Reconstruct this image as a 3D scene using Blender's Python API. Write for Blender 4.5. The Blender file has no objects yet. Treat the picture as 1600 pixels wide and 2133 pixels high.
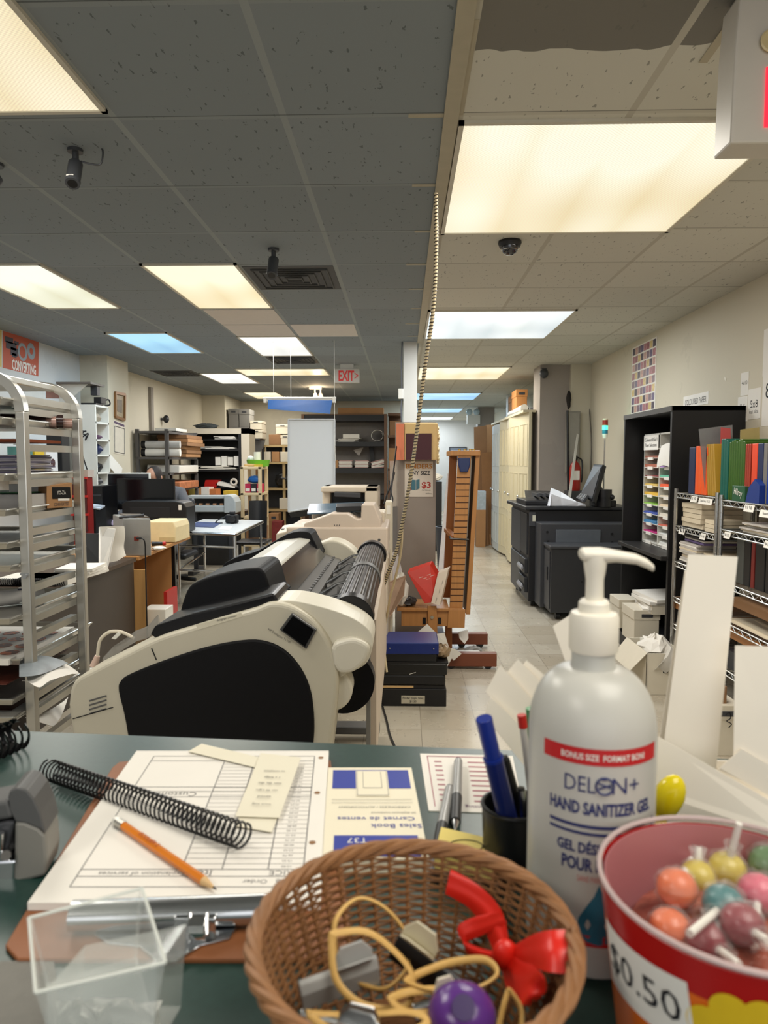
import bpy, bmesh, math, random
from mathutils import Vector, Matrix
random.seed(7)
S = bpy.context.scene
COL = S.collection
PI = math.pi
V = Vector
# camera
F = 1480.0
CAMZ = 1.45
PITCH = math.radians(4.1)
YAW = math.radians(1.55)
cam = bpy.data.cameras.new('camera')
cam.sensor_fit = 'VERTICAL'
cam.sensor_height = 36.0
cam.lens = F / 2133 * 36.0
cam.clip_start = 0.02
cam.clip_end = 60
cam.dof.use_dof = True
cam.dof.focus_distance = 3.6
cam.dof.aperture_fstop = 10.0
cam_o = bpy.data.objects.new('camera', cam)
COL.objects.link(cam_o)
cam_o.location = (0, 0, CAMZ)
cam_o.rotation_euler = (PI / 2 - PITCH, 0, YAW)
S.camera = cam_o
# world, added fill light from behind the camera, exposure
w = bpy.data.worlds.new('world')
S.world = w
w.use_nodes = True
w.node_tree.nodes['Background'].inputs[0].default_value = (0.85, 0.92, 1.0, 1)
w.node_tree.nodes['Background'].inputs[1].default_value = 0.45
S.view_settings.view_transform = 'Standard'
S.view_settings.look = 'None'
S.view_settings.gamma = 1
S.view_settings.use_curve_mapping = False
S.view_settings.exposure = 0.0
S.cycles.use_denoising = True
S.cycles.max_bounces = 8
S.cycles.diffuse_bounces = 4
S.cycles.glossy_bounces = 3
S.cycles.transmission_bounces = 6
S.cycles.transparent_max_bounces = 10
S.cycles.caustics_reflective = False
S.cycles.caustics_refractive = False
S.cycles.sample_clamp_indirect = 4
LAMP = 24.0        # watts of one 0.6 x 1.2 m ceiling fixture
def area(name, loc, rot, sx, sy, energy, color, spread=PI):
 l = bpy.data.lights.new(name, 'AREA')
 l.shape = 'RECTANGLE'
 l.size, l.size_y, l.energy, l.color, l.spread = sx, sy, energy, color, spread
 o = bpy.data.objects.new(name, l)
 COL.objects.link(o)
 o.location, o.rotation_euler = loc, rot
 return o
area('added_front_fill', (0.2, -3.2, 1.7), (PI / 2, 0, 0), 5.5, 2.0, 42, (1.0, 0.99, 0.97))  # added soft frontal fill, standing in for an unseen shop front
# helpers
_cf = V((-math.sin(YAW) * math.cos(PITCH), math.cos(YAW) * math.cos(PITCH), -math.sin(PITCH)))
_cr = V((math.cos(YAW), math.sin(YAW), 0))
_cu = _cr.cross(_cf)
def ray(px, py):
 return _cf + _cr * ((px - 800) / F) - _cu * ((py - 1066.5) / F)
def W(px, py, y):            # the point at distance y down the room seen at px, py
 d = ray(px, py)
 return V((0, 0, CAMZ)) + d * (y / d.y)
def Z(px, py, z):            # the point at height z
 d = ray(px, py)
 return V((0, 0, CAMZ)) + d * ((z - CAMZ) / d.z)
def X(px, py, x):            # the point on the plane x = const
 d = ray(px, py)
 return V((0, 0, CAMZ)) + d * (x / d.x)
def lin(c):
 return tuple(((v / 255) / 12.92 if v / 255 <= 0.04045 else ((v / 255 + 0.055) / 1.055) ** 2.4) for v in c)
_M = {}
def mk(name, rgb, rough=0.5, metal=0.0, var=0.10, scale=18.0, bump=0.0, trans=0.0, emit=0.0, alpha=1.0, ior=1.45, coat=0.0, spec=0.5, stretch=(1, 1, 1)):
 if name in _M:
  return _M[name]
 m = bpy.data.materials.new(name)
 m.use_nodes = True
 nt = m.node_tree
 b = nt.nodes['Principled BSDF']
 c = lin(rgb)
 b.inputs['Roughness'].default_value = rough
 b.inputs['Metallic'].default_value = metal
 b.inputs['Transmission Weight'].default_value = trans
 b.inputs['IOR'].default_value = ior
 b.inputs['Alpha'].default_value = alpha
 b.inputs['Coat Weight'].default_value = coat
 b.inputs['Specular IOR Level'].default_value = spec
 tc = nt.nodes.new('ShaderNodeTexCoord')
 mp = nt.nodes.new('ShaderNodeMapping')
 mp.inputs['Scale'].default_value = stretch
 nt.links.new(tc.outputs['Object'], mp.inputs[0])
 n = nt.nodes.new('ShaderNodeTexNoise')
 n.inputs['Scale'].default_value = scale
 n.inputs['Detail'].default_value = 4
 nt.links.new(mp.outputs[0], n.inputs['Vector'])
 mx = nt.nodes.new('ShaderNodeMix')
 mx.data_type = 'RGBA'
 mx.inputs[6].default_value = (*[v * (1 - var) for v in c], 1)
 mx.inputs[7].default_value = (*[min(1, v * (1 + var)) for v in c], 1)
 nt.links.new(n.outputs['Fac'], mx.inputs[0])
 nt.links.new(mx.outputs[2], b.inputs['Base Color'])
 if emit:
  b.inputs['Emission Strength'].default_value = emit
  nt.links.new(mx.outputs[2], b.inputs['Emission Color'])
 if bump:
  bp = nt.nodes.new('ShaderNodeBump')
  bp.inputs['Strength'].default_value = bump
  bp.inputs['Distance'].default_value = 0.01
  nt.links.new(n.outputs['Fac'], bp.inputs['Height'])
  nt.links.new(bp.outputs[0], b.inputs['Normal'])
 _M[name] = m
 return m
class Nodes:
 """a small node-building shorthand for the setting's own materials"""
 def __init__(s, name):
  s.m = bpy.data.materials.new(name)
  s.m.use_nodes = True
  s.t = s.m.node_tree
  s.b = s.t.nodes['Principled BSDF']
  s.tc = s.t.nodes.new('ShaderNodeTexCoord')
  s.sep = s.t.nodes.new('ShaderNodeSeparateXYZ')
  s.t.links.new(s.tc.outputs['Object'], s.sep.inputs[0])
  s.x, s.y, s.z = s.sep.outputs
 def put(s, sock, v):
  if isinstance(v, bpy.types.NodeSocket):
   s.t.links.new(v, sock)
  else:
   sock.default_value = v
 def mth(s, op, a, b=0.0):
  n = s.t.nodes.new('ShaderNodeMath')
  n.operation = op
  s.put(n.inputs[0], a)
  s.put(n.inputs[1], b)
  return n.outputs[0]
 def band(s, coord, off, period, width):     # 1 inside a line of this width repeated every period
  f = s.mth('FRACT', s.mth('DIVIDE', s.mth('ADD', coord, -off + width / 2), period))
  return s.mth('LESS_THAN', f, width / period)
 def mix(s, f, a, b):
  n = s.t.nodes.new('ShaderNodeMix')
  n.data_type = 'RGBA'
  s.put(n.inputs[0], f)
  for k, v in ((6, a), (7, b)):
   s.put(n.inputs[k], (*v, 1) if isinstance(v, tuple) else v)
  return n.outputs[2]
 def noise(s, scale, detail=3, stretch=(1, 1, 1), rough=0.5):
  mp = s.t.nodes.new('ShaderNodeMapping')
  mp.inputs['Scale'].default_value = stretch
  s.t.links.new(s.tc.outputs['Object'], mp.inputs[0])
  n = s.t.nodes.new('ShaderNodeTexNoise')
  n.inputs['Scale'].default_value = scale
  n.inputs['Detail'].default_value = detail
  n.inputs['Roughness'].default_value = rough
  s.t.links.new(mp.outputs[0], n.inputs['Vector'])
  return n.outputs['Fac']
 def white(s, v):
  n = s.t.nodes.new('ShaderNodeTexWhiteNoise')
  n.noise_dimensions = '2D'
  c = s.t.nodes.new('ShaderNodeCombineXYZ')
  s.put(c.inputs[0], v[0])
  s.put(c.inputs[1], v[1])
  s.t.links.new(c.outputs[0], n.inputs['Vector'])
  return n.outputs['Value'], n.outputs['Color']
 def done(s, color, rough=0.6, bump=None, bd=0.004, **kw):
  s.put(s.b.inputs['Base Color'], color if not isinstance(color, tuple) else (*color, 1))
  s.put(s.b.inputs['Roughness'], rough)
  for k, v in kw.items():
   s.put(s.b.inputs[k], v)
  if bump is not None:
   bp = s.t.nodes.new('ShaderNodeBump')
   bp.inputs['Strength'].default_value = 0.5
   bp.inputs['Distance'].default_value = bd
   s.t.links.new(bump, bp.inputs['Height'])
   s.t.links.new(bp.outputs[0], s.b.inputs['Normal'])
  return s.m
OFF = {}      # thing -> world offset its parts are built in
def thing(name, label, cat, loc=(0, 0, 0), group=None, rz=None):
 o = bpy.data.objects.new(name, None)
 COL.objects.link(o)
 o.empty_display_size = 0.05
 o.location = loc
 o['label'] = label
 o['category'] = cat
 if group:
  o['group'] = group
 if rz is None:
  OFF[o.name] = V(loc)
 else:
  o.rotation_euler = (0, 0, rz)
  OFF[o.name] = V((0, 0, 0))
 return o
def tag(o, label, cat, group=None, kind=None):
 o['label'] = label
 o['category'] = cat
 if group:
  o['group'] = group
 if kind:
  o['kind'] = kind
 return o
def rot(rx=0, ry=0, rz=0):
 return Matrix.Rotation(rz, 3, 'Z') @ Matrix.Rotation(ry, 3, 'Y') @ Matrix.Rotation(rx, 3, 'X')
_tx = {}
def text_geo(s, bold=0.0):
 key = s, bold
 if key not in _tx:
  cu = bpy.data.curves.new('t', 'FONT')
  cu.body = s
  cu.resolution_u = 2
  cu.offset = bold
  cu.align_x = 'CENTER'
  cu.align_y = 'CENTER'
  o = bpy.data.objects.new('t', cu)
  COL.objects.link(o)
  bpy.context.view_layer.update()
  me = o.to_mesh()
  vs = [v.co.copy() for v in me.vertices]
  fs = [tuple(p.vertices) for p in me.polygons]
  o.to_mesh_clear()
  bpy.data.objects.remove(o)
  bpy.data.curves.remove(cu)
  xs = [v.x for v in vs]
  ys = [v.y for v in vs]
  cx, wd = (min(xs) + max(xs)) / 2, max(xs) - min(xs)
  cy, ht = (min(ys) + max(ys)) / 2, max(ys) - min(ys)
  _tx[key] = ([((v.x - cx), (v.y - cy)) for v in vs], fs, wd, ht)
 return _tx[key]
class B:
 """collects shapes and links them as one mesh object"""
 def __init__(s):
  s.v, s.f, s.mi, s.mats, s.cur = [], [], [], [], 0
 def use(s, m):
  if m not in s.mats:
   s.mats.append(m)
  s.cur = s.mats.index(m)
  return s
 def add(s, vs, fs):
  n = len(s.v)
  s.v += [V(p) for p in vs]
  s.f += [tuple(i + n for i in f) for f in fs]
  s.mi += [s.cur] * len(fs)
  return s
 def box(s, c, d, r=None, taper=1.0):
  h = [x / 2 for x in d]
  vs = []
  for z in (-1, 1):
   t = taper if z > 0 else 1
   for x, y in ((-1, -1), (1, -1), (1, 1), (-1, 1)):
    p = V((x * h[0] * t, y * h[1] * t, z * h[2]))
    if r is not None:
     p = r @ p
    vs.append(p + V(c))
  return s.add(vs, [(3, 2, 1, 0), (4, 5, 6, 7), (0, 1, 5, 4), (1, 2, 6, 5), (2, 3, 7, 6), (3, 0, 4, 7)])
 def mm(s, a, b):
  return s.box([(a[i] + b[i]) / 2 for i in range(3)], [abs(b[i] - a[i]) for i in range(3)])
 def quad(s, *p):
  return s.add(p, [tuple(range(len(p)))])
 def slab(s, pts, d):                 # a flat outline given thickness d (a vector)
  n = len(pts)
  d = V(d)
  vs = [V(p) for p in pts] + [V(p) + d for p in pts]
  fs = [tuple(range(n - 1, -1, -1)), tuple(range(n, 2 * n))] + [(i, (i + 1) % n, n + (i + 1) % n, n + i) for i in range(n)]
  return s.add(vs, fs)
 def loft(s, rings, cap=True, closed=True):
  n = len(rings[0])
  vs = [p for r in rings for p in r]
  fs = []
  for k in range(len(rings) - 1):
   for i in range(n if closed else n - 1):
    j = (i + 1) % n
    fs.append((k * n + i, k * n + j, (k + 1) * n + j, (k + 1) * n + i))
  if cap:
   fs.append(tuple(range(n - 1, -1, -1)))
   fs.append(tuple((len(rings) - 1) * n + i for i in range(n)))
  return s.add(vs, fs)
 def cyl(s, a, b, r, r2=None, n=16, cap=True):
  a, b = V(a), V(b)
  r2 = r if r2 is None else r2
  d = (b - a).normalized()
  u = d.orthogonal().normalized()
  q = d.cross(u)
  R = [[c + (u * math.cos(t) + q * math.sin(t)) * rr for t in [2 * PI * i / n for i in range(n)]] for c, rr in ((a, r), (b, r2))]
  return s.loft(R, cap)
 def tube(s, pts, r, n=8, closed=False, flat=None):
  pts = [V(p) for p in pts]
  m = len(pts)
  rings, u = [], None
  for i in range(m):
   if closed:
    d = pts[(i + 1) % m] - pts[i - 1]
   else:
    d = pts[min(i + 1, m - 1)] - pts[max(i - 1, 0)]
   d.normalize()
   u = d.orthogonal().normalized() if u is None else (u - d * u.dot(d)).normalized()
   q = d.cross(u)
   ra, rb = (r, r) if flat is None else flat
   rings.append([pts[i] + u * ra * math.cos(t) + q * rb * math.sin(t) for t in [2 * PI * k / n for k in range(n)]])
  if closed:
   rings.append(rings[0])
  return s.loft(rings, not closed)
 def lathe(s, prof, c=(0, 0, 0), n=32, r=None, sx=1, sy=1):
  rings = []
  for rr, z in prof:
   ring = []
   for i in range(n):
    t = 2 * PI * i / n
    p = V((rr * sx * math.cos(t), rr * sy * math.sin(t), z))
    ring.append((r @ p if r is not None else p) + V(c))
   rings.append(ring)
  return s.loft(rings, True)
 def ball(s, c, r, n=14, sc=(1, 1, 1), rt=None):
  k = n // 2
  prof = [(max(1e-4, r * math.sin(PI * i / k)), -r * math.cos(PI * i / k)) for i in range(k + 1)]
  rings = []
  for rr, z in prof:
   ring = []
   for i in range(n):
    t = 2 * PI * i / n
    p = V((rr * math.cos(t) * sc[0], rr * math.sin(t) * sc[1], z * sc[2]))
    ring.append((rt @ p if rt is not None else p) + V(c))
   rings.append(ring)
  return s.loft(rings, True)
 def grid(s, fn, nu, nv, thick=0.0):      # surface fn(u, v), given thickness along its normal
  P = [[V(fn(i / nu, j / nv)) for j in range(nv + 1)] for i in range(nu + 1)]
  vs, fs = [], []
  for i in range(nu + 1):
   for j in range(nv + 1):
    vs.append(P[i][j])
  k = nv + 1
  fs = [(i * k + j, (i + 1) * k + j, (i + 1) * k + j + 1, i * k + j + 1) for i in range(nu) for j in range(nv)]
  if thick:
   N = len(vs)
   nr = [V((0, 0, 0)) for _ in vs]
   for f in fs:
    e = (vs[f[1]] - vs[f[0]]).cross(vs[f[3]] - vs[f[0]])
    for q in f:
     nr[q] += e
   vs = vs + [vs[q] - nr[q].normalized() * thick for q in range(N)]
   fs = fs + [tuple(N + q for q in reversed(f)) for f in fs]
   edge = [i * k for i in range(nu + 1)] + [nu * k + j for j in range(1, nv + 1)] + [i * k + nv for i in range(nu - 1, -1, -1)] + [j for j in range(nv - 1, 0, -1)]
   for q in range(len(edge)):
    a, b = edge[q], edge[(q + 1) % len(edge)]
    fs.append((b, a, N + a, N + b))
  return s.add(vs, fs)
 def text(s, t, c, u, v, h=None, wd=None, fn=None, bold=0.0):      # lettering centred at c, u to the right, v up; h: height, wd: width
  P, fs, w0, h0 = text_geo(t, bold)
  ky = (h / h0) if h else (wd / w0)
  kx = (wd / w0) if wd else ky
  if fn:
   vs = [fn(x * kx, y * ky) for x, y in P]
  else:
   u, v = V(u).normalized(), V(v).normalized()
   vs = [V(c) + u * (x * kx) + v * (y * ky) for x, y in P]
  return s.add(vs, fs)
 def mv(s, m, o=(0, 0, 0), start=0):
  for i in range(start, len(s.v)):
   s.v[i] = m @ s.v[i] + V(o)
  return s
 def ob(s, name, m=None, parent=None, bevel=0.0, smooth=None, seg=2, sub=0, label=None, free=False):
  me = bpy.data.meshes.new(name)
  o = bpy.data.objects.new(name, me)
  COL.objects.link(o)
  if parent is not None:
   root = parent
   while root.parent is not None:
    root = root.parent
   off = OFF.get(root.name, V((0, 0, 0)))
   o.parent = parent
  elif free:
   off = V((0, 0, 0))
  else:
   xs, ys, zs = zip(*s.v)
   off = V(((min(xs) + max(xs)) / 2, (min(ys) + max(ys)) / 2, min(zs)))
   o.location = off
   OFF[o.name] = off
  me.from_pydata([p - off for p in s.v], [], s.f)
  if m is not None and not s.mats:
   me.materials.append(m)
  for q in s.mats:
   me.materials.append(q)
  if s.mats:
   me.polygons.foreach_set('material_index', s.mi)
  bm = bmesh.new()
  bm.from_mesh(me)
  bmesh.ops.recalc_face_normals(bm, faces=bm.faces)
  bm.to_mesh(me)
  bm.free()
  if smooth:
   me.polygons.foreach_set('use_smooth', [True] * len(me.polygons))
   me.set_sharp_from_angle(angle=math.radians(smooth if smooth is not True else 40))
  me.update()
  if bevel:
   bv = o.modifiers.new('bevel', 'BEVEL')
   bv.width, bv.segments, bv.limit_method, bv.angle_limit = bevel, seg, 'ANGLE', math.radians(35)
   bv.harden_normals = False
  if sub:
   sb = o.modifiers.new('sub', 'SUBSURF')
   sb.levels = sb.render_levels = sub
  if label:
   o['label'] = label
  return o
def copy_tree(o, loc=None, rz=None, parent=None):
 c = o.copy()
 COL.objects.link(c)
 if parent is not None:
  c.parent = parent
 if loc is not None:
  c.location = loc
 if rz is not None:
  c.rotation_euler = (0, 0, rz)
 for ch in list(o.children):
  copy_tree(ch, parent=c)
 return c
def struct(o):
 o['kind'] = 'structure'
 return o
def arc(c, r, a0, a1, n, u=(1, 0, 0), v=(0, 0, 1)):
 u, v = V(u), V(v)
 return [V(c) + u * (r * math.cos(a0 + (a1 - a0) * i / n)) + v * (r * math.sin(a0 + (a1 - a0) * i / n)) for i in range(n + 1)]
def spline(pts, n=8):
 pts = [V(p) for p in pts]
 out = []
 for i in range(len(pts) - 1):
  p0, p1, p2, p3 = pts[max(i - 1, 0)], pts[i], pts[i + 1], pts[min(i + 2, len(pts) - 1)]
  for k in range(n):
   t = k / n
   out.append(0.5 * ((2 * p1) + (p2 - p0) * t + (2 * p0 - 5 * p1 + 4 * p2 - p3) * t * t + (3 * p1 - p0 - 3 * p2 + p3) * t ** 3))
 out.append(pts[-1])
 return out
# common materials
white_paper = mk('white_paper', (232, 228, 220), 0.8, var=0.03)
cream_paper = mk('cream_paper', (222, 210, 184), 0.8, var=0.05)
black_plastic = mk('black_plastic', (26, 26, 28), 0.45, var=0.12)
black_satin = mk('black_satin', (18, 18, 20), 0.3, var=0.1)
dark_grey = mk('dark_grey_plastic', (58, 59, 63), 0.45)
mid_grey = mk('mid_grey_plastic', (120, 120, 120), 0.45)
cream_plastic = mk('cream_plastic', (214, 205, 186), 0.4, var=0.04)
white_plastic = mk('white_plastic', (226, 224, 216), 0.35, var=0.03)
aluminium = mk('aluminium', (205, 203, 196), 0.32, 0.9, var=0.12, scale=9)
steel = mk('steel', (196, 198, 200), 0.2, 1.0, var=0.06)
chrome = mk('chrome', (215, 216, 218), 0.12, 1.0, var=0.04)
grey_metal = mk('grey_painted_metal', (92, 90, 90), 0.45, 0.2)
cardboard = mk('cardboard', (168, 126, 86), 0.85, var=0.12, scale=8)
brown_card = mk('brown_card', (140, 104, 72), 0.85, var=0.12, scale=8)
ink = mk('black_ink', (24, 24, 30), 0.7)
red_paint = mk('red_paint', (176, 30, 24), 0.4)
blue_plastic = mk('blue_plastic', (28, 62, 150), 0.4)
navy_plastic = mk('navy_plastic', (18, 34, 74), 0.4)
orange_plastic = mk('orange_plastic', (232, 92, 24), 0.4)
wood = mk('pale_wood', (178, 132, 84), 0.5, var=0.22, scale=6, stretch=(1, 1, 0.12))
wood_h = mk('pale_wood_flat', (182, 130, 76), 0.5, var=0.2, scale=6, stretch=(1, 0.12, 1))
shelf_wood = mk('pine_shelf', (176, 152, 108), 0.6, var=0.15, scale=7, stretch=(0.2, 1, 1))
# the setting
CEIL = 2.62
XL, XR, XS = -3.60, 2.27, 0.155      # left wall, right wall, seam between the two ceilings
ROWY, ROW, COLX, COLW = 2.50, 0.61, -0.41, 0.58
def floor_mat():
 n = Nodes('vinyl_floor_tiles')
 ln = n.mth('MAXIMUM', n.band(n.x, 0.1, 0.305, 0.004), n.band(n.y, 0.1, 0.305, 0.004))
 tx = n.mth('FLOOR', n.mth('DIVIDE', n.mth('ADD', n.x, -0.1), 0.305))
 ty = n.mth('FLOOR', n.mth('DIVIDE', n.mth('ADD', n.y, -0.1), 0.305))
 wv, _ = n.white((tx, ty))
 base = n.mix(wv, lin((176, 166, 148)), lin((192, 184, 168)))
 stain = n.noise(1.3, 6, rough=0.65)
 base = n.mix(n.mth('MULTIPLY', n.mth('LESS_THAN', stain, 0.44), 0.14), base, lin((140, 128, 108)))
 spk = n.noise(38, 4, rough=0.7)
 base = n.mix(n.mth('MULTIPLY', n.mth('GREATER_THAN', spk, 0.655), 0.7), base, lin((84, 76, 66)))
 scr = n.noise(9, 5, (3.5, 0.5, 1), 0.7)
 base = n.mix(n.mth('MULTIPLY', n.mth('GREATER_THAN', scr, 0.66), 0.55), base, lin((104, 95, 82)))
 base = n.mix(n.mth('MULTIPLY', ln, 0.6), base, lin((112, 102, 88)))
 return n.done(base, n.mth('ADD', n.mth('MULTIPLY', stain, 0.3), 0.12))
def ceil_mat(name, c, line, offx, right=False):
 n = Nodes(name)
 gx = n.band(n.x, offx, COLW if not right else 0.575, 0.024)
 gy = n.band(n.y, ROWY, ROW, 0.022)
 gyd = n.band(n.y, ROWY - 0.012, ROW, 0.006)
 tx = n.mth('FLOOR', n.mth('DIVIDE', n.mth('ADD', n.x, -offx), COLW))
 ty = n.mth('FLOOR', n.mth('DIVIDE', n.mth('ADD', n.y, -ROWY), ROW))
 wv, _ = n.white((tx, ty))
 base = n.mix(wv, tuple(v * 0.92 for v in c), tuple(v * 1.06 for v in c))
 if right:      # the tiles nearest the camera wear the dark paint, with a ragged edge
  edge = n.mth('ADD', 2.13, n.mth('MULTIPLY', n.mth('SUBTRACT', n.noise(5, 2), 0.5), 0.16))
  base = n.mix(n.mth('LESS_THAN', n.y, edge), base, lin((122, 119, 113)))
 fis = n.noise(60, 3, (1.0, 0.35, 1))
 pit = n.noise(30, 2)
 hole = n.mth('MULTIPLY', n.mth('GREATER_THAN', fis, 0.66), n.mth('GREATER_THAN', pit, 0.47))
 base = n.mix(n.mth('MULTIPLY', hole, 0.65), base, tuple(v * 0.25 for v in c))
 base = n.mix(n.mth('MAXIMUM', gx, n.mth('MULTIPLY', gy, 0.5)), base, line)
 base = n.mix(n.mth('MULTIPLY', gyd, 0.75), base, tuple(v * 0.25 for v in c))
 return n.done(base, 0.85, n.mth('MULTIPLY', hole, -1.0))
def wall_mat(name, c):
 n = Nodes(name)
 a = n.noise(0.9, 5, rough=0.6)
 b = n.mix(n.mth('MULTIPLY', n.mth('GREATER_THAN', a, 0.6), 0.12), c, tuple(v * 0.6 for v in c))
 return n.done(b, 0.75, n.noise(70, 3), bd=0.0012)
paint = wall_mat('cream_wall_paint', lin((206, 198, 178)))
paint_cool_lit = wall_mat('cool_lit_wall_paint', lin((204, 206, 206)))  # cool and blue light put into the cream wall colour; white column shares it
paint_grey = wall_mat('grey_column_paint', lin((160, 151, 143)))
def plane(name, m, *pts):
 return struct(B().quad(*pts).ob(name, m, free=True))
def slabwall(name, m, a, b):
 return struct(B().mm(a, b).ob(name, m, free=True))
slabwall('floor', floor_mat(), (-3.8, -4.0, -0.1), (2.47, 21.2, 0))
slabwall('ceiling_grey', ceil_mat('grey_ceiling_tiles', lin((134, 142, 147)), lin((150, 156, 158)), COLX), (-3.8, -4, CEIL), (XS, 14.2, CEIL + 0.1))
slabwall('ceiling_beige', ceil_mat('beige_ceiling_tiles', lin((206, 204, 194)), lin((188, 184, 172)), 0.19, True), (XS, -4, CEIL), (2.47, 21.2, CEIL + 0.1))
slabwall('wall_left', paint_cool_lit, (XL - 0.2, -4, 0), (XL, 8.6, CEIL))
slabwall('wall_left_far', paint, (XL - 0.2, 8.6, 0), (XL, 14.4, CEIL))
slabwall('wall_right', paint, (XR, -4, 0), (XR + 0.2, 21.2, CEIL))
slabwall('wall_back', paint, (XL - 0.2, 14.0, 0), (0.2, 14.2, CEIL))
slabwall('wall_aisle', paint_cool_lit, (0.05, 14.2, 0), (0.2, 20.7, CEIL))
slabwall('wall_far', paint_cool_lit, (0.05, 20.7, 0), (XR + 0.2, 20.9, CEIL))
slabwall('wall_pilaster', paint, (XL, 7.9, 0), (-3.29, 8.5, CEIL))
slabwall('wall_corner', paint, (XL, 12.7, 0), (-3.19, 14.0, CEIL))
slabwall('wall_recess', paint, (2.03, 8.75, 0), (XR, 8.85, CEIL))
# the pale trim that hides the step between the ceilings, and the stubs of pale cross bars beside it
b = B().mm((XS - 0.02, -1, CEIL - 0.012), (XS + 0.03, 7.1, CEIL))
for k in range(8):
 y = ROWY + ROW * k
 b.mm((XS - 0.14 + 0.02 * (k % 3), y - 0.011, CEIL - 0.004), (XS - 0.02, y + 0.011, CEIL))
struct(b.ob('trim_1', mk('beige_trim', (176, 168, 148), 0.6), free=True))
b = B().mm((XS + 0.02, 1.98, CEIL - 0.003), (XS + 0.045, 2.5, CEIL))
b.slab([(0.86, 1.98, CEIL), (0.885, 1.98, CEIL), (0.89, 2.2, CEIL), (0.865, 2.2, CEIL)], (0, 0, -0.004))
struct(b.ob('trim_2', mk('beige_trim', (176, 168, 148), 0.6), free=True))
# columns
slabwall('wall_column_grey', paint_grey, (1.67, 8.82, 0), (2.03, 9.26, CEIL))
slabwall('wall_column_far', paint_grey, (1.62, 15.6, 0), (1.98, 16.0, CEIL))
slabwall('wall_column_white', paint_cool_lit, (1.83, 12.6, 0), (1.99, 12.8, CEIL))
b = B().use(wall_mat('post_paint', lin((206, 204, 198)))).mm((0.0, 7.1, 1.4), (0.135, 7.3, CEIL))
struct(b.ob('wall_column_post', None, free=True))
slabwall('wall_column_display', paint_grey, (-0.065, 5.8, 0), (0.265, 6.15, 1.765))
# white replacement tiles, dark vents
def ctile(name, c, r, m, label, cat, n=1, grp=None, grille=False):
 x0 = COLX - COLW * (c + 1)
 y0 = ROWY + ROW * r
 t = thing(name, label, cat, (x0 + COLW / 2, y0 + ROW / 2, CEIL), grp)
 b = B().mm((x0 + 0.015, y0 + 0.015, CEIL - 0.004), (x0 + COLW - 0.015, y0 + ROW * n - 0.015, CEIL))
 b.ob('plate', m, t)
 if grille:
  b = B()
  for k in range(5):
   d = 0.05 + 0.045 * k
   b.tube([(x0 + COLW / 2 + sx * d, y0 + ROW / 2 + sy * d, CEIL - 0.008) for sx, sy in ((-1, -1), (1, -1), (1, 1), (-1, 1))], 0.008, 6, True)
  b.ob('louvre', m, t)
 return t
tile_w = mk('new_white_tile', (214, 206, 198), 0.85, var=0.04)
vent_d = mk('dark_vent', (74, 74, 74), 0.6)
ctile('ceiling_tile', 1, 5, tile_w, 'pale new ceiling tile just past the warm light beside the speaker panel', 'ceiling tile')
ctile('ceiling_tile', 1, 6, tile_w, 'pale new ceiling tile just before the bright white ceiling light', 'ceiling tile')
ctile('ceiling_tile', 0, 6, tile_w, 'lone pale new ceiling tile right of the bright white light', 'ceiling tile')
ctile('ceiling_vent', 0, 3, vent_d, 'dark square ceiling vent behind the small hanging camera', 'vent', grille=True)
ctile('ceiling_vent', 1, 9, vent_d, 'dark square ceiling vent beyond the bright white ceiling light', 'vent', grille=True)
ctile('ceiling_vent', 4, 11, vent_d, 'dark ceiling vent near the left wall past the pilaster', 'vent', grille=True)
# fluorescent fixtures
def lens_mat(name, mid, edge, k, horizontal=False, lattice=False, base=1.0):
 n = Nodes(name)
 a, c = (n.y, n.x) if horizontal else (n.x, n.y)
 # two tubes glow through the lens
 g = n.mth('ABSOLUTE', n.mth('SINE', n.mth('MULTIPLY', n.mth('ADD', a, 0.0), PI / 0.29)))
 g = n.mth('ADD', n.mth('MULTIPLY', g, 0.28), n.mth('SUBTRACT', n.mth('MULTIPLY', n.noise(0.9, 1), 2.4), 0.68))
 g = n.mth('MINIMUM', n.mth('MAXIMUM', g, 0.0), 1.0)
 col = n.mix(g, edge, mid)
 st = n.mth('MULTIPLY', n.mth('ADD', 0.88, n.mth('MULTIPLY', g, 0.20)), k)
 if lattice:
  d = n.mth('MULTIPLY', n.mth('SINE', n.mth('MULTIPLY', n.x, PI / 0.0075)), n.mth('SINE', n.mth('MULTIPLY', n.y, PI / 0.0075)))
  st = n.mth('MULTIPLY', st, n.mth('ADD', 0.95, n.mth('MULTIPLY', d, 0.14)))
 n.put(n.b.inputs['Emission Color'], col)
 n.put(n.b.inputs['Emission Strength'], st)
 return n.done((0.02, 0.02, 0.02), 0.35)
fr_m = mk('light_frame', (206, 200, 186), 0.5)
warm = lens_mat('warm_lens', (1.0, 0.94, 0.74), (0.95, 0.76, 0.42), 1.0, lattice=True)
warm2 = lens_mat('warm_lens_soft', (1.0, 0.93, 0.68), (0.93, 0.74, 0.40), 1.0)
green = lens_mat('greenish_lens', (0.97, 0.98, 0.80), (0.80, 0.76, 0.50), 0.97)
cool = lens_mat('cool_lens', (0.93, 0.98, 0.98), (0.72, 0.82, 0.84), 1.0, lattice=True)
white = lens_mat('white_lens', (1.0, 1.0, 0.97), (0.88, 0.90, 0.86), 1.0)
blue = lens_mat('blue_lens', (0.40, 0.74, 0.95), (0.26, 0.56, 0.84), 1.0)
sky = lens_mat('sky_lens', (0.45, 0.76, 1.0), (0.24, 0.52, 0.88), 1.0, True)
LC = {warm: (1, 0.95, 0.86), warm2: (1, 0.94, 0.83), green: (1, 0.99, 0.92), cool: (0.94, 0.98, 1), white: (1, 1, 1), blue: (0.72, 0.88, 1), sky: (0.7, 0.86, 1)}
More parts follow.
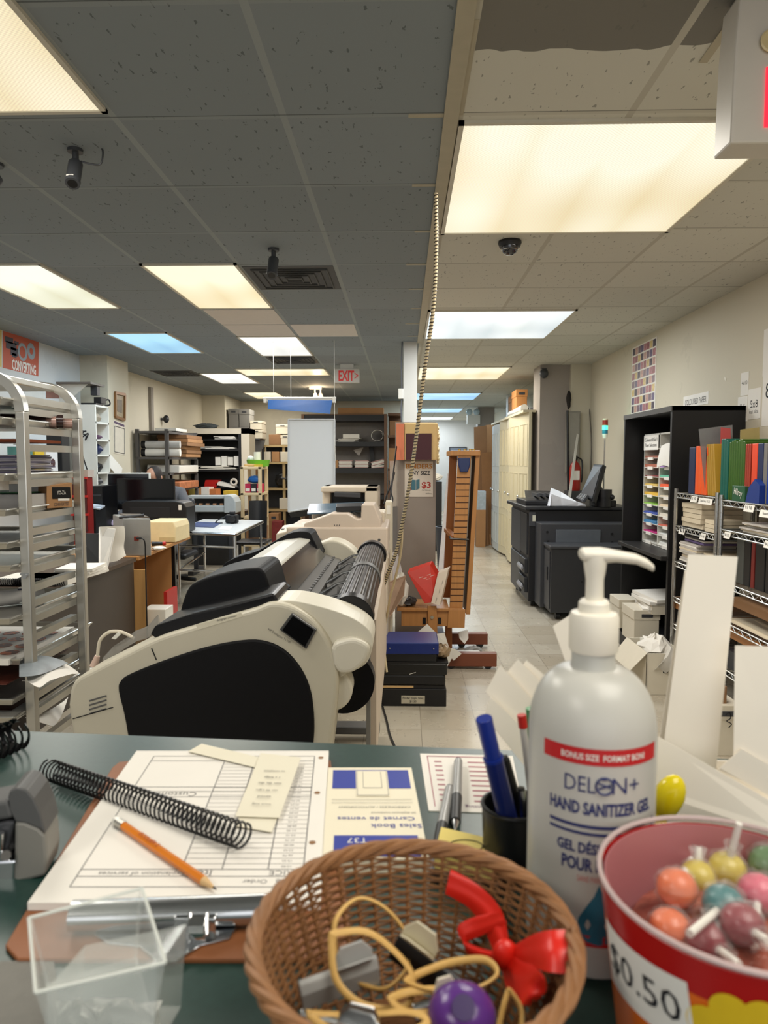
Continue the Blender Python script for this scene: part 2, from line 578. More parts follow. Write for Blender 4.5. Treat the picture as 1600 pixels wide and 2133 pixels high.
def fixture(x0, x1, y0, y1, m, label, e=1.0, tubes=False):
 t = thing('ceiling_light', label, 'ceiling light', ((x0 + x1) / 2, (y0 + y1) / 2, CEIL), 'fluorescent ceiling lights')
 b = B()
 w_ = 0.018
 for a, c in (((x0, y0), (x1, y0 + w_)), ((x0, y1 - w_), (x1, y1)), ((x0, y0), (x0 + w_, y1)), ((x1 - w_, y0), (x1, y1))):
  b.mm((a[0], a[1], CEIL - 0.012), (c[0], c[1], CEIL))
 b.ob('rim', fr_m, t)
 B().mm((x0 + w_, y0 + w_, CEIL - 0.007), (x1 - w_, y1 - w_, CEIL - 0.001)).ob('diffuser', m, t)
 a = (x1 - x0) * (y1 - y0) / 0.72
 l = area('fluorescent_lamp', (0, 0, -0.02), (0, 0, 0), (x1 - x0) * 0.9, (y1 - y0) * 0.9, LAMP * e * a, LC[m])
 l.parent = t
 return t
cx = [COLX - COLW * k for k in range(7)]
def L(c, y0, n, m, label, e=1.0):
 return fixture(cx[c + 1], cx[c], y0, y0 + ROW * n, m, label, e)
L(1, 1.22, 2, warm, 'large warm textured ceiling light in the near corner above the tray rack')
L(3, 4.24, 2, green, 'long greenish ceiling light over the left wall with the orange poster')
L(1, 4.27, 2, warm2, 'amber ceiling light beside the dark square vent and small camera')
L(3, 6.5, 2, blue, 'blue tinted ceiling light over the left desk and white pilaster')
L(1, 6.72, 2, white, 'bright white ceiling light directly past two pale tiles')
L(3, 9.5, 2, white, 'white ceiling light in front of the left far corner')
fixture(cx[3], cx[1], 9.05, 9.75, warm2, 'wide yellow ceiling light set crosswise above the blue banner roller', 0.8)
L(3, 12.1, 2, warm2, 'last yellow ceiling light over the black bookcase, partly behind the banner')
fixture(0.19, 1.345, 2.54, 3.75, warm, 'huge warm square ceiling light nearest the red-lit exit box', 0.8)
fixture(0.19, 1.345, 5.62, 6.9, cool, 'pale cool square ceiling light second along the right aisle', 0.8)
fixture(0.19, 1.345, 8.95, 10.3, warm2, 'yellow square ceiling light beside the white post over the aisle', 0.8)
fixture(0.19, 1.345, 12.3, 13.7, sky, 'blue square ceiling light past the yellow one over the aisle', 0.7)
fixture(0.19, 1.345, 15.9, 17.2, sky, 'thin blue ceiling light second from the far wall of the aisle', 0.7)
fixture(0.19, 1.345, 19.0, 20.3, cool, 'farthest pale ceiling light right before the far aisle wall', 0.7)
# the pair that lights the front of the shop, over and behind the counter
fixture(0.19, 1.345, -0.6, 0.6, warm, 'ceiling light over the front counter', 0.55)
fixture(cx[2], cx[1], -1.4, -0.2, warm, 'ceiling light behind the front counter', 0.8)
# the front counter and what lies on it
CT = 1.105
def K(px, py, dz=0.0):
 return Z(px, py, CT + dz)
laminate = Nodes('green_laminate')
laminate = laminate.done(laminate.mix(laminate.noise(160, 4), lin((26, 52, 47)), lin((40, 68, 62))), 0.33)
t = thing('service_counter', 'dark green laminate service counter in front of the wide printer', 'counter', (0, 0.5, 0))
a, c = K(-420, 1502), K(2100, 1601)
u = (c - a).normalized()
n_ = V((u.y, -u.x, 0))
b = B().slab([a, c, c + n_ * 0.78, a + n_ * 0.78], (0, 0, -0.035))
b.ob('countertop', laminate, t, bevel=0.004)
b = B().slab([a + n_ * 0.08 + u * 0.05 - V((0, 0, 0.035)), c + n_ * 0.08 - u * 0.05 - V((0, 0, 0.035)), c + n_ * 0.72 - u * 0.05 - V((0, 0, 0.035)), a + n_ * 0.72 + u * 0.05 - V((0, 0, 0.035))], (0, 0, -CT + 0.035))
b.ob('carcass', mk('counter_carcass', (60, 58, 54), 0.6), t)
# grey reflection on the counter, laid as a thin sheet in the near corner
pts = [K(-90, 2012), K(112, 2004), K(150, 2300), K(-120, 2300)]
tag(B().slab(pts, (0, 0, 0.002)).ob('glare_patch', mk('grey_glare', (118, 116, 110), 0.7, bump=0.2, scale=120)), 'grey reflection drawn as a sheet at the near corner of the green counter under the clear box', 'reflection')
# clipboard
hard = mk('hardboard', (136, 84, 50), 0.55, var=0.14, scale=40)
P0, P1, P2 = K(58, 1908), K(285, 1582), K(685, 1582)
pu = (P2 - P1).normalized()
pv = (P1 - P0).normalized()
PW, PL = (P2 - P1).length, (P1 - P0).length
t = thing('clipboard', 'brown hardboard clipboard holding a printed order form', 'clipboard', K(330, 1800))
q0, q1 = K(-6, 2008), K(243, 1590)
bu = pu
bl = (q1 - q0)
r_ = 0.014
out = [q0 + bu * r_, q0 + bu * 0.245 - bl.normalized() * 0, q0 + bu * 0.245 + bl, q1 + bu * (r_ * 1.4), q1 + bu * 0.004 - bl.normalized() * 0.005, q1 - bl.normalized() * (r_ * 1.4), q0 + bl.normalized() * r_]
B().slab(out, (0, 0, 0.004)).ob('board', hard, t, bevel=0.001)
# the clip: base plate, rolled bar, spring
mid = K(345, 1945)
b = B()
base = [K(196, 1950, .0045), K(215, 1925, .0045), K(300, 1905, .0045), K(480, 1905, .0045), K(500, 1925, .0045), K(478, 1958, .0045), K(420, 1972, .0045), K(368, 2005, .0045), K(330, 2008, .0045), K(290, 1975, .0045), K(225, 1968, .0045)]
b.slab(base, (0, 0, 0.0016))
b.ob('clip_plate', steel, t, bevel=0.0005)
b = B().tube([K(150, 1908, .016), K(565, 1893, .016)], 0.0105, 14)
b.ob('clip_roll', steel, t, smooth=True)
b = B().tube([K(395, 1935, .012), K(432, 1934, .012)], 0.009, 12).box(K(412, 1920, .012), (0.03, 0.016, 0.016))
b.tube([K(396, 1900, .022), K(396, 1950, .012)], 0.0018, 6).tube([K(430, 1900, .022), K(430, 1950, .012)], 0.0018, 6)
b.ob('clip_spring', chrome, t, bevel=0.001)
b = B().cyl(K(468, 1924, .006), K(468, 1924, .0072), 0.006, n=14)
b.ob('rivet_hole', mid_grey, t)
# the order form on it
def PP(uu, vv, dz=0.0):        # point on the form: 0..1 across, 0..1 away from the camera
 return P0 + pu * (PW * uu) + pv * (PL * vv) + V((0, 0, 0.0045 + dz))
t = thing('order_form_pad', 'white printed order form under the clip, with pencil and coil lying on it', 'form', PP(.5, .5))
B().slab([PP(0, 0), PP(1, 0), PP(1, 1), PP(0, 1)], (0, 0, 0.006)).ob('sheets', white_paper, t)
b = B()
def ln(u0, v0, u1, v1, wd=0.0005):
 p, q = PP(u0, v0, 0.0062), PP(u1, v1, 0.0062)
 d = (q - p).normalized()
 s_ = V((-d.y, d.x, 0)) * wd
 b.quad(p - s_, q - s_, q + s_, p + s_)
FL, FR = 0.11, 0.93
for vv in (.07, .12, .155, .60, .64, .675, .9, .945):
 ln(FL, vv, FR, vv)
for uu in (FL, FR):
 ln(uu, .07, uu, .945)
for uu in (.48, .63, .80):
 ln(uu, .155, uu, .9)
for k in range(1, 26):
 vv = .155 + k * .0286
 ln(.48, vv, FR, vv, 0.00025)
b.ob('printed_lines', mk('grey_print', (120, 118, 118), 0.8), t)
b = B()
g_ = -pu
h_ = -pv
for s_, uu, vv, w_ in (('Explanation of services', .34, .137, .07), ('Order', .76, .095, .02), ('Date', .88, .095, .02), ('Item', .55, .137, .02), ('PRICE', .86, .137, .024), ('Customer', .3, .62, .05)):
 b.text(s_, PP(uu, vv, .0062), g_, h_, wd=w_)
for k in range(24):
 b.text('%d.%02d' % (12 + k * 7 % 60, (k * 35) % 100), PP(.865, .17 + k * .0286, .0062), g_, h_, h=0.0028)
b.ob('lettering', mk('grey_print', (120, 118, 118), 0.8), t)
b = B()
for uu, vv in ((.962, .93), (.958, .63), (.955, .3)):
 b.cyl(PP(uu, vv, .006), PP(uu, vv, .0063), 0.003, n=12)
b.ob('punched_hole', brown_card, t)
# black plastic coil
b = B()
ca, cb = K(100, 1602, .0115), K(508, 1742, .0225)
d = cb - ca
L_ = d.length
d.normalize()
uu = V((0, 0, 1))
ww = d.cross(uu).normalized()
NT = 47
pts = [ca + d * (L_ * i / (NT * 14)) + uu * (0.0105 * math.cos(2 * PI * i / 14)) + ww * (0.0105 * math.sin(2 * PI * i / 14)) for i in range(NT * 14)]
b.tube(pts, 0.0011, 6)
tag(b.ob('binding_coil', black_satin, smooth=True), 'black plastic spiral binding coil lying across the order form', 'binding coil')
# pencil
t = thing('pencil', 'short orange pencil lying on the order form', 'pencil', K(340, 1780, .012))
pa, pb = K(240, 1708, .0145), K(451, 1853, .0145)
pd = (pb - pa).normalized()
Lp = (pb - pa).length
B().cyl(pa + pd * 0.016, pb - pd * 0.017, 0.0037, n=6).ob('shaft', mk('orange_paint', (214, 122, 30), 0.35, var=0.05), t)
b = B().cyl(pb - pd * 0.017, pb - pd * 0.004, 0.0037, 0.001, n=12)
b.ob('sharpened_wood', mk('bare_wood', (214, 178, 128), 0.7), t)
B().cyl(pb - pd * 0.004, pb, 0.001, 0.0003, n=8).ob('lead', ink, t)
b = B().cyl(pa + pd * 0.004, pa + pd * 0.016, 0.0040, n=12)
for k in range(3):
 b.cyl(pa + pd * (0.006 + .003 * k), pa + pd * (0.0075 + .003 * k), 0.0044, n=12)
b.ob('ferrule', aluminium, t)
B().cyl(pa, pa + pd * 0.004, 0.0037, n=12).ob('eraser', white_plastic, t)
sd = V((-pd.y, pd.x, 0))
B().text('ECOLIER 2', pa + pd * (Lp * .38) + V((0, 0, .0039)), pd, sd, wd=0.03).ob('lettering', mk('red_print', (150, 50, 30), 0.7), t)
# slips of paper
def slip(name, px, label, cat, m=white_paper, curl=0.0, grp=None, dz=.0115, nu=6):
 p = [K(x, y, dz) for x, y in px]
 b = B()
 def fn(u_, v_):
  q = (p[0] * (1 - u_) + p[1] * u_) * (1 - v_) + (p[3] * (1 - u_) + p[2] * u_) * v_
  return q + V((0, 0, curl * (v_ * (1 - v_) * 4 * .3 + v_ ** 3)))
 b.grid(fn, nu, 8, 0.0004)
 return tag(b.ob(name, m, smooth=True), label, cat, grp), p
note_m = mk('note_paper', (226, 220, 200), 0.8, var=0.03)
slip('paper_slip', [(392, 1565), (548, 1602), (552, 1580), (420, 1549)], 'blank cream paper slip poking out beyond the top of the order form', 'paper slip', note_m, dz=.0125)
slip('paper_slip', [(489, 1720), (566, 1733), (600, 1650), (530, 1640)], 'cream paper slip under the handwritten note beside the coil end', 'paper slip', note_m, dz=.0125)
o, p = slip('note_slip', [(490, 1700), (582, 1703), (627, 1583), (543, 1574)], 'handwritten cream note lying on the right of the order form', 'note', note_m, dz=.0142, curl=.003)
b = B()
for k, s_ in enumerate(('book bldg', 'saved', 'van 40 Light', 'mn de dic', '1 x Ridge', 'to complete')):
 tt = .15 + k * .11
 cpt = (p[0] * .5 + p[1] * .5) * (1 - tt) + (p[3] * .5 + p[2] * .5) * tt + V((0, 0, .0028))
 b.text(s_, cpt, p[0] - p[1], p[0] - p[3], h=0.0042)
b.ob('handwriting', ink, o)
# sales book
t = thing('sales_book', 'cream and blue sales book lying upside down beside the order form', 'receipt book', K(780, 1720))
sb = [K(672, 1818), K(894, 1818), K(857, 1621), K(684, 1621)]
def SP(u_, v_, dz=.0125):
 return (sb[0] * (1 - u_) + sb[1] * u_) * (1 - v_) + (sb[3] * (1 - u_) + sb[2] * u_) * v_ + V((0, 0, dz))
B().slab(sb, (0, 0, 0.012)).ob('cover', mk('cream_cover', (232, 224, 200), 0.55, var=0.02), t)
bl_ = mk('cover_blue', (34, 52, 150), 0.5)
def pt(b, u0, u1, v0, v1, dz):
 b.quad(SP(u0, v0, dz), SP(u1, v0, dz), SP(u1, v1, dz), SP(u0, v1, dz))
for v0, v1, u0, u1 in ((.72, .96, .06, .95), (.02, .21, .10, .93)):
 b = B()
 pt(b, u0, u1, v0, v1, .0123)
 b.ob('blue_band', bl_, t)
b = B().use(mk('cream_cover', (232, 224, 200), 0.55, var=0.02))
pt(b, .33, .70, .62, .945, .0126)
b.use(mid_grey)
for u0, u1, v0, v1 in ((.34, .69, .63, .635), (.34, .345, .63, .94), (.685, .69, .63, .94), (.41, .415, .72, .93), (.62, .625, .72, .93), (.41, .62, .72, .725), (.06, .94, .545, .548), (.06, .94, .58, .583)):
 pt(b, u0, u1, v0, v1, .0128)
b.ob('form_picture', None, t)
su, sv = (sb[0] - sb[1]), (sb[0] - sb[3])
b = B().text('Sales Book', SP(.73, .30), su, sv, h=.0075).text('Carnet de ventes', SP(.53, .375), su, sv, h=.0066, wd=.072)
b.ob('lettering', bl_, t, label='blue bold lettering')
b = B().text('CARBONLESS / AUTOCOPIANT', SP(.52, .5), su, sv, wd=.07).text('50 duplicates numbered', SP(.72, .44), su, sv, wd=.042)
b.ob('small_print', mid_grey, t)
B().text('T37', SP(.33, .16), su, sv, h=.008).ob('white_lettering', white_paper, t)
# price list card with pink rules
t = thing('price_list', 'white price list with faint pink lines under two gel pens', 'price list', K(975, 1635))
pl_ = [K(893, 1690), K(1092, 1697), K(1068, 1576), K(875, 1571)]
def LP(u_, v_, dz=.0012):
 return (pl_[0] * (1 - u_) + pl_[1] * u_) * (1 - v_) + (pl_[3] * (1 - u_) + pl_[2] * u_) * v_ + V((0, 0, dz))
B().slab(pl_, (0, 0, .0009)).ob('sheet', white_paper, t)
b = B()
for k in range(9):
 vv = .15 + k * .085
 for u0, u1 in ((.14, .22), (.5, .93 - .07 * (k % 3))):
  b.quad(LP(u0, vv), LP(u1, vv), LP(u1, vv + .022), LP(u0, vv + .022))
b.quad(LP(.07, .06), LP(.08, .06), LP(.08, .95), LP(.07, .95)).quad(LP(.07, .94), LP(.95, .94), LP(.95, .955), LP(.07, .955))
b.ob('printed_lines', mk('pink_print', (178, 120, 130), 0.8), t)
B().text('Colour Printing', LP(.66, .08), pl_[0] - pl_[1], pl_[0] - pl_[3], wd=.05).ob('lettering', mk('purple_print', (110, 70, 110), 0.8), t)
# gel pens
clear = mk('clear_plastic', (236, 238, 236), 0.06, alpha=.3, var=0.01)
frost = mk('frosted_plastic', (176, 176, 174), 0.3, trans=0.3, var=0.02)
def pen(a_, c_, label, r=.0052, barrel=frost, grip=black_plastic, name='gel_pen', cap=None, grp=None):
 a_, c_ = V(a_), V(c_)
 t = thing(name, label, 'pen', a_ * .5 + c_ * .5 - V((0, 0, r)), grp)
 d = (c_ - a_)
 at = lambda k: a_ + d * k
 B().cyl(at(.03), at(.58), r * .92, r, n=14).ob('barrel', barrel, t, smooth=True)
 B().cyl(at(.58), at(.90), r * 1.08, r * .98, n=14).ob('grip', grip, t, smooth=True)
 B().cyl(at(.90), at(1), r * .8, r * .15, n=12).ob('tip', steel if cap is None else cap, t, smooth=True)
 B().cyl(at(0), at(.04), r * .7, r * .85, n=12).ob('end_plug', grip, t, smooth=True)
 B().cyl(at(.04), at(.55), r * .3, n=8).ob('ink_tube', black_plastic, t)
 return t
pen(K(955, 1583, .0075), K(948, 1730, .0075), 'gel pen with black grip lying on the price list, farther of the two')
pen(K(937, 1640, .0075), K(908, 1790, .0075), 'gel pen with black grip lying half off the price list by the sales book')
# sticky notes in a black tray
t = thing('sticky_note_holder', 'black plastic tray of sticky notes behind the basket', 'note tray', K(965, 1790))
hq = [K(893, 1840), K(1046, 1872), K(1050, 1800), K(912, 1762)]
B().slab(hq, (0, 0, .012)).ob('tray', black_satin, t, bevel=.002)
t = thing('sticky_notes', 'pad of yellow sticky notes in the black tray', 'sticky notes', K(965, 1790, .012))
hq = [Z(905, 1808, CT + .012), Z(1026, 1832, CT + .012), Z(1034, 1778, CT + .012), Z(919, 1750, CT + .012)]
B().slab(hq, (0, 0, .012)).ob('pad', mk('sticky_yellow', (228, 208, 120), 0.8, var=.03), t)
b = B()
cc = (hq[0] + hq[1] + hq[2] + hq[3]) / 4 + V((0, 0, .0124))
b.tube([cc + V((.014 * math.cos(k / 24 * 2 * PI), .009 * math.sin(k / 24 * 2 * PI), 0)) for k in range(24)], .0004, 4, True)
b.ob('pen_scribble', ink, t)
# wicker basket
BC, BR = V((0.006, 0.376, CT)), 0.0885
wick = mk('wicker', (132, 92, 58), 0.6, var=0.3, scale=60, spec=.3)
wick2 = mk('wicker_light', (142, 100, 64), 0.55, var=0.25, scale=70)
t = thing('wicker_basket', 'round brown wicker basket full of clips and rubber bands', 'basket', BC)
def bprof(h):       # radius at height fraction h
 return 0.052 + (BR - 0.052 - 0.003) * (h ** 0.62)
HB = 0.082
b = B()
NR = 36
for k in range(NR):
 h = (k + .6) / NR
 r0 = bprof(h)
 for s_ in (0,):
  pts = []
  for i in range(176):
   th = 2 * PI * i / 176
   wv = math.sin(th * 22 + (PI if k % 2 else 0)) * 0.0011 + random.uniform(-.0002, .0002)
   pts.append(BC + V(((r0 + wv) * math.cos(th), (r0 + wv) * math.sin(th), .003 + h * HB + random.uniform(-.0003, .0003))))
  b.tube(pts, .0016, 5, True, flat=(.0009, .00135))
b.ob('weave', wick, t, smooth=True)
b = B()
for i in range(44):
 th = 2 * PI * (i + .25) / 44
 b.tube([BC + V((bprof(h) * math.cos(th), bprof(h) * math.sin(th), .003 + h * HB)) for h in (0, .15, .3, .45, .6, .75, .9, 1)], .0013, 5)
b.ob('ribs', wick, t, smooth=True)
b = B()
for q in range(4):
 pts = []
 for i in range(120):
  th = 2 * PI * i / 120
  a_ = th * 9 + q * PI / 2
  pts.append(BC + V(((BR - .001 + .0025 * math.cos(a_)) * math.cos(th), (BR - .001 + .0025 * math.cos(a_)) * math.sin(th), HB + .003 + .0028 * math.sin(a_))))
 b.tube(pts, .0026, 6, True)
b.ob('rim', wick2, t, smooth=True)
b = B()
for k in range(14):
 rr = .006 + k * .0036
 b.tube([BC + V((rr * math.cos(2 * PI * i / 60), rr * math.sin(2 * PI * i / 60), .003 + .0012 * (1 if (i + k) % 4 < 2 else 0))) for i in range(60)], .0017, 5, True)
b.ob('woven_bottom', wick, t, smooth=True)
# rubber bands
rubber = mk('rubber_tan', (206, 166, 96), 0.55, var=.06)
def band(pts, label, grp='rubber bands in the basket', wd=.0042):
 P = spline([V(p) for p in pts] + [V(pts[0])], 8)[:-1]
 b = B().tube(P, .001, 8, True, flat=(.0011, wd / 2))
 return tag(b.ob('rubber_band', rubber, smooth=True), label, 'rubber band', grp)
def BW(px, py, y):
 return W(px, py, y)
band([BW(698, 1985, .385), BW(700, 1915, .395), BW(745, 1872, .41), BW(800, 1890, .41), BW(845, 1945, .405), BW(850, 2010, .395), BW(800, 2060, .385), BW(725, 2035, .38)], 'upright loop of tan rubber band at the back of the basket')
band([BW(690, 1945, .38), BW(760, 1940, .385), BW(815, 1975, .385), BW(858, 2030, .38), BW(845, 2095, .37), BW(760, 2095, .365), BW(700, 2040, .37)], 'tan rubber band looped over the pale grey clip')
band([BW(845, 2045, .375), BW(900, 2062, .37), BW(985, 2060, .372), BW(1035, 2030, .375), BW(1010, 2000, .385), BW(940, 2005, .39), BW(880, 2025, .385)], 'wide tan rubber band lying in front of the cream and black clip')
band([BW(812, 2080, .362), BW(850, 2108, .36), BW(930, 2105, .36), BW(965, 2078, .365), BW(920, 2062, .37), BW(850, 2066, .37)], 'small tan rubber band over the purple gadget')
band([BW(640, 2110, .352), BW(700, 2150, .345), BW(820, 2160, .342), BW(890, 2130, .348), BW(850, 2108, .355), BW(740, 2115, .355)], 'tan rubber band nearest the camera in the basket')
band([BW(1060, 2060, .37), BW(1085, 2100, .365), BW(1080, 2150, .36), BW(1040, 2160, .36), BW(1045, 2110, .365)], 'tan rubber band by the basket wall below the red bow')
# clips
def bclip(a_, c_, hgt, jaw, lever, label, name='bulldog_clip', t0=.45, t1=.95, lh=.012):
 a_, c_ = V(a_), V(c_)
 t = thing(name, label, 'clip', a_ * .5 + c_ * .5 - V((0, 0, hgt)), 'clips in the basket')
 d = (c_ - a_).normalized()
 up = V((0, -.35, 1)).normalized()
 sd = d.cross(up).normalized()
 up = sd.cross(d)
 L2 = (c_ - a_).length
 b = B()
 ring = lambda q: [q + sd * x + up * z for x, z in ((-.006, -hgt), (.006, -hgt), (.0045, -hgt * .3), (.0015, 0), (-.0015, 0), (-.0045, -hgt * .3))]
 b.loft([ring(a_), ring(c_)])
 b.ob('jaw', jaw, t, bevel=.0008)
 e0, e1 = a_ + d * (L2 * t0), a_ + d * (L2 * t1)
 w_ = (e1 - e0) * .22
 for s_, k in ((-1, 1), (1, .55)):
  P = [e0, e0 + up * lh * .45 * k + sd * .002 * s_, e0 + w_ + up * lh * k + sd * .004 * s_, e1 - w_ + up * lh * k + sd * .004 * s_, e1 + up * lh * .45 * k + sd * .002 * s_, e1]
  B().slab(P, sd * .0012).ob('lever', lever, t, bevel=.0005)
 return t
greyclip = mk('pale_grey_enamel', (168, 168, 166), 0.4, var=.05)
bclip(BW(622, 2048, .37), BW(785, 1990, .385), .016, greyclip, greyclip, 'pale grey bulldog clip at the left of the basket')
bclip(BW(832, 1945, .40), BW(965, 2045, .385), .018, black_plastic, mk('cream_enamel', (204, 196, 170), .4), 'black bulldog clip with cream lever near the red bow', t0=.02, t1=.55, lh=.016)
bclip(BW(626, 2108, .352), BW(800, 2150, .348), .014, steel, steel, 'shiny steel bulldog clip nearest the camera')
bclip(BW(860, 2098, .362), BW(960, 2068, .368), .012, steel, cream_plastic, 'small steel clip with ivory lever under a rubber band')
# purple sharpener
t = thing('pencil_sharpener', 'round purple plastic sharpener at the bottom of the basket', 'sharpener', BW(960, 2110, .36) - V((0, 0, .02)))
pur = mk('purple_plastic', (96, 52, 136), 0.25, trans=.2)
c_ = BW(962, 2112, .355)
B().ball(c_, .018, 20, (1, 1, .75)).ob('shell', pur, t, smooth=True)
B().lathe([(.0035, 0), (.006, 0), (.006, .002), (.0035, .002)], c_ + V((0, -.009, .0105)), 20, rot(.7)).ob('hole_collar', mk('purple_dark', (52, 28, 88), .3), t, smooth=True)
# red satin bow
t = thing('ribbon_bow', 'red satin ribbon bow tucked inside the basket rim', 'bow', BW(1055, 1985, .42) - V((0, 0, .01)))
satin = mk('red_satin', (208, 32, 18), 0.38, var=.06, spec=.6)
def BI(px, py, lift=.005):          # the point of the basket's inner wall seen at px, py, lifted off it
 d = ray(px, py).normalized()
 p, k = V((0, 0, CAMZ)) + d * .28, 0
 while k < 500:
  q = p - BC
  if 0 < q.z < HB + .004 and math.hypot(q.x, q.y) > bprof(min(1, max(0, q.z / HB))) - lift and q.dot(V((d.x, d.y, 0))) > 0 or q.z < lift:
   break
  p, k = p + d * .001, k + 1
 return p
def strip(A, C, name, mid=0.0, nv=6):
 lf = lambda p: BI(p[0], p[1], .006 + max(0, .455 - p[2]) * .22)
 PA, PC = spline([lf(p) for p in A], 8), spline([lf(p) for p in C], 8)
 n = len(PA) - 1
 def fn(u_, v_):
  i = round(u_ * n)
  return PA[i] * (1 - v_) + PC[i] * v_ + V((0, -.4, 1)) * (mid * math.sin(PI * v_) + .0008 * math.sin(v_ * 9 + u_ * 3))
 return B().grid(fn, n, nv, .0005).ob(name, satin, t, smooth=60)
strip([(940, 1812, .455), (1000, 1848, .45), (1045, 1900, .44), (1062, 1975, .42)], [(928, 1862, .452), (975, 1888, .448), (1005, 1925, .436), (1035, 1992, .42)], 'ribbon_tail', .002)
strip([(1062, 1978, .415), (1110, 1950, .41), (1150, 1940, .402), (1196, 1938, .394)], [(1062, 1998, .415), (1100, 2010, .405), (1140, 2022, .396), (1178, 2028, .388)], 'ribbon_tail', .002)
strip([(1035, 1900, .43), (985, 1912, .425), (955, 1930, .42), (960, 1955, .415), (1000, 1975, .413), (1050, 1985, .412)], [(1055, 1925, .43), (1000, 1950, .42), (972, 1962, .416), (975, 1985, .41), (1010, 2005, .408), (1050, 2010, .41)], 'ribbon_loop', .002)
strip([(1050, 1985, .412), (1090, 2000, .408), (1128, 2030, .40), (1138, 2062, .395), (1115, 2085, .39)], [(1045, 2010, .408), (1052, 2040, .40), (1062, 2068, .394), (1085, 2088, .388), (1105, 2092, .387)], 'ribbon_loop', .003)
B().ball(BI(1052, 1988, .02), .0078, 14, (1, .7, 1.2)).ob('knot', satin, t, smooth=True)
# sanitizer bottle
BO = V((0.133, 0.492, CT))
bm_ = mk('frosted_bottle', (206, 205, 198), 0.32, var=.02, trans=.22, scale=30)
t = thing('sanitizer_bottle', 'tall frosted white pump bottle of hand sanitizer gel', 'pump bottle', BO)
RB = 0.0435
prof = [(.038, 0), (.0425, .004), (RB, .012), (RB, .158)]
for k in range(1, 11):
 a_ = k / 10 * PI / 2
 prof.append((.0155 + (RB - .0155) * math.cos(a_), .158 + .044 * math.sin(a_)))
prof += [(.0148, .206), (.0148, .222)]
B().lathe(prof, BO, 48).ob('body', bm_, t, smooth=30)
pw = mk('pump_white', (232, 226, 212), 0.4, var=.02)
cz = .213
B().lathe([(.0158, cz), (.0168, cz + .002), (.0168, cz + .024), (.0155, cz + .027), (.011, cz + .028), (.0105, cz + .034), (.009, cz + .036)], BO, 32).ob('collar', pw, t, smooth=30)
B().lathe([(.0062, cz + .034), (.0060, cz + .05), (.0070, cz + .056), (.0078, cz + .062), (.0080, cz + .068)], BO, 24).ob('plunger', pw, t, smooth=30)
b = B()
zz = CT + cz + .066
sec = []
for x, dz, hh, ww in ((-.0105, .002, .0028, .0055), (-.009, .0018, .0045, .007), (.004, .0010, .0055, .0075), (.014, .0005, .0042, .006), (.028, -.0015, .0036, .005), (.035, -.0045, .0034, .0045), (.0395, -.0075, .0025, .0035)):
 sec.append([BO + V((x, ww * math.cos(a_) * 1.0, zz - CT + dz + hh * math.sin(a_))) for a_ in [2 * PI * i / 14 for i in range(14)]])
b.loft(sec)
b.ob('spout', pw, t, smooth=True)
# printed label wrapped on the front
cd = V((-BO.x, -BO.y, 0)).normalized()
A0 = math.atan2(cd.y, cd.x) + math.radians(9)
def wrapb(z0, s0=0.0, off=.0004):
 def fn(x, y):
  a_ = A0 + (x + s0) / RB
  return V((BO.x + (RB + off) * math.cos(a_), BO.y + (RB + off) * math.sin(a_), z0 + y))
 return fn
def wrect(b, x0, x1, z0, z1, off=.0003, n=14):
 f_ = wrapb(0, 0, off)
 vs = []
 for i in range(n + 1):
  for z in (z0, z1):
   vs.append(f_(x0 + (x1 - x0) * i / n, z))
 return b.add(vs, [(2 * i, 2 * i + 2, 2 * i + 3, 2 * i + 1) for i in range(n)])
lred = mk('label_red', (190, 32, 36), .5)
lnavy = mk('label_navy', (44, 52, 104), .5)
wrect(B(), -.040, .044, 1.2535, 1.2645).ob('red_band', lred, t)
wrect(B(), -.026, .044, 1.131, 1.1385).ob('red_band', lred, t)
b = B().text('BONUS SIZE  FORMAT BONI', None, 0, 0, wd=.056, h=.0042, fn=wrapb(1.259, .002, .0007), bold=.02)
b.ob('band_lettering', white_paper, t)
b = B().text('DEL', None, 0, 0, h=.0105, wd=.020, fn=wrapb(1.2405, -.0135)).text('N+', None, 0, 0, h=.0105, wd=.019, fn=wrapb(1.2405, .0165))
ring = [wrapb(1.2405, .002, .0006)(.0055 * math.cos(2 * PI * i / 24), .0055 * math.sin(2 * PI * i / 24)) for i in range(24)]
b.tube(ring, .0007, 5, True)
for dx in (-.002, .002):
 b.tube([wrapb(1.2405, .002, .0006)(-.004, dx), wrapb(1.2405, .002, .0006)(.004, -dx * .5)], .0006, 4)
b.tube([wrapb(1.2405, .002, .0006)(dx, .0045) for dx in (-.002, .001)], .0006, 4)
b.text('HAND SANITIZER GEL', None, 0, 0, h=.0088, wd=.072, fn=wrapb(1.2245, .002), bold=.035)
wrect(b, -.034, .044, 1.2112, 1.2135)
wrect(b, -.034, .044, 1.2065, 1.2085)
b.text('GEL DÉSINFECTANT', None, 0, 0, h=.0092, wd=.064, fn=wrapb(1.1985, .004), bold=.035)
b.text('POUR LES MAINS', None, 0, 0, h=.0092, wd=.057, fn=wrapb(1.1865, .004), bold=.035)
b.ob('navy_lettering', lnavy, t)
B().text('SANS PARFUM - KILLS 99.9%', None, 0, 0, h=.004, wd=.04, fn=wrapb(1.177, .006)).ob('red_small_print', mk('pale_red_print', (206, 120, 112), .6), t)
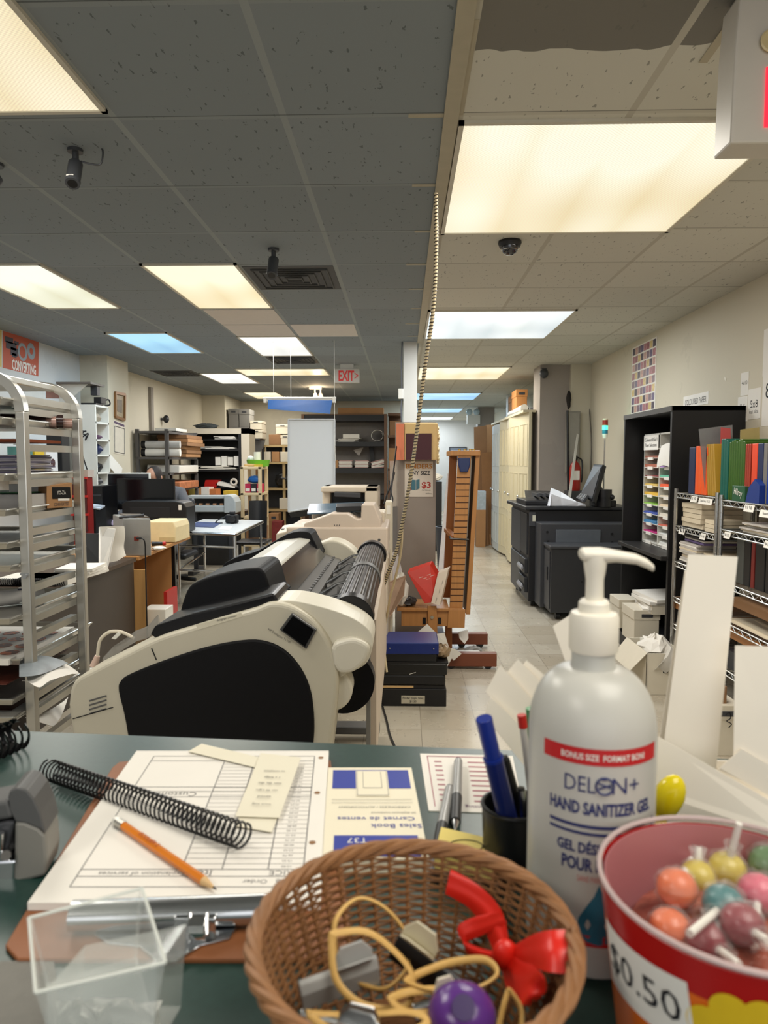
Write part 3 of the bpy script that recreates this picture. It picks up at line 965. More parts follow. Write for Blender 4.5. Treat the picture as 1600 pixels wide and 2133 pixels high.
# drop emblem
b = B()
f_ = wrapb(1.152, .000)
out = [(0, .022), (-.003, .014), (-.008, .006), (-.0125, -.002), (-.0135, -.008), (-.012, -.0135), (-.007, -.018), (0, -.0195), (.007, -.018), (.012, -.0135), (.0135, -.008), (.0125, -.002), (.008, .006), (.003, .014)]
vs = [f_(0, -.005)] + [f_(x, y) for x, y in out]
b.add(vs, [(0, i + 1, (i + 1) % len(out) + 1) for i in range(len(out))])
b.ob('drop_emblem', mk('drop_teal', (42, 104, 128), .4), t)
# candy tub
TC = V((0.186, 0.384, CT))
RT, HT = 0.0735, 0.111
t = thing('candy_tub', 'red and orange plastic candy tub with a handwritten price', 'tub', TC)
def trad(z):
 return 0.060 + (RT - 0.060) * z / HT
n = Nodes('tub_print')
g = n.mth('ADD', n.mth('MULTIPLY', n.noise(11, 1), .05), n.mth('MULTIPLY', n.x, -1.0))
colr = n.mix(n.mth('GREATER_THAN', g, 0.046), lin((186, 26, 22)), lin((226, 108, 26)))
colr = n.mix(n.mth('GREATER_THAN', n.z, 0.088), colr, lin((176, 24, 24)))
tub_m = n.done(colr, 0.22)
B().lathe([(.056, .001), (.060, .003)] + [(trad(z), z) for z in (.01, .03, .06, .08, .095, .108)] + [(RT - .0012, .108), (trad(.02) - .002, .02)], TC, 56).ob('printed_wall', tub_m, t, smooth=30)
B().lathe([(trad(.004) - .003, .004), (trad(.06) - .0022, .06), (trad(.106) - .0022, .108), (trad(.106) - .003, .108), (trad(.06) - .003, .06), (trad(.006) - .004, .006)], TC, 56).ob('inner_wall', mk('pink_inside', (184, 118, 122), 0.3, var=.05, trans=.1), t, smooth=30)
b = B()
b.tube([TC + V((RT * math.cos(2 * PI * i / 64), RT * math.sin(2 * PI * i / 64), HT)) for i in range(64)], .0016, 8, True)
b.ob('rim', mk('pale_pink_rim', (228, 206, 204), .2, trans=.4), t, smooth=True)
cdir = V((-TC.x, -TC.y, 0)).normalized()
CA = math.atan2(cdir.y, cdir.x)
def wrapt(ang, z0, tilt, off):
 ct, st = math.cos(tilt), math.sin(tilt)
 def fn(x, y):
  x, y = x * ct - y * st, x * st + y * ct
  z = z0 + y
  r = trad(z - CT) + off
  a_ = CA + ang + x / r
  return V((TC.x + r * math.cos(a_), TC.y + r * math.sin(a_), z))
 return fn
fl = wrapt(math.radians(-40), 1.178, math.radians(4), .0006)
def patch(b, fn, w_, h_, nu=12, nv=4):
 return b.grid(lambda u_, v_: fn((u_ - .5) * w_, (v_ - .5) * h_), nu, nv)
b = patch(B(), fl, .062, .036)
o = b.ob('price_label', white_paper, t)
b = B().text('$0.50', None, 0, 0, h=.018, wd=.052, fn=wrapt(math.radians(-40), 1.178, math.radians(4), .001))
b.ob('handwriting', ink, o)
b = B().use(mk('tub_yellow', (226, 190, 40), .3))
for dx, dz, r in ((0, 0, .011), (-.013, -.004, .010), (.013, -.003, .011), (-.004, .008, .009), (.01, .009, .009)):
 f_ = wrapt(math.radians(2), 1.184, 0, .0006 + .00005 * (dx > 0))
 vs = [f_(dx, dz)] + [f_(dx + r * math.cos(2 * PI * i / 20), dz + r * math.sin(2 * PI * i / 20)) for i in range(20)]
 b.add(vs, [(0, i + 1, (i + 1) % 20 + 1) for i in range(20)])
b.ob('yellow_blossom_print', None, t)
# lollipops
cols = [('orange', (226, 104, 44)), ('teal', (24, 112, 116)), ('yellow', (206, 186, 60)), ('dark red', (132, 24, 44)), ('pink', (214, 96, 120)), ('green', (70, 120, 60))]
wrap_m = {k: mk('candy_' + k.replace(' ', '_'), c, .3, var=.45, scale=90) for k, c in cols}
def lolly(c_, tip, kind, label):
 c_, tip = V(c_), V(tip)
 t = thing('lollipop', label, 'lollipop', c_ - V((0, 0, .011)), 'lollipops in the tub')
 B().ball(c_, .0115, 16, (1, 1, .92)).ob('candy', wrap_m[kind], t, smooth=True)
 q_ = random.Random(int(c_.x * 1e5))
 b = B().ball(c_, .0128, 14)
 b.v = [c_ + (v - c_) * q_.uniform(.92, 1.1) for v in b.v]
 b.ob('cellophane', mk('cellophane', (232, 226, 222), .12, alpha=.14, var=0), t)
 d = (tip - c_).normalized()
 B().cyl(c_ + d * .009, tip, .0021, n=10).ob('stick', white_plastic, t, smooth=True)
 b = B()
 for k in range(7):
  a_ = 2 * PI * k / 7
  u_ = d.orthogonal().normalized()
  q_ = d.cross(u_)
  e1 = u_ * math.cos(a_) + q_ * math.sin(a_)
  e2 = u_ * math.cos(a_ + .8) + q_ * math.sin(a_ + .8)
  b.quad(c_ + d * .010 + e1 * .003, c_ + d * .010 + e2 * .003, c_ + d * .018 + e2 * .006, c_ + d * .0185 + e1 * .006)
 b.ob('wrapper_frill', clear, t)
 return t
lolly(W(1410, 1850, .40), W(1440, 1790, .45), 'orange', 'orange wrapped lollipop against the left wall of the tub')
lolly(W(1395, 1935, .385), W(1330, 1990, .36), 'orange', 'second orange lollipop, lower left in the tub')
lolly(W(1508, 1885, .385), W(1437, 1945, .35), 'teal', 'teal wrapped lollipop with its stick lying toward the price label')
lolly(W(1545, 1925, .37), W(1600, 1960, .35), 'dark red', 'dark red lollipop in front of the teal one')
lolly(W(1455, 1830, .43), W(1455, 1765, .44), 'yellow', 'yellow lollipop at the back of the tub, short stick up')
lolly(W(1515, 1812, .43), W(1540, 1715, .425), 'yellow', 'yellow lollipop at the back with its long white stick standing up')
lolly(W(1580, 1860, .40), W(1570, 1970, .36), 'pink', 'pink lollipop by the right edge of the photo')
lolly(W(1600, 1800, .43), W(1640, 1740, .42), 'green', 'green lollipop at the far right in the tub')
lolly(W(1475, 1960, .372), W(1540, 2010, .345), 'dark red', 'dark red lollipop beneath the teal stick')
b = B()
b.lathe([(.001, .088), (.03, .086), (.055, .078), (.060, .07), (.060, .062), (.001, .06)], TC, 30)
tag(b.ob('candy_layer', mk('candy_mix', (150, 84, 70), .3, var=.8, scale=90, bump=.6), smooth=True), 'mixed wrapped candies filling the tub under the lollipops', 'candy', kind='stuff')
# pen cup and pens
PC = V((0.093, 0.575, CT))
t = thing('pen_cup', 'black mesh pen cup half hidden behind the sanitizer bottle', 'pen cup', PC)
n = Nodes('black_mesh')
mesh_m = n.done(lin((20, 20, 22)), .4)
B().lathe([(.024, 0), (.025, .002), (.027, .06), (.0255, .06), (.0235, .004), (.001, .004)], PC, 32).ob('cup_wall', mesh_m, t, smooth=30)
b = B()
b.tube([PC + V((.0263 * math.cos(2 * PI * i / 40), .0263 * math.sin(2 * PI * i / 40), .06)) for i in range(40)], .0018, 6, True)
b.ob('rim', black_satin, t, smooth=True)
# blue marker
t = thing('marker', 'fat blue marker leaning out of the pen cup', 'marker', PC + V((-.02, -.02, .004)))
ma, mb_ = W(1008, 1497, .55), W(1078, 1790, .565)
blm = mk('marker_blue', (24, 46, 132), 0.3)
d = mb_ - ma
B().cyl(ma, ma + d * .27, .0068, .0066, n=20).cyl(ma - d * .004, ma, .0064, .0068, n=20).ob('cap', blm, t, smooth=30)
B().cyl(ma + d * .27, mb_, .0078, .0082, n=20).ob('barrel', mk('marker_navy', (22, 34, 96), .3), t, smooth=30)
B().cyl(ma + d * .265, ma + d * .285, .0082, n=20).ob('collar', blm, t, smooth=30)
pen(W(1087, 1495, .60), W(1125, 1790, .595), 'slim grey pen with a red end standing in the pen cup', r=.0034, barrel=mk('grey_barrel', (176, 172, 168), .3), grip=mk('grey_barrel', (176, 172, 168), .3), name='ballpoint_pen')
o = [c for c in bpy.data.objects if c.name.startswith('ballpoint_pen')][0]
b = B().cyl(W(1086.5, 1489, .60), W(1090, 1515, .60), .0040, n=14)
b.ob('end_cap', red_paint, o, smooth=True, label='red end cap')
t = thing('marker', 'green marker mostly hidden behind the sanitizer bottle', 'marker', PC + V((.02, .02, .004)))
B().cyl(W(1109, 1475, .612), W(1118, 1600, .612), .0058, n=16).ob('cap', mk('marker_green', (24, 120, 62), .3), t, smooth=30)
B().cyl(W(1118, 1600, .612), W(1128, 1745, .612), .0060, n=16).ob('barrel', white_plastic, t, smooth=30)
pen(W(1050, 1575, .585), W(1112, 1800, .58), 'black pen with clear clip leaning beside the blue marker', r=.0045, barrel=black_satin, name='ballpoint_pen')
pen(W(1058, 1665, .565), W(1090, 1830, .56), 'short black pen at the front of the pen cup', r=.0042, barrel=black_satin, name='ballpoint_pen')
pen(W(1085, 1640, .575), W(1102, 1815, .57), 'black and silver pen between blue marker and bottle', r=.0042, barrel=steel, grip=black_satin, name='ballpoint_pen')
# yellow tip
t = thing('yellow_marker', 'glossy yellow oval cap sticking up between bottle and tub', 'marker', W(1390, 1790, .56))
yl = mk('glossy_yellow', (226, 206, 24), .2)
d0, d1 = W(1375, 1700, .55), W(1412, 1620, .55)
B().ball((d0 + d1) / 2, .0125, 18, (.95, .8, 1.5), rot(0, .38, 0)).ob('cap', yl, t, smooth=True)
B().cyl(W(1378, 1690, .55), W(1345, 1812, .55), .006, n=14).ob('barrel', yl, t, smooth=True)
# white card offcuts fanned out behind the bottle
card = mk('white_card', (240, 233, 220), 0.7, var=.02)
t = thing('card_holder', 'white cardboard holder hidden behind the bottle, with card strips in it', 'holder', Z(1290, 1640, CT))
b = B()
hc = W(1270, 1700, .66)
hx, hy = hc.x, hc.y
for a_, c_ in (((hx - .06, hy - .03, CT), (hx + .20, hy - .028, CT + .04)), ((hx - .06, hy + .03, CT), (hx + .20, hy + .032, CT + .05)), ((hx - .06, hy - .03, CT), (hx - .058, hy + .03, CT + .045)), ((hx + .198, hy - .03, CT), (hx + .20, hy + .03, CT + .045)), ((hx - .06, hy - .03, CT), (hx + .20, hy + .03, CT + .002))):
 b.mm(a_, c_)
b.ob('box', card, t)
def strip_card(px, y, label, y2=None, grp='white card offcuts'):
 pts = [W(x, yy, y if i < 2 or y2 is None else y2) for i, (x, yy) in enumerate(px)]
 return tag(B().slab(pts, (0, .0007, 0)).ob('card_strip', card), label, 'card strip', grp)
strip_card([(1434, 1155), (1537, 1160), (1473, 1790), (1352, 1790)], .645, 'tallest white card strip standing right of the pump bottle', .64)
strip_card([(1427, 1188), (1452, 1190), (1440, 1770), (1340, 1770)], .655, 'white card strip just behind the tallest one', .65)
strip_card([(1042, 1386), (1012, 1441), (1190, 1640), (1230, 1590)], .655, 'white card in the left fan whose tip points farthest left')
strip_card([(1079, 1373), (1050, 1410), (1200, 1590), (1240, 1540)], .662, 'white card with pen mark at the middle of the left fan')
strip_card([(1097, 1376), (1082, 1396), (1200, 1560), (1250, 1500)], .668, 'white card at the back of the left fan, highest of it')
strip_card([(1022, 1452), (1008, 1492), (1170, 1690), (1220, 1640)], .648, 'lowest white card of the left fan above the blue marker')
strip_card([(1152, 1305), (1214, 1264), (1290, 1480), (1225, 1510)], .672, 'white card leaning out left of the pump head')
strip_card([(1371, 1534), (1640, 1688), (1640, 1745), (1355, 1650)], .60, 'broad white card lying diagonally behind the tub', .595)
strip_card([(1532, 1345), (1680, 1350), (1680, 1690), (1497, 1602), (1528, 1575)], .62, 'wide white card standing at the right edge of the photo', .615)
strip_card([(1500, 1600), (1545, 1560), (1680, 1640), (1680, 1700)], .612, 'white card folded across the foot of the wide one')
b = B().slab([W(1040, 1438, .66), W(1066, 1462, .66), W(1065, 1464, .66), W(1039, 1440, .66)], (0, -.0005, 0))
b.ob('pen_mark', mid_grey, [o for o in bpy.data.objects if 'middle of the left fan' in str(o.get('label'))][0])
# hole punch, comb coil, clear box
t = thing('hole_punch', 'grey and chrome hole punch at the left edge of the counter', 'hole punch', K(40, 1800))
pg, pgd = mk('punch_grey', (126, 124, 118), .45, var=.05), mk('punch_dark', (84, 84, 84), .45, var=.05)
hA, hB_ = K(98, 1842), K(-150, 1900)
ax = (hB_ - hA).normalized()
cross_ = V((-ax.y, ax.x, 0))
def prof_loft(b, prof, o0, l0, l1):
 return b.loft([[o0 + ax * l + cross_ * -x + V((0, 0, z)) for x, z in prof] for l in (l0, l1)])
o0 = hA
# side view facing the camera's right: a rounded handle over a base
sideo = [K(30, 1842), K(92, 1838), K(100, 1790), K(97, 1745)]
b = B()
def SW(px, py, y=.556):
 return W(px, py, y)
outl = [(28, 1842), (94, 1826), (99, 1790), (95, 1740), (80, 1725), (50, 1712), (30, 1712)]
b.slab([SW(x, y) for x, y in outl], V((-.006, .035, 0)))
b.ob('body', pg, t, bevel=.003)
b = B()
outl = [(16, 1660), (20, 1648), (36, 1641), (54, 1645), (70, 1664), (84, 1695), (95, 1738), (85, 1728), (55, 1716), (32, 1712), (20, 1690)]
b.slab([SW(x, y) for x, y in outl], V((-.006, .036, 0)))
b.ob('handle', pgd, t, bevel=.003)
b = B().slab([SW(-120, 1850), SW(30, 1838), SW(32, 1792), (SW(-120, 1800))], V((-.003, .05, 0)))
b.ob('chrome_base', chrome, t, bevel=.002)
b = B().slab([SW(-120, 1745), SW(12, 1712), SW(30, 1712), SW(8, 1795), SW(-120, 1790)], V((-.003, .045, 0)))
b.ob('die_block', dark_grey, t, bevel=.002)
b = B().cyl(SW(12, 1782, .55), SW(12, 1782, .57), .004, n=14).cyl(SW(2, 1735, .552), SW(-2, 1790, .552), .003, n=10)
b.ob('pin', chrome, t, smooth=True)
b = B().slab([SW(-130, 1690), SW(16, 1668), SW(28, 1705), SW(-130, 1730)], V((-.003, .034, 0)))
b.ob('lever', pgd, t, bevel=.003)
b = B()
ca, cb = K(38, 1528, .017), K(-150, 1612, .017)
d = cb - ca
L_ = d.length
d.normalize()
ww = d.cross(V((0, 0, 1))).normalized()
for k in range(12):
 c_ = ca + d * (L_ * k / 12)
 pts = [c_ + V((0, 0, 1)) * (.0165 * math.cos(a_)) + ww * (.0165 * math.sin(a_)) for a_ in [i / 20 * 5.6 for i in range(21)]]
 b.tube(pts, .002, 6, flat=(.0009, .0042))
b.tube([ca + V((0, 0, -.0155)), cb + V((0, 0, -.0155))], .002, 6, flat=(.0012, .008))
tag(b.ob('binding_comb', mk('comb_black', (24, 24, 25), .18), smooth=True), 'thick black plastic binding comb at the far left of the counter', 'binding comb')
t = thing('clear_box', 'open clear acrylic box with crumpled film at the near left', 'acrylic box', K(200, 2180))
acr = mk('acrylic', (236, 240, 236), 0.05, alpha=.17, var=0)
Rm = [W(60, 1912, .400), W(296, 1850, .428), W(345, 2005, .372), W(74, 2068, .352)]
nz = (Rm[1] - Rm[0]).cross(Rm[3] - Rm[0]).normalized()
if nz.z > 0:
 nz = -nz
Bt = [p * .82 + (Rm[0] + Rm[1] + Rm[2] + Rm[3]) / 4 * .18 + nz * .045 for p in Rm]
b = B()
for i in range(4):
 j = (i + 1) % 4
 m_ = ((Rm[i] + Rm[j]) / 2 - (Rm[0] + Rm[2]) / 2).normalized() * .0022
 b.slab([Rm[i], Rm[j], Bt[j], Bt[i]], -m_)
b.slab(Bt, nz * .002)
b.ob('walls', acr, t, bevel=.0006)
b = B()
for i in range(4):
 b.tube([Rm[i], Rm[(i + 1) % 4]], .0010, 6)
b.ob('rim', mk('acrylic_edge', (226, 230, 224), .1, alpha=.8, var=0), t, smooth=True)
lo = [(100, 2062), (330, 2015), (318, 2200), (95, 2200)]
Lw = [W(x, y, .375) for x, y in lo]
b = B()
for i in range(4):
 j = (i + 1) % 4
 b.slab([Lw[i] + V((0, 0, 0)), Lw[j], Lw[j] + V((.004, .038, -.002)), Lw[i] + V((.004, .038, -.002))], (0, 0, .0015))
b.slab(Lw, (0, -.0015, 0))
b.ob('lower_tray', acr, t)
rr = random.Random(3)
b = B()
for k in range(7):
 x0 = 120 + 28 * k
 P = [[W(x0 + 26 * i + rr.uniform(-10, 10), 2085 + 26 * j + rr.uniform(-8, 8), .385 + rr.uniform(0, .02)) for j in range(4)] for i in range(3)]
 b.grid(lambda u_, v_: P[round(u_ * 2)][round(v_ * 3)], 2, 3, .0003)
tag(b.ob('film_wrapping', mk('clear_film', (236, 236, 230), .35, alpha=.85, var=.05)), 'crumpled clear film inside the acrylic box', 'plastic film', kind='stuff')
# the wide-format printer
YN, YF = 2.0, 3.78
cream = mk('printer_cream', (202, 196, 178), 0.42, var=.03)
cream2 = mk('printer_cream_light', (216, 211, 196), 0.42, var=.03)
pblack = mk('printer_black', (16, 16, 19), 0.3, var=.1, spec=.4)
pmatte = mk('printer_matte_black', (15, 15, 18), 0.55, var=.15, scale=50, spec=.25)
pgrey = mk('printer_grey', (92, 91, 90), 0.5)
t = PRN = thing('wide_format_printer', 'big cream and black wide-format printer on legs in front of the counter', 'large printer', (-.4, 2.9, 0))
def PXZ(px, py, y=YN):
 p = W(px, py, y)
 return (p.x, p.z)
def xz(pts, y):
 return [V((x, y, z)) for x, z in pts]
def smooth2(pts, n=5):
 return [tuple(p)[:2] for p in spline([V((x, z, 0)) for x, z in pts], n)]
# near side cover: cream outline
o1 = [PXZ(*p) for p in ((168, 1640), (150, 1530), (142, 1470), (145, 1440))]
o2 = smooth2([PXZ(*p) for p in ((145, 1440), (158, 1415), (200, 1392), (260, 1362), (330, 1328), (400, 1306), (470, 1285), (530, 1268), (565, 1256), (605, 1262), (645, 1285), (675, 1318), (695, 1360), (704, 1410), (702, 1460), (695, 1520), (680, 1640))], 5)
side = o1[:-1] + o2
b = B().loft([xz(side, YN + .0), xz(side, YN + .16)])
b.ob('side_cover', cream, t, bevel=.012, seg=3)
# the far side has the same cover
b = B().loft([xz(side, YF - .16), xz(side, YF)])
b.ob('side_cover', cream, t, bevel=.012, seg=3)
# black inset of the near side, slightly proud
i2 = smooth2([PXZ(*p) for p in ((285, 1640), (262, 1500), (248, 1440), (252, 1418), (275, 1402), (340, 1376), (420, 1350), (490, 1335), (545, 1333), (592, 1352), (628, 1392), (648, 1440), (655, 1500), (652, 1560), (640, 1640))], 4)
b = B().loft([xz(i2, YN - .006), xz(i2, YN + .02)])
b.ob('side_panel', pmatte, t, bevel=.006)
# grooved seam lines, vent slots, front corner notch
b = B()
def bar(p, q, wd, y=YN - .001, m=None):
 p, q = PXZ(*p), PXZ(*q)
 d = V((q[0] - p[0], 0, q[1] - p[1])).normalized()
 s_ = V((-d.z, 0, d.x)) * wd
 P, Q = V((p[0], y, p[1])), V((q[0], y, q[1]))
 b.slab([P - s_, Q - s_, Q + s_, P + s_], (0, .004, 0))
for k in range(4):
 bar((186, 1460 + 9 * k), (222, 1449 + 9 * k), .0022, YN - .002)
b.ob('vent_slots', pgrey, t)
b = B()
bar((152, 1497), (236, 1473), .0011, YN - .002)
bar((316, 1350), (326, 1374), .0013, YN - .002)
b.ob('panel_seam', pblack, t)
# main body: one section run between the side covers
def P3(px, py, y):
 return W(px, py, y)
body = [(-.86, .62), (-.90, .76), (-.88, .83), (-.72, .93), (-.60, .975), (-.52, .985), (-.40, .97), (-.30, .93), (-.22, .87), (-.20, .78), (-.22, .62)]
b = B().loft([xz(body, YN + .1), xz(body, YF - .1)])
b.ob('body', pgrey, t, bevel=.01)
# rear deck: glossy black sloping window behind the near cover
b = B()
rw = [PXZ(*p, YN + .03) for p in ((312, 1322), (322, 1304), (400, 1278), (500, 1254), (570, 1236), (580, 1252), (530, 1272), (400, 1312), (330, 1334))]
b.loft([xz(rw, YN + .03), xz(rw, YN + .24)])
b.ob('rear_window', pblack, t, bevel=.006)
# raised black end cap near, and far
def cap(y0, y1, pxs, yy, name='end_cap'):
 pts = smooth2([PXZ(*p, yy) for p in pxs], 4)
 b = B().loft([xz(pts, y0), xz(pts, y1)])
 return b.ob(name, pmatte, t, bevel=.012, seg=3)
cap(2.22, 2.50, ((372, 1290), (380, 1255), (395, 1222), (425, 1205), (470, 1192), (520, 1183), (545, 1186), (556, 1205), (566, 1240), (574, 1262), (480, 1290)), 2.22)
cap(3.42, 3.62, ((462, 1185), (470, 1172), (500, 1158), (540, 1146), (600, 1112), (640, 1108), (652, 1122), (662, 1145), (660, 1165), (560, 1185)), 3.42)
# grey-white lid, dark strip, platen
sec = [(-.640, 1.035), (-.615, 1.058), (-.56, 1.072), (-.50, 1.078), (-.455, 1.072), (-.448, 1.06), (-.46, 1.03), (-.56, 1.02)]
b = B().loft([xz(sec, 2.48), xz(sec, 3.46)])
b.ob('top_lid', mk('lid_grey_white', (196, 194, 184), .3, var=.03), t, bevel=.004)
b = B().slab([(-.452, 2.46, 1.066), (-.385, 2.46, .985), (-.40, 2.46, .975), (-.465, 2.46, 1.05)], (0, 1.02, 0))
b.ob('front_window', mk('smoke_window', (36, 36, 38), .12), t)
b = B().slab([(-.40, 2.2, .985), (-.315, 2.2, .955), (-.315, 2.2, .935), (-.40, 2.2, .96)], (0, 1.36, 0))
b.ob('platen', mk('platen_grey', (96, 92, 88), .4, .3), t)
b = B()
for k in range(26):
 y = 2.2 + 1.36 * k / 26
 b.mm((-.352, y, .966), (-.342, y + .03, .972))
b.ob('platen_ribs', pgrey, t)
b = B().slab([(-.42, 2.2, .992), (-.402, 2.2, .984), (-.402, 2.2, .972), (-.42, 2.2, .98)], (0, 1.36, 0))
b.ob('chrome_strip', steel, t)
# catch tray in black with raised fins and thin rods
sec = [(-.315, .94), (-.27, .925), (-.235, .89), (-.23, .80), (-.30, .80)]
b = B().loft([xz(sec, 2.2), xz(sec, 3.6)])
b.ob('catch_tray', pblack, t, bevel=.01)
for k in range(5):
 y = 2.36 + .26 * k
 b = B().loft([[V((-.31, y - .05, .945)), V((-.31, y + .05, .945)), V((-.31, y, .96))], [V((-.245, y - .05, .915)), V((-.245, y + .05, .915)), V((-.245, y, .992))], [V((-.20, y - .02, .90)), V((-.20, y + .02, .90)), V((-.20, y, .96))]])
 b.ob('guide_fin', pgrey, t, bevel=.004)
 B().tube([(-.312, y - .02, .957), (-.25, y + .0, .992), (-.205, y + .02, 1.0), (-.16, y + .03, 1.005)], .0048, 7).ob('guide_rod', steel, t, smooth=True)
# big ribbed roller
rc = V((-.165, 0, .955))
ring = []
nseg = 96
for yy in (2.26, 3.66):
 ring.append([V((rc.x + (.066 + (.0022 if (i // 2) % 2 else 0)) * math.cos(2 * PI * i / nseg), yy, rc.z + (.066 + (.0022 if (i // 2) % 2 else 0)) * math.sin(2 * PI * i / nseg))) for i in range(nseg)])
B().loft(ring).ob('ribbed_roller', mk('roller_black', (40, 38, 38), .3, .35, var=.1), t)
B().cyl((rc.x, 2.92, rc.z), (rc.x, 2.99, rc.z), .071, n=40).ob('roller_band', pgrey, t, smooth=30)
B().cyl((rc.x, 2.20, rc.z), (rc.x, 2.262, rc.z), .074, n=32).ob('roller_flange', pblack, t, smooth=30)
B().cyl((rc.x, 3.66, rc.z), (rc.x, 3.75, rc.z), .078, n=32).ob('roller_flange', pblack, t, smooth=30)
# front fairing beside the near cover: rounded cream lobe
lobe = smooth2([PXZ(*p) for p in ((560, 1257), (610, 1256), (680, 1272), (735, 1293), (768, 1318), (776, 1345), (768, 1378), (752, 1396), (722, 1408), (704, 1414), (690, 1360), (650, 1300))], 4)
b = B().loft([xz(lobe, YN + .03), xz(lobe, YN + .2)])
b.ob('loading_cover', cream2, t, bevel=.022, seg=4)
hand = smooth2([PXZ(*p, YN) for p in ((690, 1352), (700, 1338), (735, 1330), (762, 1340), (770, 1356), (760, 1380), (735, 1400), (708, 1402), (694, 1385))], 4)
b = B().loft([xz(hand, YN - .004), xz(hand, YN + .1)])
b.ob('cover_latch', cream2, t, bevel=.012, seg=3)
# control display on the near shoulder
q = [W(582, 1312, YN - .012), W(638, 1353, YN - .012), W(660, 1312, YN - .012), W(608, 1277, YN - .012)]
B().slab(q, (0, .012, 0)).ob('display_frame', mk('display_grey', (70, 70, 70), .35), t, bevel=.003)
cq = (q[0] + q[1] + q[2] + q[3]) / 4
B().slab([cq + (p - cq) * .84 + V((0, -.002, 0)) for p in q], (0, .004, 0)).ob('display_screen', mk('screen_black', (10, 11, 14), .08), t)
# model writing on the shoulder and the label strip
b = B()
P_, Q_ = W(425, 1303, YN - .002), W(520, 1280, YN - .002)
b.text('designjet printer', (P_ + Q_) / 2 + V((0, 0, .005)), Q_ - P_, V((0, 0, 1)), wd=.06)
b.ob('lettering', pgrey, t)
b = B()
P_, Q_ = W(555, 1302, YN + .004), W(625, 1345, YN + .004)
b.text('HP Designjet T1100', (W(552, 1308, YN - .003) + W(612, 1342, YN - .003)) / 2, Q_ - P_, V((.3, 0, .9)), wd=.075)
b.ob('lettering', pgrey, t)
b = B().slab([W(408, 1302, YN - .001), W(502, 1276, YN - .001), W(506, 1284, YN - .001), W(412, 1312, YN - .001)], (0, .002, 0))
b.ob('label_strip', mk('printer_label', (222, 216, 196), .4), t)
# lower front: spool disc, media roll, apron
B().cyl((-.215, YN + .05, .775), (-.215, YN + .14, .775), .066, n=36).ob('spool_hub', cream2, t, smooth=30, bevel=.008)
B().cyl((-.185, YN + .14, .77), (-.185, YN + .20, .77), .098, n=40).ob('spool_flange', pblack, t, smooth=30)
B().cyl((-.185, YN + .2, .775), (-.185, YF - .1, .775), .06, n=32).ob('media_roll', mk('roll_dark', (44, 44, 46), .25, .2), t, smooth=30)
B().mm((-.118, YN + .24, .45), (-.106, YF - .05, .90)).ob('apron', mk('apron_grey', (128, 126, 122), .5), t)
B().mm((-.106, YN + .30, .45), (-.088, YF - .05, .93)).ob('apron_edge', mk('apron_cream', (206, 190, 172), .5), t)
B().box(W(769, 1300, YN + .2), (.012, .03, .014)).ob('blue_lever', mk('lever_blue', (120, 150, 200), .4), t, bevel=.003)
# stand
for y in (2.12, 3.58):
 B().mm((-.62, y, .07), (-.50, y + .08, .66)).ob('leg', pgrey, t, bevel=.008)
 f = B().mm((-.95, y - .01, .04), (-.12, y + .09, .08)).ob('foot', pgrey, t, bevel=.008)
 b = B()
 for x in (-.92, -.15):
  b.cyl((x, y + .02, .025), (x, y + .06, .025), .025, n=18)
 b.ob('casters', pblack, f, smooth=30)
B().mm((-.58, 2.2, .3), (-.54, 3.58, .4)).ob('cross_beam', pgrey, t)
# plastic film lying on the rear deck of the printer, white cable with plug
b = B()
rr = random.Random(5)
P = [[W(212 + 24 * i + rr.uniform(-4, 4), 1388 - 16 * i - (34 * (1 - abs(j - 1.5) / 1.5) if j else 0) + rr.uniform(-6, 6), 2.15 + .05 * j) for j in range(4)] for i in range(6)]
b.grid(lambda u_, v_: P[round(u_ * 5)][round(v_ * 3)], 5, 3, .0004)
tag(b.ob('plastic_bag', mk('dull_film', (150, 146, 138), .12, alpha=.4, var=.1), smooth=True), 'crumpled clear plastic bag on the rear slope of the wide printer', 'plastic bag')
t = thing('power_cable', 'cream power cable with plug arching beside the wide printer', 'cable', W(200, 1385, 2.18))
pts = spline([W(203, 1368, 2.2), W(208, 1335, 2.2), W(225, 1318, 2.2), W(245, 1315, 2.2), W(262, 1320, 2.2), W(280, 1330, 2.2)], 8)
B().tube(pts, .0055, 8).ob('cord', cream_plastic, t, smooth=True)
B().cyl(W(196, 1388, 2.2), W(203, 1366, 2.2), .014, .008, n=12).ob('plug', mk('plug_pink', (206, 178, 162), .4), t, smooth=True)
B().slab([W(232, 1330, 2.19), W(246, 1316, 2.19), W(250, 1322, 2.19), W(240, 1332, 2.19)], (0, .01, 0)).ob('tie', white_plastic, t)
# cream copiers behind it
cop = mk('copier_cream', (212, 200, 182), .45, var=.03)
cop2 = mk('copier_pinkish', (204, 188, 172), .45, var=.03)
t = thing('copier', 'cream office copier with blue feeder tray behind the wide printer', 'copier', (-.38, 4.55, 0))
B().mm((-.70, 4.3, .06), (-.095, 4.9, .90)).ob('cabinet', cop, t, bevel=.012)
B().mm((-.71, 4.28, .905), (-.092, 4.9, 1.05)).ob('scanner_body', cop2, t, bevel=.012)
b = B()
for x in (W(668, 1122, 4.28).x, W(790, 1122, 4.28).x):
 b.cyl((x, 4.275, W(0, 1122, 4.28).z), (x, 4.285, W(0, 1122, 4.28).z), .008, n=14)
b.ob('screw', steel, t)
b = B()
for k in range(7):
 b.mm((-.30 + .026 * k, 4.294, .86), (-.282 + .026 * k, 4.301, .885))
b.mm((-.30, 4.294, .868), (-.115, 4.302, .872))
b.ob('vent_slots', dark_grey, t)
prof = [PXZ(*p, 4.3) for p in ((632, 1100), (634, 1090), (655, 1083), (690, 1070), (724, 1070), (745, 1082), (752, 1081), (753, 1051), (779, 1051), (793, 1084), (794, 1102))]
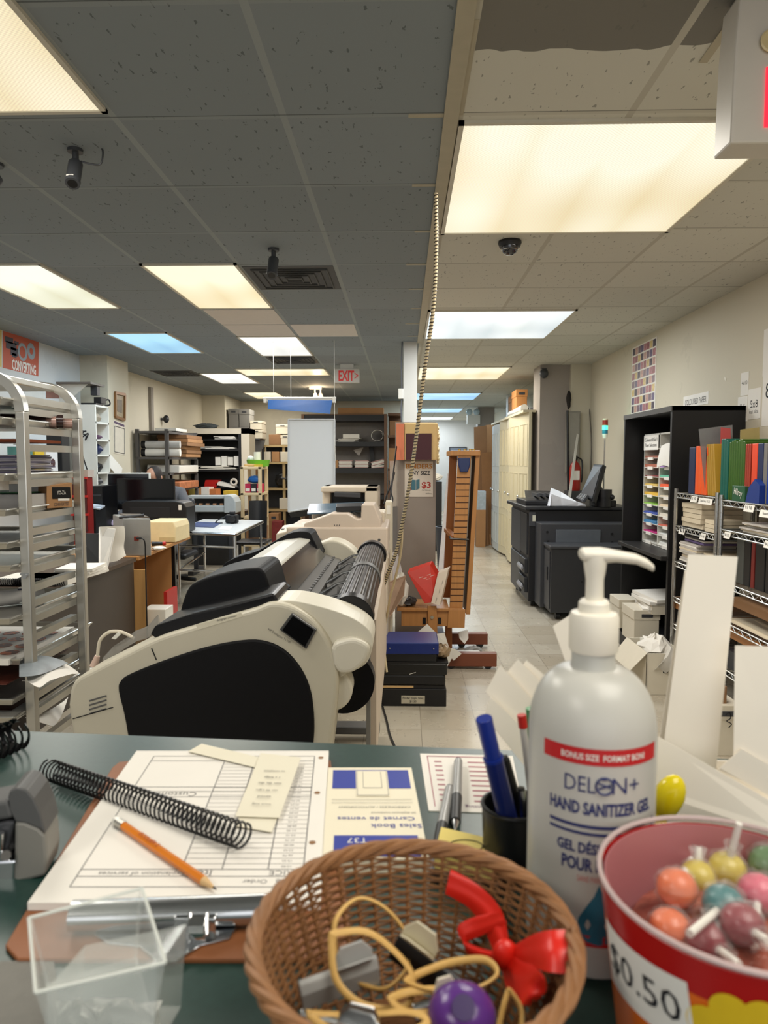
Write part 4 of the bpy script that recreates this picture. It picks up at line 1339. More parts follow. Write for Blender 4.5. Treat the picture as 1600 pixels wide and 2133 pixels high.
B().loft([xz(prof, 4.3), xz(prof, 4.62)]).ob('document_feeder', cop2, t, bevel=.008)
B().mm((-.60, 4.62, 1.05), (-.12, 4.88, 1.12)).ob('feeder_rear', cop, t, bevel=.01)
q = [W(640, 1072, 4.5), W(765, 1066, 4.5), W(762, 1048, 4.72), W(645, 1052, 4.72)]
B().slab(q, (0, 0, .008)).ob('feeder_tray', mk('blue_tray', (78, 104, 124), .2, trans=.3), t)
B().slab([W(700, 1066, 4.42), W(752, 1064, 4.42), W(756, 1056, 4.55), W(700, 1058, 4.55)], (0, 0, .03)).ob('paper_guide', black_plastic, t, bevel=.004)
q = [W(575, 1112, 4.35), W(634, 1098, 4.3), W(642, 1086, 4.6), W(590, 1094, 4.6)]
B().slab(q, (0, 0, -.05)).ob('control_panel', cop, t, bevel=.008)
b = B()
for k in range(4):
 c_ = (q[0] * (.85 - .2 * k) + q[1] * (.15 + .2 * k)) * .6 + (q[3] * (.85 - .2 * k) + q[2] * (.15 + .2 * k)) * .4
 b.box(c_ + V((0, 0, .003)), (.02, .03, .006))
b.ob('keypad', mid_grey, t)
b = B()
for k in range(3):
 c_ = W(697 + 5 * k, 1094, 4.297)
 b.cyl(c_, c_ + V((0, .006, 0)), .003, n=8)
b.ob('indicator', dark_grey, t)
B().mm((-.105, 4.36, .08), (-.09, 4.85, .85)).ob('side_rail', mk('copier_side', (178, 164, 144), .5), t)
t = thing('copier', 'second cream copier standing behind the one with the blue tray', 'copier', (-.42, 5.5, 0))
B().mm((-.66, 5.2, .05), (-.17, 5.8, 1.0)).ob('cabinet', cop, t, bevel=.012)
zt = W(0, 1013, 5.2).z
zm = W(0, 1060, 5.2).z
B().mm((-.62, 5.2, zm - .06), (-.185, 5.7, zm)).ob('scanner_body', cop, t, bevel=.01)
b = B()
xa, xb = W(668, 1030, 5.2).x, W(788, 1030, 5.2).x
b.mm((xa, 5.22, zt - .045), (xb, 5.66, zt)).mm((xb - .10, 5.22, zm), (xb, 5.66, zt)).mm((xa, 5.3, zm), (xa + .06, 5.66, zt))
b.ob('document_feeder', cop, t, bevel=.012)
B().mm((xa + .06, 5.4, zm), (xb - .1, 5.5, zt - .04)).ob('feeder_slot', black_plastic, t)
B().slab([(xa + .1, 5.2, zt - .075), (xb - .13, 5.2, zt - .085), (xb - .12, 5.38, zt - .055), (xa + .1, 5.38, zt - .05)], (0, 0, .035)).ob('document_tray', dark_grey, t, bevel=.006)
b = B().mm((xa + .03, 5.19, zm - .002), (xb - .12, 5.3, zm + .03))
b.ob('output_tray', cop2, t, bevel=.008)
t = thing('paper_box', 'small cream cartridge box beside the copier under the dangling leads', 'box', (-.1, 4.9, .9))
t.location = (0, 0, 0)
OFF[t.name] = V((0, 0, 0))
B().mm((-.125, 4.95, 0), (-.075, 5.15, 1.17)).ob('carton', cream_plastic, t, bevel=.01)
B().mm((-.115, 4.945, 1.08), (-.09, 4.95, 1.14)).ob('label', white_paper, t)
t['label'] = 'tall narrow cream stand between copier and grey column'
t['category'] = 'stand'
t.name = 'narrow_stand'
OFF['narrow_stand'] = V((0, 0, 0))
# black cables and hanging papers between the copier and the column
for k, pts in enumerate(([(800, 1050, 5.0), (806, 1030, 5.05), (815, 1010, 5.1), (820, 980, 5.5), (826, 930, 5.7)], [(799, 1056, 5.0), (803, 1075, 5.0), (812, 1062, 5.0), (818, 1040, 5.1), (814, 1020, 5.2), (822, 985, 5.5)], [(808, 1150, 5.0), (809, 1100, 5.0), (812, 1050, 5.1), (818, 1000, 5.4)])):
 tag(B().tube(spline([W(*p) for p in pts], 8), .006, 6).ob('cable', black_plastic, smooth=True), ('black cable rising from the copier to the left side of the grey column', 'black cable loop hanging beside the narrow cream stand', 'black cable running straight down beside the grey column')[k], 'cable', 'cables between copier and column')
for k, (a_, c_, m) in enumerate((((812, 960), (826, 1130), white_paper), ((816, 1055), (828, 1160), mk('grey_sheet', (150, 150, 150), .7)), ((809, 1000), (822, 1010), mk('dark_sheet', (70, 70, 72), .7)))):
 p, q = W(a_[0], a_[1], 5.76), W(c_[0], c_[1], 5.76)
 tag(B().slab([(p.x, 5.72, p.z), (q.x, 5.79, p.z), (q.x, 5.79, q.z), (p.x + .01, 5.72, q.z)], (0, .002, 0)).ob('hanging_paper', m), ('white papers hung on the left edge of the grey column', 'grey board hung on the left edge of the grey column, low', 'dark strip pinned at the left edge of the grey column')[k], 'paper')
# the sign and boards on the grey column
YC = 5.8
t = thing('price_sign', 'white sign on the grey column offering binders of any size for $3', 'sign', W(872, 1036, YC))
q = [W(843, 1035, YC - .004), W(902, 1035, YC - .004), W(902, 961, YC - .004), W(843, 961, YC - .004)]
B().slab(q, (0, .003, 0)).ob('sheet', mk('sign_white', (226, 218, 206), .6, var=.02), t)
ux, uz = V((1, 0, 0)), V((0, 0, 1))
yy = YC - .005
B().text('BINDERS', W(873, 971, yy), ux, uz, wd=.215, h=.040, bold=.03).ob('orange_lettering', mk('sign_orange', (206, 138, 48), .6), t)
B().text('ANY SIZE', W(873, 985, yy), ux, uz, wd=.18, h=.032, bold=.02).ob('black_lettering', ink, t)
B().text('$3', W(888, 1011, yy), ux, uz, wd=.075, h=.058, bold=.03).ob('red_lettering', mk('sign_red', (178, 50, 38), .6), t)
B().text('No Refunds', W(888, 1021, yy), ux, uz, wd=.07).text('All Sizes', W(893, 1028, yy), ux, uz, wd=.05).ob('small_lettering', ink, t)
b = B().use(mk('binder_red', (150, 50, 50), .6)).slab([W(853, 1020, yy), W(857, 1021, yy), W(857, 1002, yy), W(853, 1001, yy)], (0, .001, 0))
b.use(mk('binder_teal', (70, 118, 136), .6)).slab([W(857, 1020, yy - .001), W(866, 1021, yy - .001), W(866, 1000, yy - .001), W(857, 999, yy - .001)], (0, .001, 0)).slab([W(867, 1021, yy - .001), W(874, 1017, yy - .001), W(874, 998, yy - .001), W(867, 1000, yy - .001)], (0, .001, 0))
b.ob('binder_picture', None, t)
b = B()
def brd(name, px0, py0, px1, py1, y0, y1, m, label):
 a_, c_ = W(px0, py0, y0), W(px1, py1, y0)
 o = B().mm((a_.x, y0, c_.z), (c_.x, y1, a_.z)).ob(name, m, bevel=.01)
 return tag(o, label, 'board')
brd('foam_block', 842, 881, 912, 959, YC - .16, YC - .012, mk('foam_cream', (226, 196, 140), .8, var=.06), 'cream foam block with ragged right edge on the grey column above the binder sign')
rr = random.Random(11)
b = B()
for k in range(12):
 z = W(0, 962 - 6.3 * k, YC - .16).z
 b.ball((W(913, 900, YC - .16).x + rr.uniform(-.004, .004), YC - .10, z), .018 + rr.uniform(0, .006), 8, (.6, 2.6, 1))
b.ob('ragged_edge', mk('foam_pale', (236, 218, 178), .9), bpy.data.objects['foam_block'], smooth=True)
a_, c_ = W(825, 880, YC - .17), W(842, 959, YC - .17)
tag(B().slab([(a_.x, YC - .02, a_.z), (c_.x - .002, YC - .165, a_.z - .01), (c_.x - .002, YC - .165, c_.z), (a_.x, YC - .02, c_.z)], (.003, .004, 0)).ob('orange_board', mk('orange_board', (204, 112, 72), .7), bevel=.002), 'orange board folded round the left of the cream foam block', 'board')
a_, c_ = W(845, 903, YC - .166), W(899, 958, YC - .166)
tag(B().mm((a_.x, YC - .166, c_.z), (c_.x, YC - .161, a_.z)).ob('maroon_board', mk('maroon_board', (70, 24, 34), .5)), 'square dark maroon board on the front of the cream foam block', 'board')
# striped flexible conduit from the ceiling
path = spline([W(908, 402, 3.09), W(909, 520, 3.1), W(903, 640, 3.12), W(886, 760, 3.15), W(871, 880, 3.2), W(856, 990, 3.25), W(840, 1080, 3.3), (W(825, 1150, 3.35)), W(806, 1200, 3.42), W(793, 1235, 3.5), W(789, 1262, 3.56)], 10)
t = thing('spiral_conduit', 'cream and black spiral-wrapped cable hanging from the ceiling seam to the printer', 'cable', path[0])
B().tube(path, .008, 10).ob('cable_core', mk('cable_cream', (206, 188, 152), .5), t, smooth=True)
acc, hel, turn = 0.0, [], 0.0
fine = []
for i in range(len(path) - 1):
 for k in range(20):
  fine.append(path[i].lerp(path[i + 1], k / 20))
for i, p in enumerate(fine[:-1]):
 d = (fine[i + 1] - p)
 turn += d.length / .0145 * 2 * PI
 dn = d.normalized()
 u_ = V((0, 1, 0)).cross(dn).normalized()
 q_ = dn.cross(u_)
 hel.append(p + u_ * (.0078 * math.cos(turn)) + q_ * (.0078 * math.sin(turn)))
B().tube(hel, .0027, 5).ob('spiral_wrap', mk('wrap_black', (62, 54, 46), .5), t, smooth=True)
pts = spline([W(838, 1085, 3.32), W(835, 1150, 3.36), W(822, 1210, 3.44), W(812, 1250, 3.52), W(800, 1330, 3.9), W(806, 1400, 3.9)], 8)
tag(B().tube(pts, .006, 8).ob('cream_cable', mk('cable_cream', (206, 188, 152), .5), smooth=True), 'plain cream cable running down beside the striped one to the floor', 'cable')
tag(B().tube(spline([Z(795, 1465, .006), Z(805, 1500, .006), Z(812, 1530, .006), Z(825, 1560, .006)], 8), .006, 8).ob('floor_cable', black_plastic, smooth=True), 'black cable lying on the floor under the stack of black boxes', 'cable')
# tall bamboo weaving frame on casters
YB = 5.12
bam = mk('bamboo', (184, 130, 76), .45, var=.22, scale=10, stretch=(6, 1, .4))
bam2 = mk('bamboo_dark', (150, 92, 46), .45, var=.2, scale=10, stretch=(6, 1, .4))
redwood = mk('red_brown_wood', (120, 66, 44), .45, var=.2, scale=8, stretch=(.3, 1, 4))
t = thing('bamboo_press', 'tall bamboo frame with grooved front on red-brown wheeled feet in the aisle', 'wooden frame', W(955, 1380, YB + .25).xyz * V((1, 1, 0)) if False else V((.4, YB + .2, 0)))
def uprt(px_t, py_t, px_b, py_b, wpx, y, dy, m, name):
 a_, c_ = W(px_t, py_t, y), W(px_b, py_b, y)
 h_ = wpx / F * y / 2
 b = B().slab([(a_.x - h_, y, a_.z), (a_.x + h_, y, a_.z), (c_.x + h_, y, c_.z), (c_.x - h_, y, c_.z)], (0, dy, 0))
 return b.ob(name, m, t, bevel=.003)
gb = uprt(968, 948, 948, 1306, 27, YB, .03, bam, 'grooved_board')
b = B()
for k in range(21):
 py = 995 + k * 12.9
 pxm = 968 - 20 * (py - 948) / 358
 p = W(pxm, py, YB - .0005)
 h_ = 13.6 / F * YB
 b.mm((p.x - h_, YB - .001, p.z - .0035), (p.x + h_, YB + .004, p.z + .0035))
b.ob('grooves', mk('groove_shadow', (70, 40, 20), .7), gb)
uprt(981, 948, 961, 1275, 6, YB + .03, .3, mk('frame_grey', (150, 146, 138), .6), 'inner_panel')
rb = uprt(996, 938, 975, 1280, 9, YB + .02, .45, bam, 'side_board')
uprt(945, 945, 930, 1245, 16, YB + .33, .03, bam2, 'rear_board')
a_ = W(967, 945, YB)
B().mm((a_.x - .10, YB - .015, a_.z - .015), (a_.x + .115, YB + .45, a_.z + .022)).ob('top_board', bam, t, bevel=.005)
b = B()
for dx in (-.03, .01, .05, .075):
 b.cyl((a_.x + dx, YB + .06, a_.z + .02), (a_.x + dx, YB + .06, a_.z + .034), .011, n=14)
b.ob('bolt', mk('brass', (190, 160, 90), .3, .9), t, smooth=30)
p = W(967, 968, YB - .02)
b = B().slab([(p.x - .042, YB - .03, p.z + .05), (p.x + .042, YB - .03, p.z + .05), (p.x + .042, YB - .03, p.z - .0), (p.x + .026, YB - .03, p.z - .052), (p.x - .026, YB - .03, p.z - .052), (p.x - .042, YB - .03, p.z - .0)], (0, .035, 0))
b.ob('blue_clamp', mk('clamp_blue', (28, 44, 92), .3), t, bevel=.006)
p0, p1 = W(938, 1122, YB - .03), W(976, 1124, YB - .03)
B().tube([p0 + V((0, .04, .01)), p0, p1, p1 + V((0, .04, .01))], .0075, 8).ob('handle', black_satin, t, smooth=True)
q = [W(925, 1100, YB + .3), W(940, 1115, YB + .02), W(940, 1122, YB + .02), W(925, 1108, YB + .3)]
B().slab(q, (.04, 0, 0)).ob('arm', bam2, t, bevel=.003)
# lower cross box with bolts and brackets
za, zb = W(0, 1262, YB - .03).z, W(0, 1299, YB - .03).z
xa, xb = W(836, 1280, YB - .03).x, W(965, 1280, YB - .03).x
B().mm((xa, YB - .03, zb), (xb, YB + .0, za)).ob('cross_board', bam, t, bevel=.004)
B().mm((xa + .01, YB + .0, zb + .01), (xb, YB + .5, zb + .03)).ob('cross_shelf', bam2, t, bevel=.003)
b = B()
for px, py in ((936, 1276), (952, 1277), (935, 1300), (951, 1301)):
 p = W(px, py, YB - .032)
 b.cyl(p + V((0, .01, 0)), p + V((0, -.006, 0)), .008, n=12)
p = W(900, 1286, YB - .06)
b.cyl(p + V((0, .05, 0)), p + V((0, -.004, 0)), .012, n=14)
b.ob('bolt', mk('zinc', (200, 196, 180), .3, .9), t, smooth=30)
uprt(900, 1262, 902, 1320, 19, YB - .055, .04, bam, 'peg')
b = B()
for px in (884, 916):
 p = W(px, 1293, YB - .034)
 b.box(p, (.022, .008, .045))
b.ob('bracket', black_satin, t)
uprt(952, 1270, 950, 1308, 36, YB - .04, .02, bam, 'foot_plate')
# ledge
q0, q1 = W(827, 1252, YB - .05), W(936, 1266, YB - .05)
zl = W(0, 1262, YB - .05).z
B().mm((q0.x, YB - .05, zl - .022), (q1.x, YB + .30, zl)).ob('ledge', bam, t, bevel=.003)
# feet
for (px0, px1, py0, py1, yy) in ((940, 1035, 1361, 1389, 4.88), (962, 1016, 1320, 1343, 5.45)):
 a_, c_ = W(px0, py0, yy), W(px1, py1, yy)
 f = B().mm((a_.x - .2, yy, c_.z), (c_.x, yy + .06, a_.z)).ob('foot', redwood, t, bevel=.004)
 for x in (c_.x - .06, a_.x + .0):
  B().cyl((x, yy + .012, .03), (x, yy + .045, .03), .03, n=20).ob('caster', black_satin, f, smooth=30)
  B().mm((x - .012, yy + .01, .03), (x + .012, yy + .048, c_.z)).ob('caster_fork', steel, f)
B().mm((.25, 4.9, .10), (.31, 5.5, .16)).ob('base_beam', redwood, t)
uprt(935, 1300, 935, 1372, 14, YB + .1, .05, bam2, 'post')
# things on the ledge
zl += .001
t = thing('paper_ream', 'torn red paper ream wrapper leaning on the bamboo ledge', 'paper ream', (W(890, 1225, 5.2).x, 5.2, zl))
q = [W(848, 1192, 5.12), W(896, 1176, 5.16), W(915, 1208, 5.14), W(906, 1254, 5.07), W(884, 1257, 5.07)]
B().slab(q, (.02, .07, .02)).ob('wrapper', mk('wrapper_red', (206, 52, 34), .45, var=.12, scale=14), t, bevel=.004)
c_ = (q[0] + q[1] + q[2] + q[3]) / 4
b = B()
e1, e2 = (q[1] - q[0]).normalized(), (q[1] - q[2]).normalized()
nn = e1.cross(e2).normalized()
if nn.y > 0:
 nn = -nn
for k in range(5):
 a_ = c_ + e1 * (-.05 + .02 * k) + e2 * (.03 - .015 * (k % 3)) + nn * .0015
 b.slab([a_, a_ + e1 * .03, a_ + e1 * .03 + e2 * .004, a_ + e2 * .004], nn * .0005)
b.ob('printed_flashes', mk('pale_print', (226, 190, 180), .5), t)
q = [W(856, 1186, 5.22), W(892, 1172, 5.26), W(898, 1186, 5.2), W(866, 1200, 5.18)]
tag(B().slab(q, (.0, .03, -.05)).ob('paper_wad', white_paper, bevel=.006), 'white paper sticking up behind the red ream wrapper', 'paper')
t = thing('long_carton', 'slim white printed carton leaning beside the grooved bamboo board', 'carton', W(915, 1262, 5.1))
q = [W(898, 1256, 5.03), W(916, 1262, 5.03), W(934, 1186, 5.10), W(912, 1194, 5.10)]
B().slab(q, (.02, .06, .015)).ob('carton_body', mk('carton_white', (222, 208, 192), .7, var=.06), t, bevel=.002)
b = B()
for py in (1214, 1232, 1250):
 b.text('~ paper', W(922 - (py - 1214) * .35, py, 5.02), V((.25, 0, 1)), V((-1, 0, .25)), wd=.04)
b.ob('print', dark_grey, t)
b = B()
rr = random.Random(2)
def crumple(b, c_, sx, sy, sz, seed, n=14):
 r_ = random.Random(seed)
 k = n // 2
 rings = []
 for i in range(k + 1):
  a_ = PI * i / k
  ring = []
  for j in range(n):
   th = 2 * PI * j / n
   f = r_.uniform(.72, 1.12)
   ring.append(V(c_) + V((sx * f * max(.05, math.sin(a_)) * math.cos(th), sy * f * max(.05, math.sin(a_)) * math.sin(th), sz * (1 - math.cos(a_)) / 2 * (.85 + .25 * r_.random()))))
  rings.append(ring)
 return b.loft(rings)
p = W(858, 1266, 5.15)
tag(crumple(B(), (p.x - .02, 5.15, zl), .06, .06, .07, 4).ob('dark_wrapper', mk('dark_foil', (60, 56, 56), .3)), 'dark crumpled wrapper under the red ream wrapper on the ledge', 'wrapper')
p = W(832, 1190, 5.1)
tag(crumple(B(), (p.x + .01, 5.12, zl), .055, .06, .24, 8).ob('crumpled_paper', white_paper), 'crumpled white wrapping paper heaped left of the red ream wrapper', 'crumpled paper')
p = W(812, 1235, 5.2)
tag(B().slab([W(803, 1300, 4.6), W(806, 1215, 4.9), W(845, 1200, 5.02), W(842, 1240, 4.95)], (0, .012, .004)).ob('brown_sheet', mk('packing_brown', (150, 122, 100), .8, var=.2)), 'creased brown packing sheet standing left of the bamboo ledge', 'paper')
tag(B().slab([W(805, 1240, 4.95), W(808, 1150, 5.4), W(828, 1150, 5.45), W(838, 1190, 5.45)], (0, .006, 0)).ob('white_board', mk('pale_board', (206, 200, 198), .7)), 'white sheet standing at the foot of the grey column', 'paper')
# papers and the white device between the feet
zf = .002
for k, (pxs, yy, lb) in enumerate(((((836, 1345), (890, 1300), (925, 1335), (915, 1385), (850, 1385)), 4.72, 'white pointed paper sheet standing behind the blue binder'), (((905, 1322), (926, 1318), (942, 1370), (930, 1392), (908, 1390)), 4.76, 'white paper leaning right of the blue binder'), (((925, 1350), (948, 1352), (962, 1362), (945, 1376)), 4.84, 'small white card on the red-brown foot'))):
 pts = [W(x, y, yy) for x, y in pxs]
 tag(B().slab(pts, (0, .004, 0)).ob('paper_sheet', white_paper), lb, 'paper')
p = W(975, 1395, 5.05)
t = thing('white_device', 'flat white device with dark slot under the wheeled wooden foot', 'device', (p.x, 5.05, 0))
B().mm((p.x - .12, 4.96, .002), (p.x + .10, 5.2, .05)).ob('case', white_plastic, t, bevel=.008)
B().mm((p.x - .06, 4.955, .025), (p.x + .06, 4.97, .038)).ob('slot', black_plastic, t)
p = W(975, 1335, 5.35)
tag(crumple(B(), (W(985, 1350, 5.3).x, 5.28, 0.002), .07, .05, .06, 21).ob('clear_wrapper', mk('grey_film', (170, 170, 168), .2, trans=.3)), 'crumpled clear wrapper on the floor between the wooden feet', 'wrapper')
tag(B().slab([W(955, 1318, 5.32), W(975, 1312, 5.32), W(976, 1330, 5.28), W(968, 1342, 5.26), W(957, 1330, 5.28)], (0, .02, 0)).ob('paper_cup', white_paper, bevel=.003), 'white folded carton wedged against the rear wooden foot', 'carton')
# stack of black boxes and the blue binder
YK = 4.12
x0, x1 = W(791, 1440, YK).x, W(930, 1440, YK).x
zz = [W(0, y, YK).z for y in (1470, 1443, 1412, 1384, 1369)]
blk = mk('box_black', (22, 21, 22), .4, var=.25)
t = thing('storage_box', 'black box labelled Folder (legal Size) $1.50 at the bottom of the stack', 'box', ((x0 + x1) / 2, YK + .16, 0), 'black boxes by the printer')
B().mm((x0, YK, 0), (x1, YK + .32, .105)).ob('box_body', blk, t, bevel=.004)
q0, q1 = W(836, 1449, YK - .002), W(885, 1466, YK - .002)
lab = B().mm((q0.x, YK - .002, q1.z), (q1.x, YK, q0.z)).ob('label', mk('label_beige', (196, 188, 168), .7), t)
cxm = (q0.x + q1.x) / 2
B().text('Folder (legal Size)', (cxm, YK - .003, q0.z * .68 + q1.z * .32), ux, uz, wd=.122).text('$1.50', (cxm, YK - .003, q0.z * .28 + q1.z * .72), ux, uz, wd=.04).ob('lettering', ink, lab)
t = thing('storage_box', 'black box with manila folders showing, second from the bottom of the stack', 'box', ((x0 + x1) / 2, YK + .16, .105), 'black boxes by the printer')
B().mm((x0 + .01, YK + .01, .105), (x1 - .01, YK + .31, .125)).ob('base_lip', blk, t)
B().mm((x0 + .015, YK + .004, .110), (x0 + .2, YK + .2, .122)).ob('manila_folders', mk('manila', (214, 176, 122), .7), t)
B().mm((x0 + .005, YK + .005, .125), (x1 - .005, YK + .32, .19)).ob('box_body', blk, t, bevel=.012)
t = thing('storage_box', 'glossy black box third from the bottom, with a white scratch on its front', 'box', ((x0 + x1) / 2, YK + .16, .19), 'black boxes by the printer')
B().mm((x0 + .0, YK - .005, .19), (x1 + .004, YK + .32, .262)).ob('box_body', mk('box_black_gloss', (20, 20, 20), .2), t, bevel=.008)
B().mm((x0, YK - .008, .258), (x1 + .01, YK + .32, .268)).ob('box_lid', blk, t)
b = B().slab([W(853, 1404, YK - .0065), W(866, 1400, YK - .0065), W(866, 1401, YK - .0065), W(853, 1405, YK - .0065)], (0, .001, 0))
b.ob('scratch', white_paper, t)
t = thing('ring_binder', 'black binder lying under the blue binder on the box stack', 'binder', ((x0 + x1) / 2, YK + .16, .268), 'binders on the box stack')
B().mm((x0 + .015, YK, .268), (x1 - .06, YK + .28, .315)).ob('cover', blk, t, bevel=.004)
tag(crumple(B(), (x1 - .02, YK + .12, .268), .055, .10, .075, 31).ob('brown_wrapper', mk('wrapper_tan', (150, 126, 96), .35)), 'shiny tan wrapper on the box stack right of the blue binder', 'wrapper')
t = thing('ring_binder', 'blue ring binder on top of the black box stack', 'binder', ((x0 + x1) / 2, YK + .16, .315), 'binders on the box stack')
xa, xb = W(800, 1355, YK).x, W(914, 1355, YK).x
B().mm((xa, YK - .01, .315), (xb, YK + .27, .385)).ob('cover', mk('binder_blue', (20, 40, 110), .35), t, bevel=.006)
b = B()
for x in (xa + .035, xb - .03):
 b.cyl((x, YK - .013, .352), (x, YK - .008, .352), .004, n=10)
b.ob('rivet', steel, t)
# hanging banner roller and the white board
YW = 7.0
t = thing('banner_roller', 'blue banner rolled out a little from a white roller hung from the ceiling', 'banner', W(625, 862, YW), None)
zr = W(0, 831, YW).z
xa, xb = W(548, 831, YW).x, W(700, 831, YW).x
B().cyl((xa, YW, zr), (xb, YW, zr), .012, n=14).ob('hanging_rail', white_plastic, t, smooth=30)
B().cyl((xa + .03, YW + .01, zr - .02), (xb - .02, YW + .01, zr - .02), .018, n=16).ob('roll', white_plastic, t, smooth=30)
q = [W(558, 833, YW - .02), W(692, 834, YW - .02), W(688, 862, YW - .03), W(558, 852, YW - .03)]
B().slab(q, (0, .004, 0)).ob('banner_cloth', mk('banner_blue', (34, 104, 186), .25, var=.08), t)
b = B()
for x in (xa + .02, xb - .02):
 b.mm((x - .015, YW - .012, zr - .045), (x + .015, YW + .03, zr + .01))
b.ob('end_bracket', white_plastic, t, bevel=.003)
for x in (W(570, 800, YW).x, W(606, 800, YW).x, xb - .015):
 B().cyl((x, YW, zr), (x, YW, CEIL), .0022, n=6).ob('cord', white_plastic, t)
t = thing('white_board', 'tall white board panel hanging below the blue banner', 'board', W(650, 1070, YW), None)
ql = [W(601, 1066, YW), W(697, 1050, YW), W(697, 874, YW), W(601, 874, YW)]
B().slab(ql, (0, .02, 0)).ob('panel', mk('board_white', (206, 212, 218), .35, var=.01), t, bevel=.003)
b = B()
for i in range(4):
 b.tube([ql[i] + V((0, -.003, 0)), ql[(i + 1) % 4] + V((0, -.003, 0))], .009, 6)
b.ob('edge_trim', mk('board_trim', (190, 194, 198), .4), t)
B().tube([W(697, 840, YW - .003), W(698, 940, YW - .012), W(699, 960, YW - .012)], .0025, 6).ob('pull_cord', white_plastic, t)
B().slab([W(600, 1066, YW + .03), W(640, 1045, YW + .03), W(640, 1075, YW + .1), W(606, 1078, YW + .1)], (0, .02, .0)).ob('lower_bracket', black_plastic, t)
B().mm((ql[0].x + .2, YW + .02, .02), (ql[0].x + .26, YW + .05, ql[1].z)).ob('support_post', black_plastic, t)
B().mm((ql[0].x + .05, YW - .1, 0), (ql[0].x + .41, YW + .2, .02)).ob('stand_base', black_plastic, t)
# aluminium tray rack on the left
AX, AY, BX, BY = -1.432, 2.65, -1.44, 3.10
RW = 0.62
RH = 1.775
t = RACK = thing('tray_rack', 'tall aluminium tray rack with rounded top at the left edge', 'tray rack', ((AX - RW / 2), 2.87, 0))
def post(x, y, z0, z1, name='post'):
 return B().mm((x - .018, y - .018, z0), (x + .018, y + .018, z1)).ob(name, aluminium, t, bevel=.004)
for y in (AY, BY):
 for sx, x in ((1, AX), (-1, AX - RW)):
  post(x, y, .10, RH - .14)
 pts = [V((AX, y, RH - .14))] + [V((AX - .14 + .14 * math.cos(a_), y, RH - .14 + .14 * math.sin(a_))) for a_ in [PI / 2 * k / 8 for k in range(1, 9)]] + [V((AX - RW + .14 - .14 * math.sin(a_), y, RH - .14 + .14 * math.cos(a_))) for a_ in [PI / 2 * k / 8 for k in range(0, 9)]]
 b = B().tube(pts, .02, 4, flat=(.025, .025))
 b.ob('top_arch', aluminium, t, smooth=50)
for x in (AX - .10, AX - RW + .10):
 B().mm((x - .012, AY, RH - .02), (x + .012, BY, RH + .004)).ob('top_bar', aluminium, t, bevel=.003)
RAILS = [1.70, 1.655, 1.583, 1.515, 1.377, 1.247, 1.188, 1.125, 1.037, .965, .905, .842, .771, .672, .60, .535, .467, .33]
for z in RAILS:
 for sx, x in ((-1, AX - .018), (1, AX - RW + .018)):
  B().slab([(x, AY + .018, z), (x, AY + .018, z - .028), (x + sx * .003, AY + .018, z - .028), (x + sx * .003, AY + .018, z - .003), (x + sx * .03, AY + .018, z - .003), (x + sx * .03, AY + .018, z)], (0, BY - AY - .036, 0)).ob('rail', aluminium, t)
for x in (AX, AX - RW):
 for y in (AY, BY):
  B().cyl((x, y - .013, .05), (x, y + .013, .05), .05, n=20).ob('caster', black_plastic, t, smooth=30)
  B().mm((x - .02, y - .018, .05), (x + .02, y + .018, .11)).ob('caster_fork', steel, t)
for y in (AY, BY):
 B().mm((AX - RW, y - .012, .12), (AX, y + .012, .15)).ob('base_bar', aluminium, t)
p = W(38, 1195, AY - .02)
B().mm((AX - .018, AY - .022, p.z - .006), (AX + .018, AY - .017, p.z + .002)).cyl((AX, AY - .026, p.z - .010), (AX, AY - .018, p.z - .010), .009, n=14).ob('rivet', steel, t)
def pan(z, label, dy=0.0, dx=0.0, m=aluminium):
 t = thing('sheet_pan', label, 'sheet pan', ((AX - RW / 2), 2.88, z), 'sheet pans in the rack')
 x0, x1, y0, y1 = AX - RW + .03 + dx, AX - .024 + dx, 2.56 + dy, 3.18 + dy
 def rg(e, zz):
  return [V((x0 + e, y0 + e, zz)), V((x1 - e, y0 + e, zz)), V((x1 - e, y1 - e, zz)), V((x0 + e, y1 - e, zz))]
 b = B().loft([rg(.012, z + .003), rg(.012, z), rg(0, z + .024), rg(.002, z + .025), rg(.013, z + .003)], cap=False)
 b.add(rg(.012, z), [(0, 1, 2, 3)]).add(rg(.013, z + .003), [(0, 1, 2, 3)])
 b.ob('pan_floor', m, t)
 b = B()
 R_ = rg(0, z + .024)
 for i in range(4):
  b.tube([R_[i], R_[(i + 1) % 4]], .0045, 6)
 b.ob('rolled_rim', m, t, smooth=True)
 return t
pan(1.655, 'topmost sheet pan of the tray rack', 0)
pan(1.583, 'sheet pan carrying rolled glossy prints, second from the top')
pan(1.377, 'sheet pan carrying the stack of grey purple booklets')
pan(1.247, 'sheet pan carrying the brown carton with black label')
pan(1.125, 'sheet pan with dark printed sheets below the brown carton')
pan(1.037, 'sheet pan level with the spiral books on the desk behind', .02)
pan(.842, 'sheet pan carrying a white roll with a dark label')
pan(.672, 'sheet pan pulled out with the sheet of orange round pictures', .06)
pan(.535, 'sheet pan with the curling white paper')
pan(.467, 'lowest visible sheet pan, carrying the dark red photo print')
X0, X1 = AX - RW + .06, AX - .05
def sheet(name, x0, x1, y0, y1, z, m, label, cat='paper', th=.0012, grp=None, parent=None):
 o = B().mm((x0, y0, z), (x1, y1, z + th)).ob(name, m, parent)
 return tag(o, label, cat, grp) if parent is None else o
glossy = mk('glossy_dark_print', (52, 36, 34), .15, var=.6, scale=14)
glossy2 = mk('glossy_print', (150, 120, 110), .15, var=.6, scale=22)
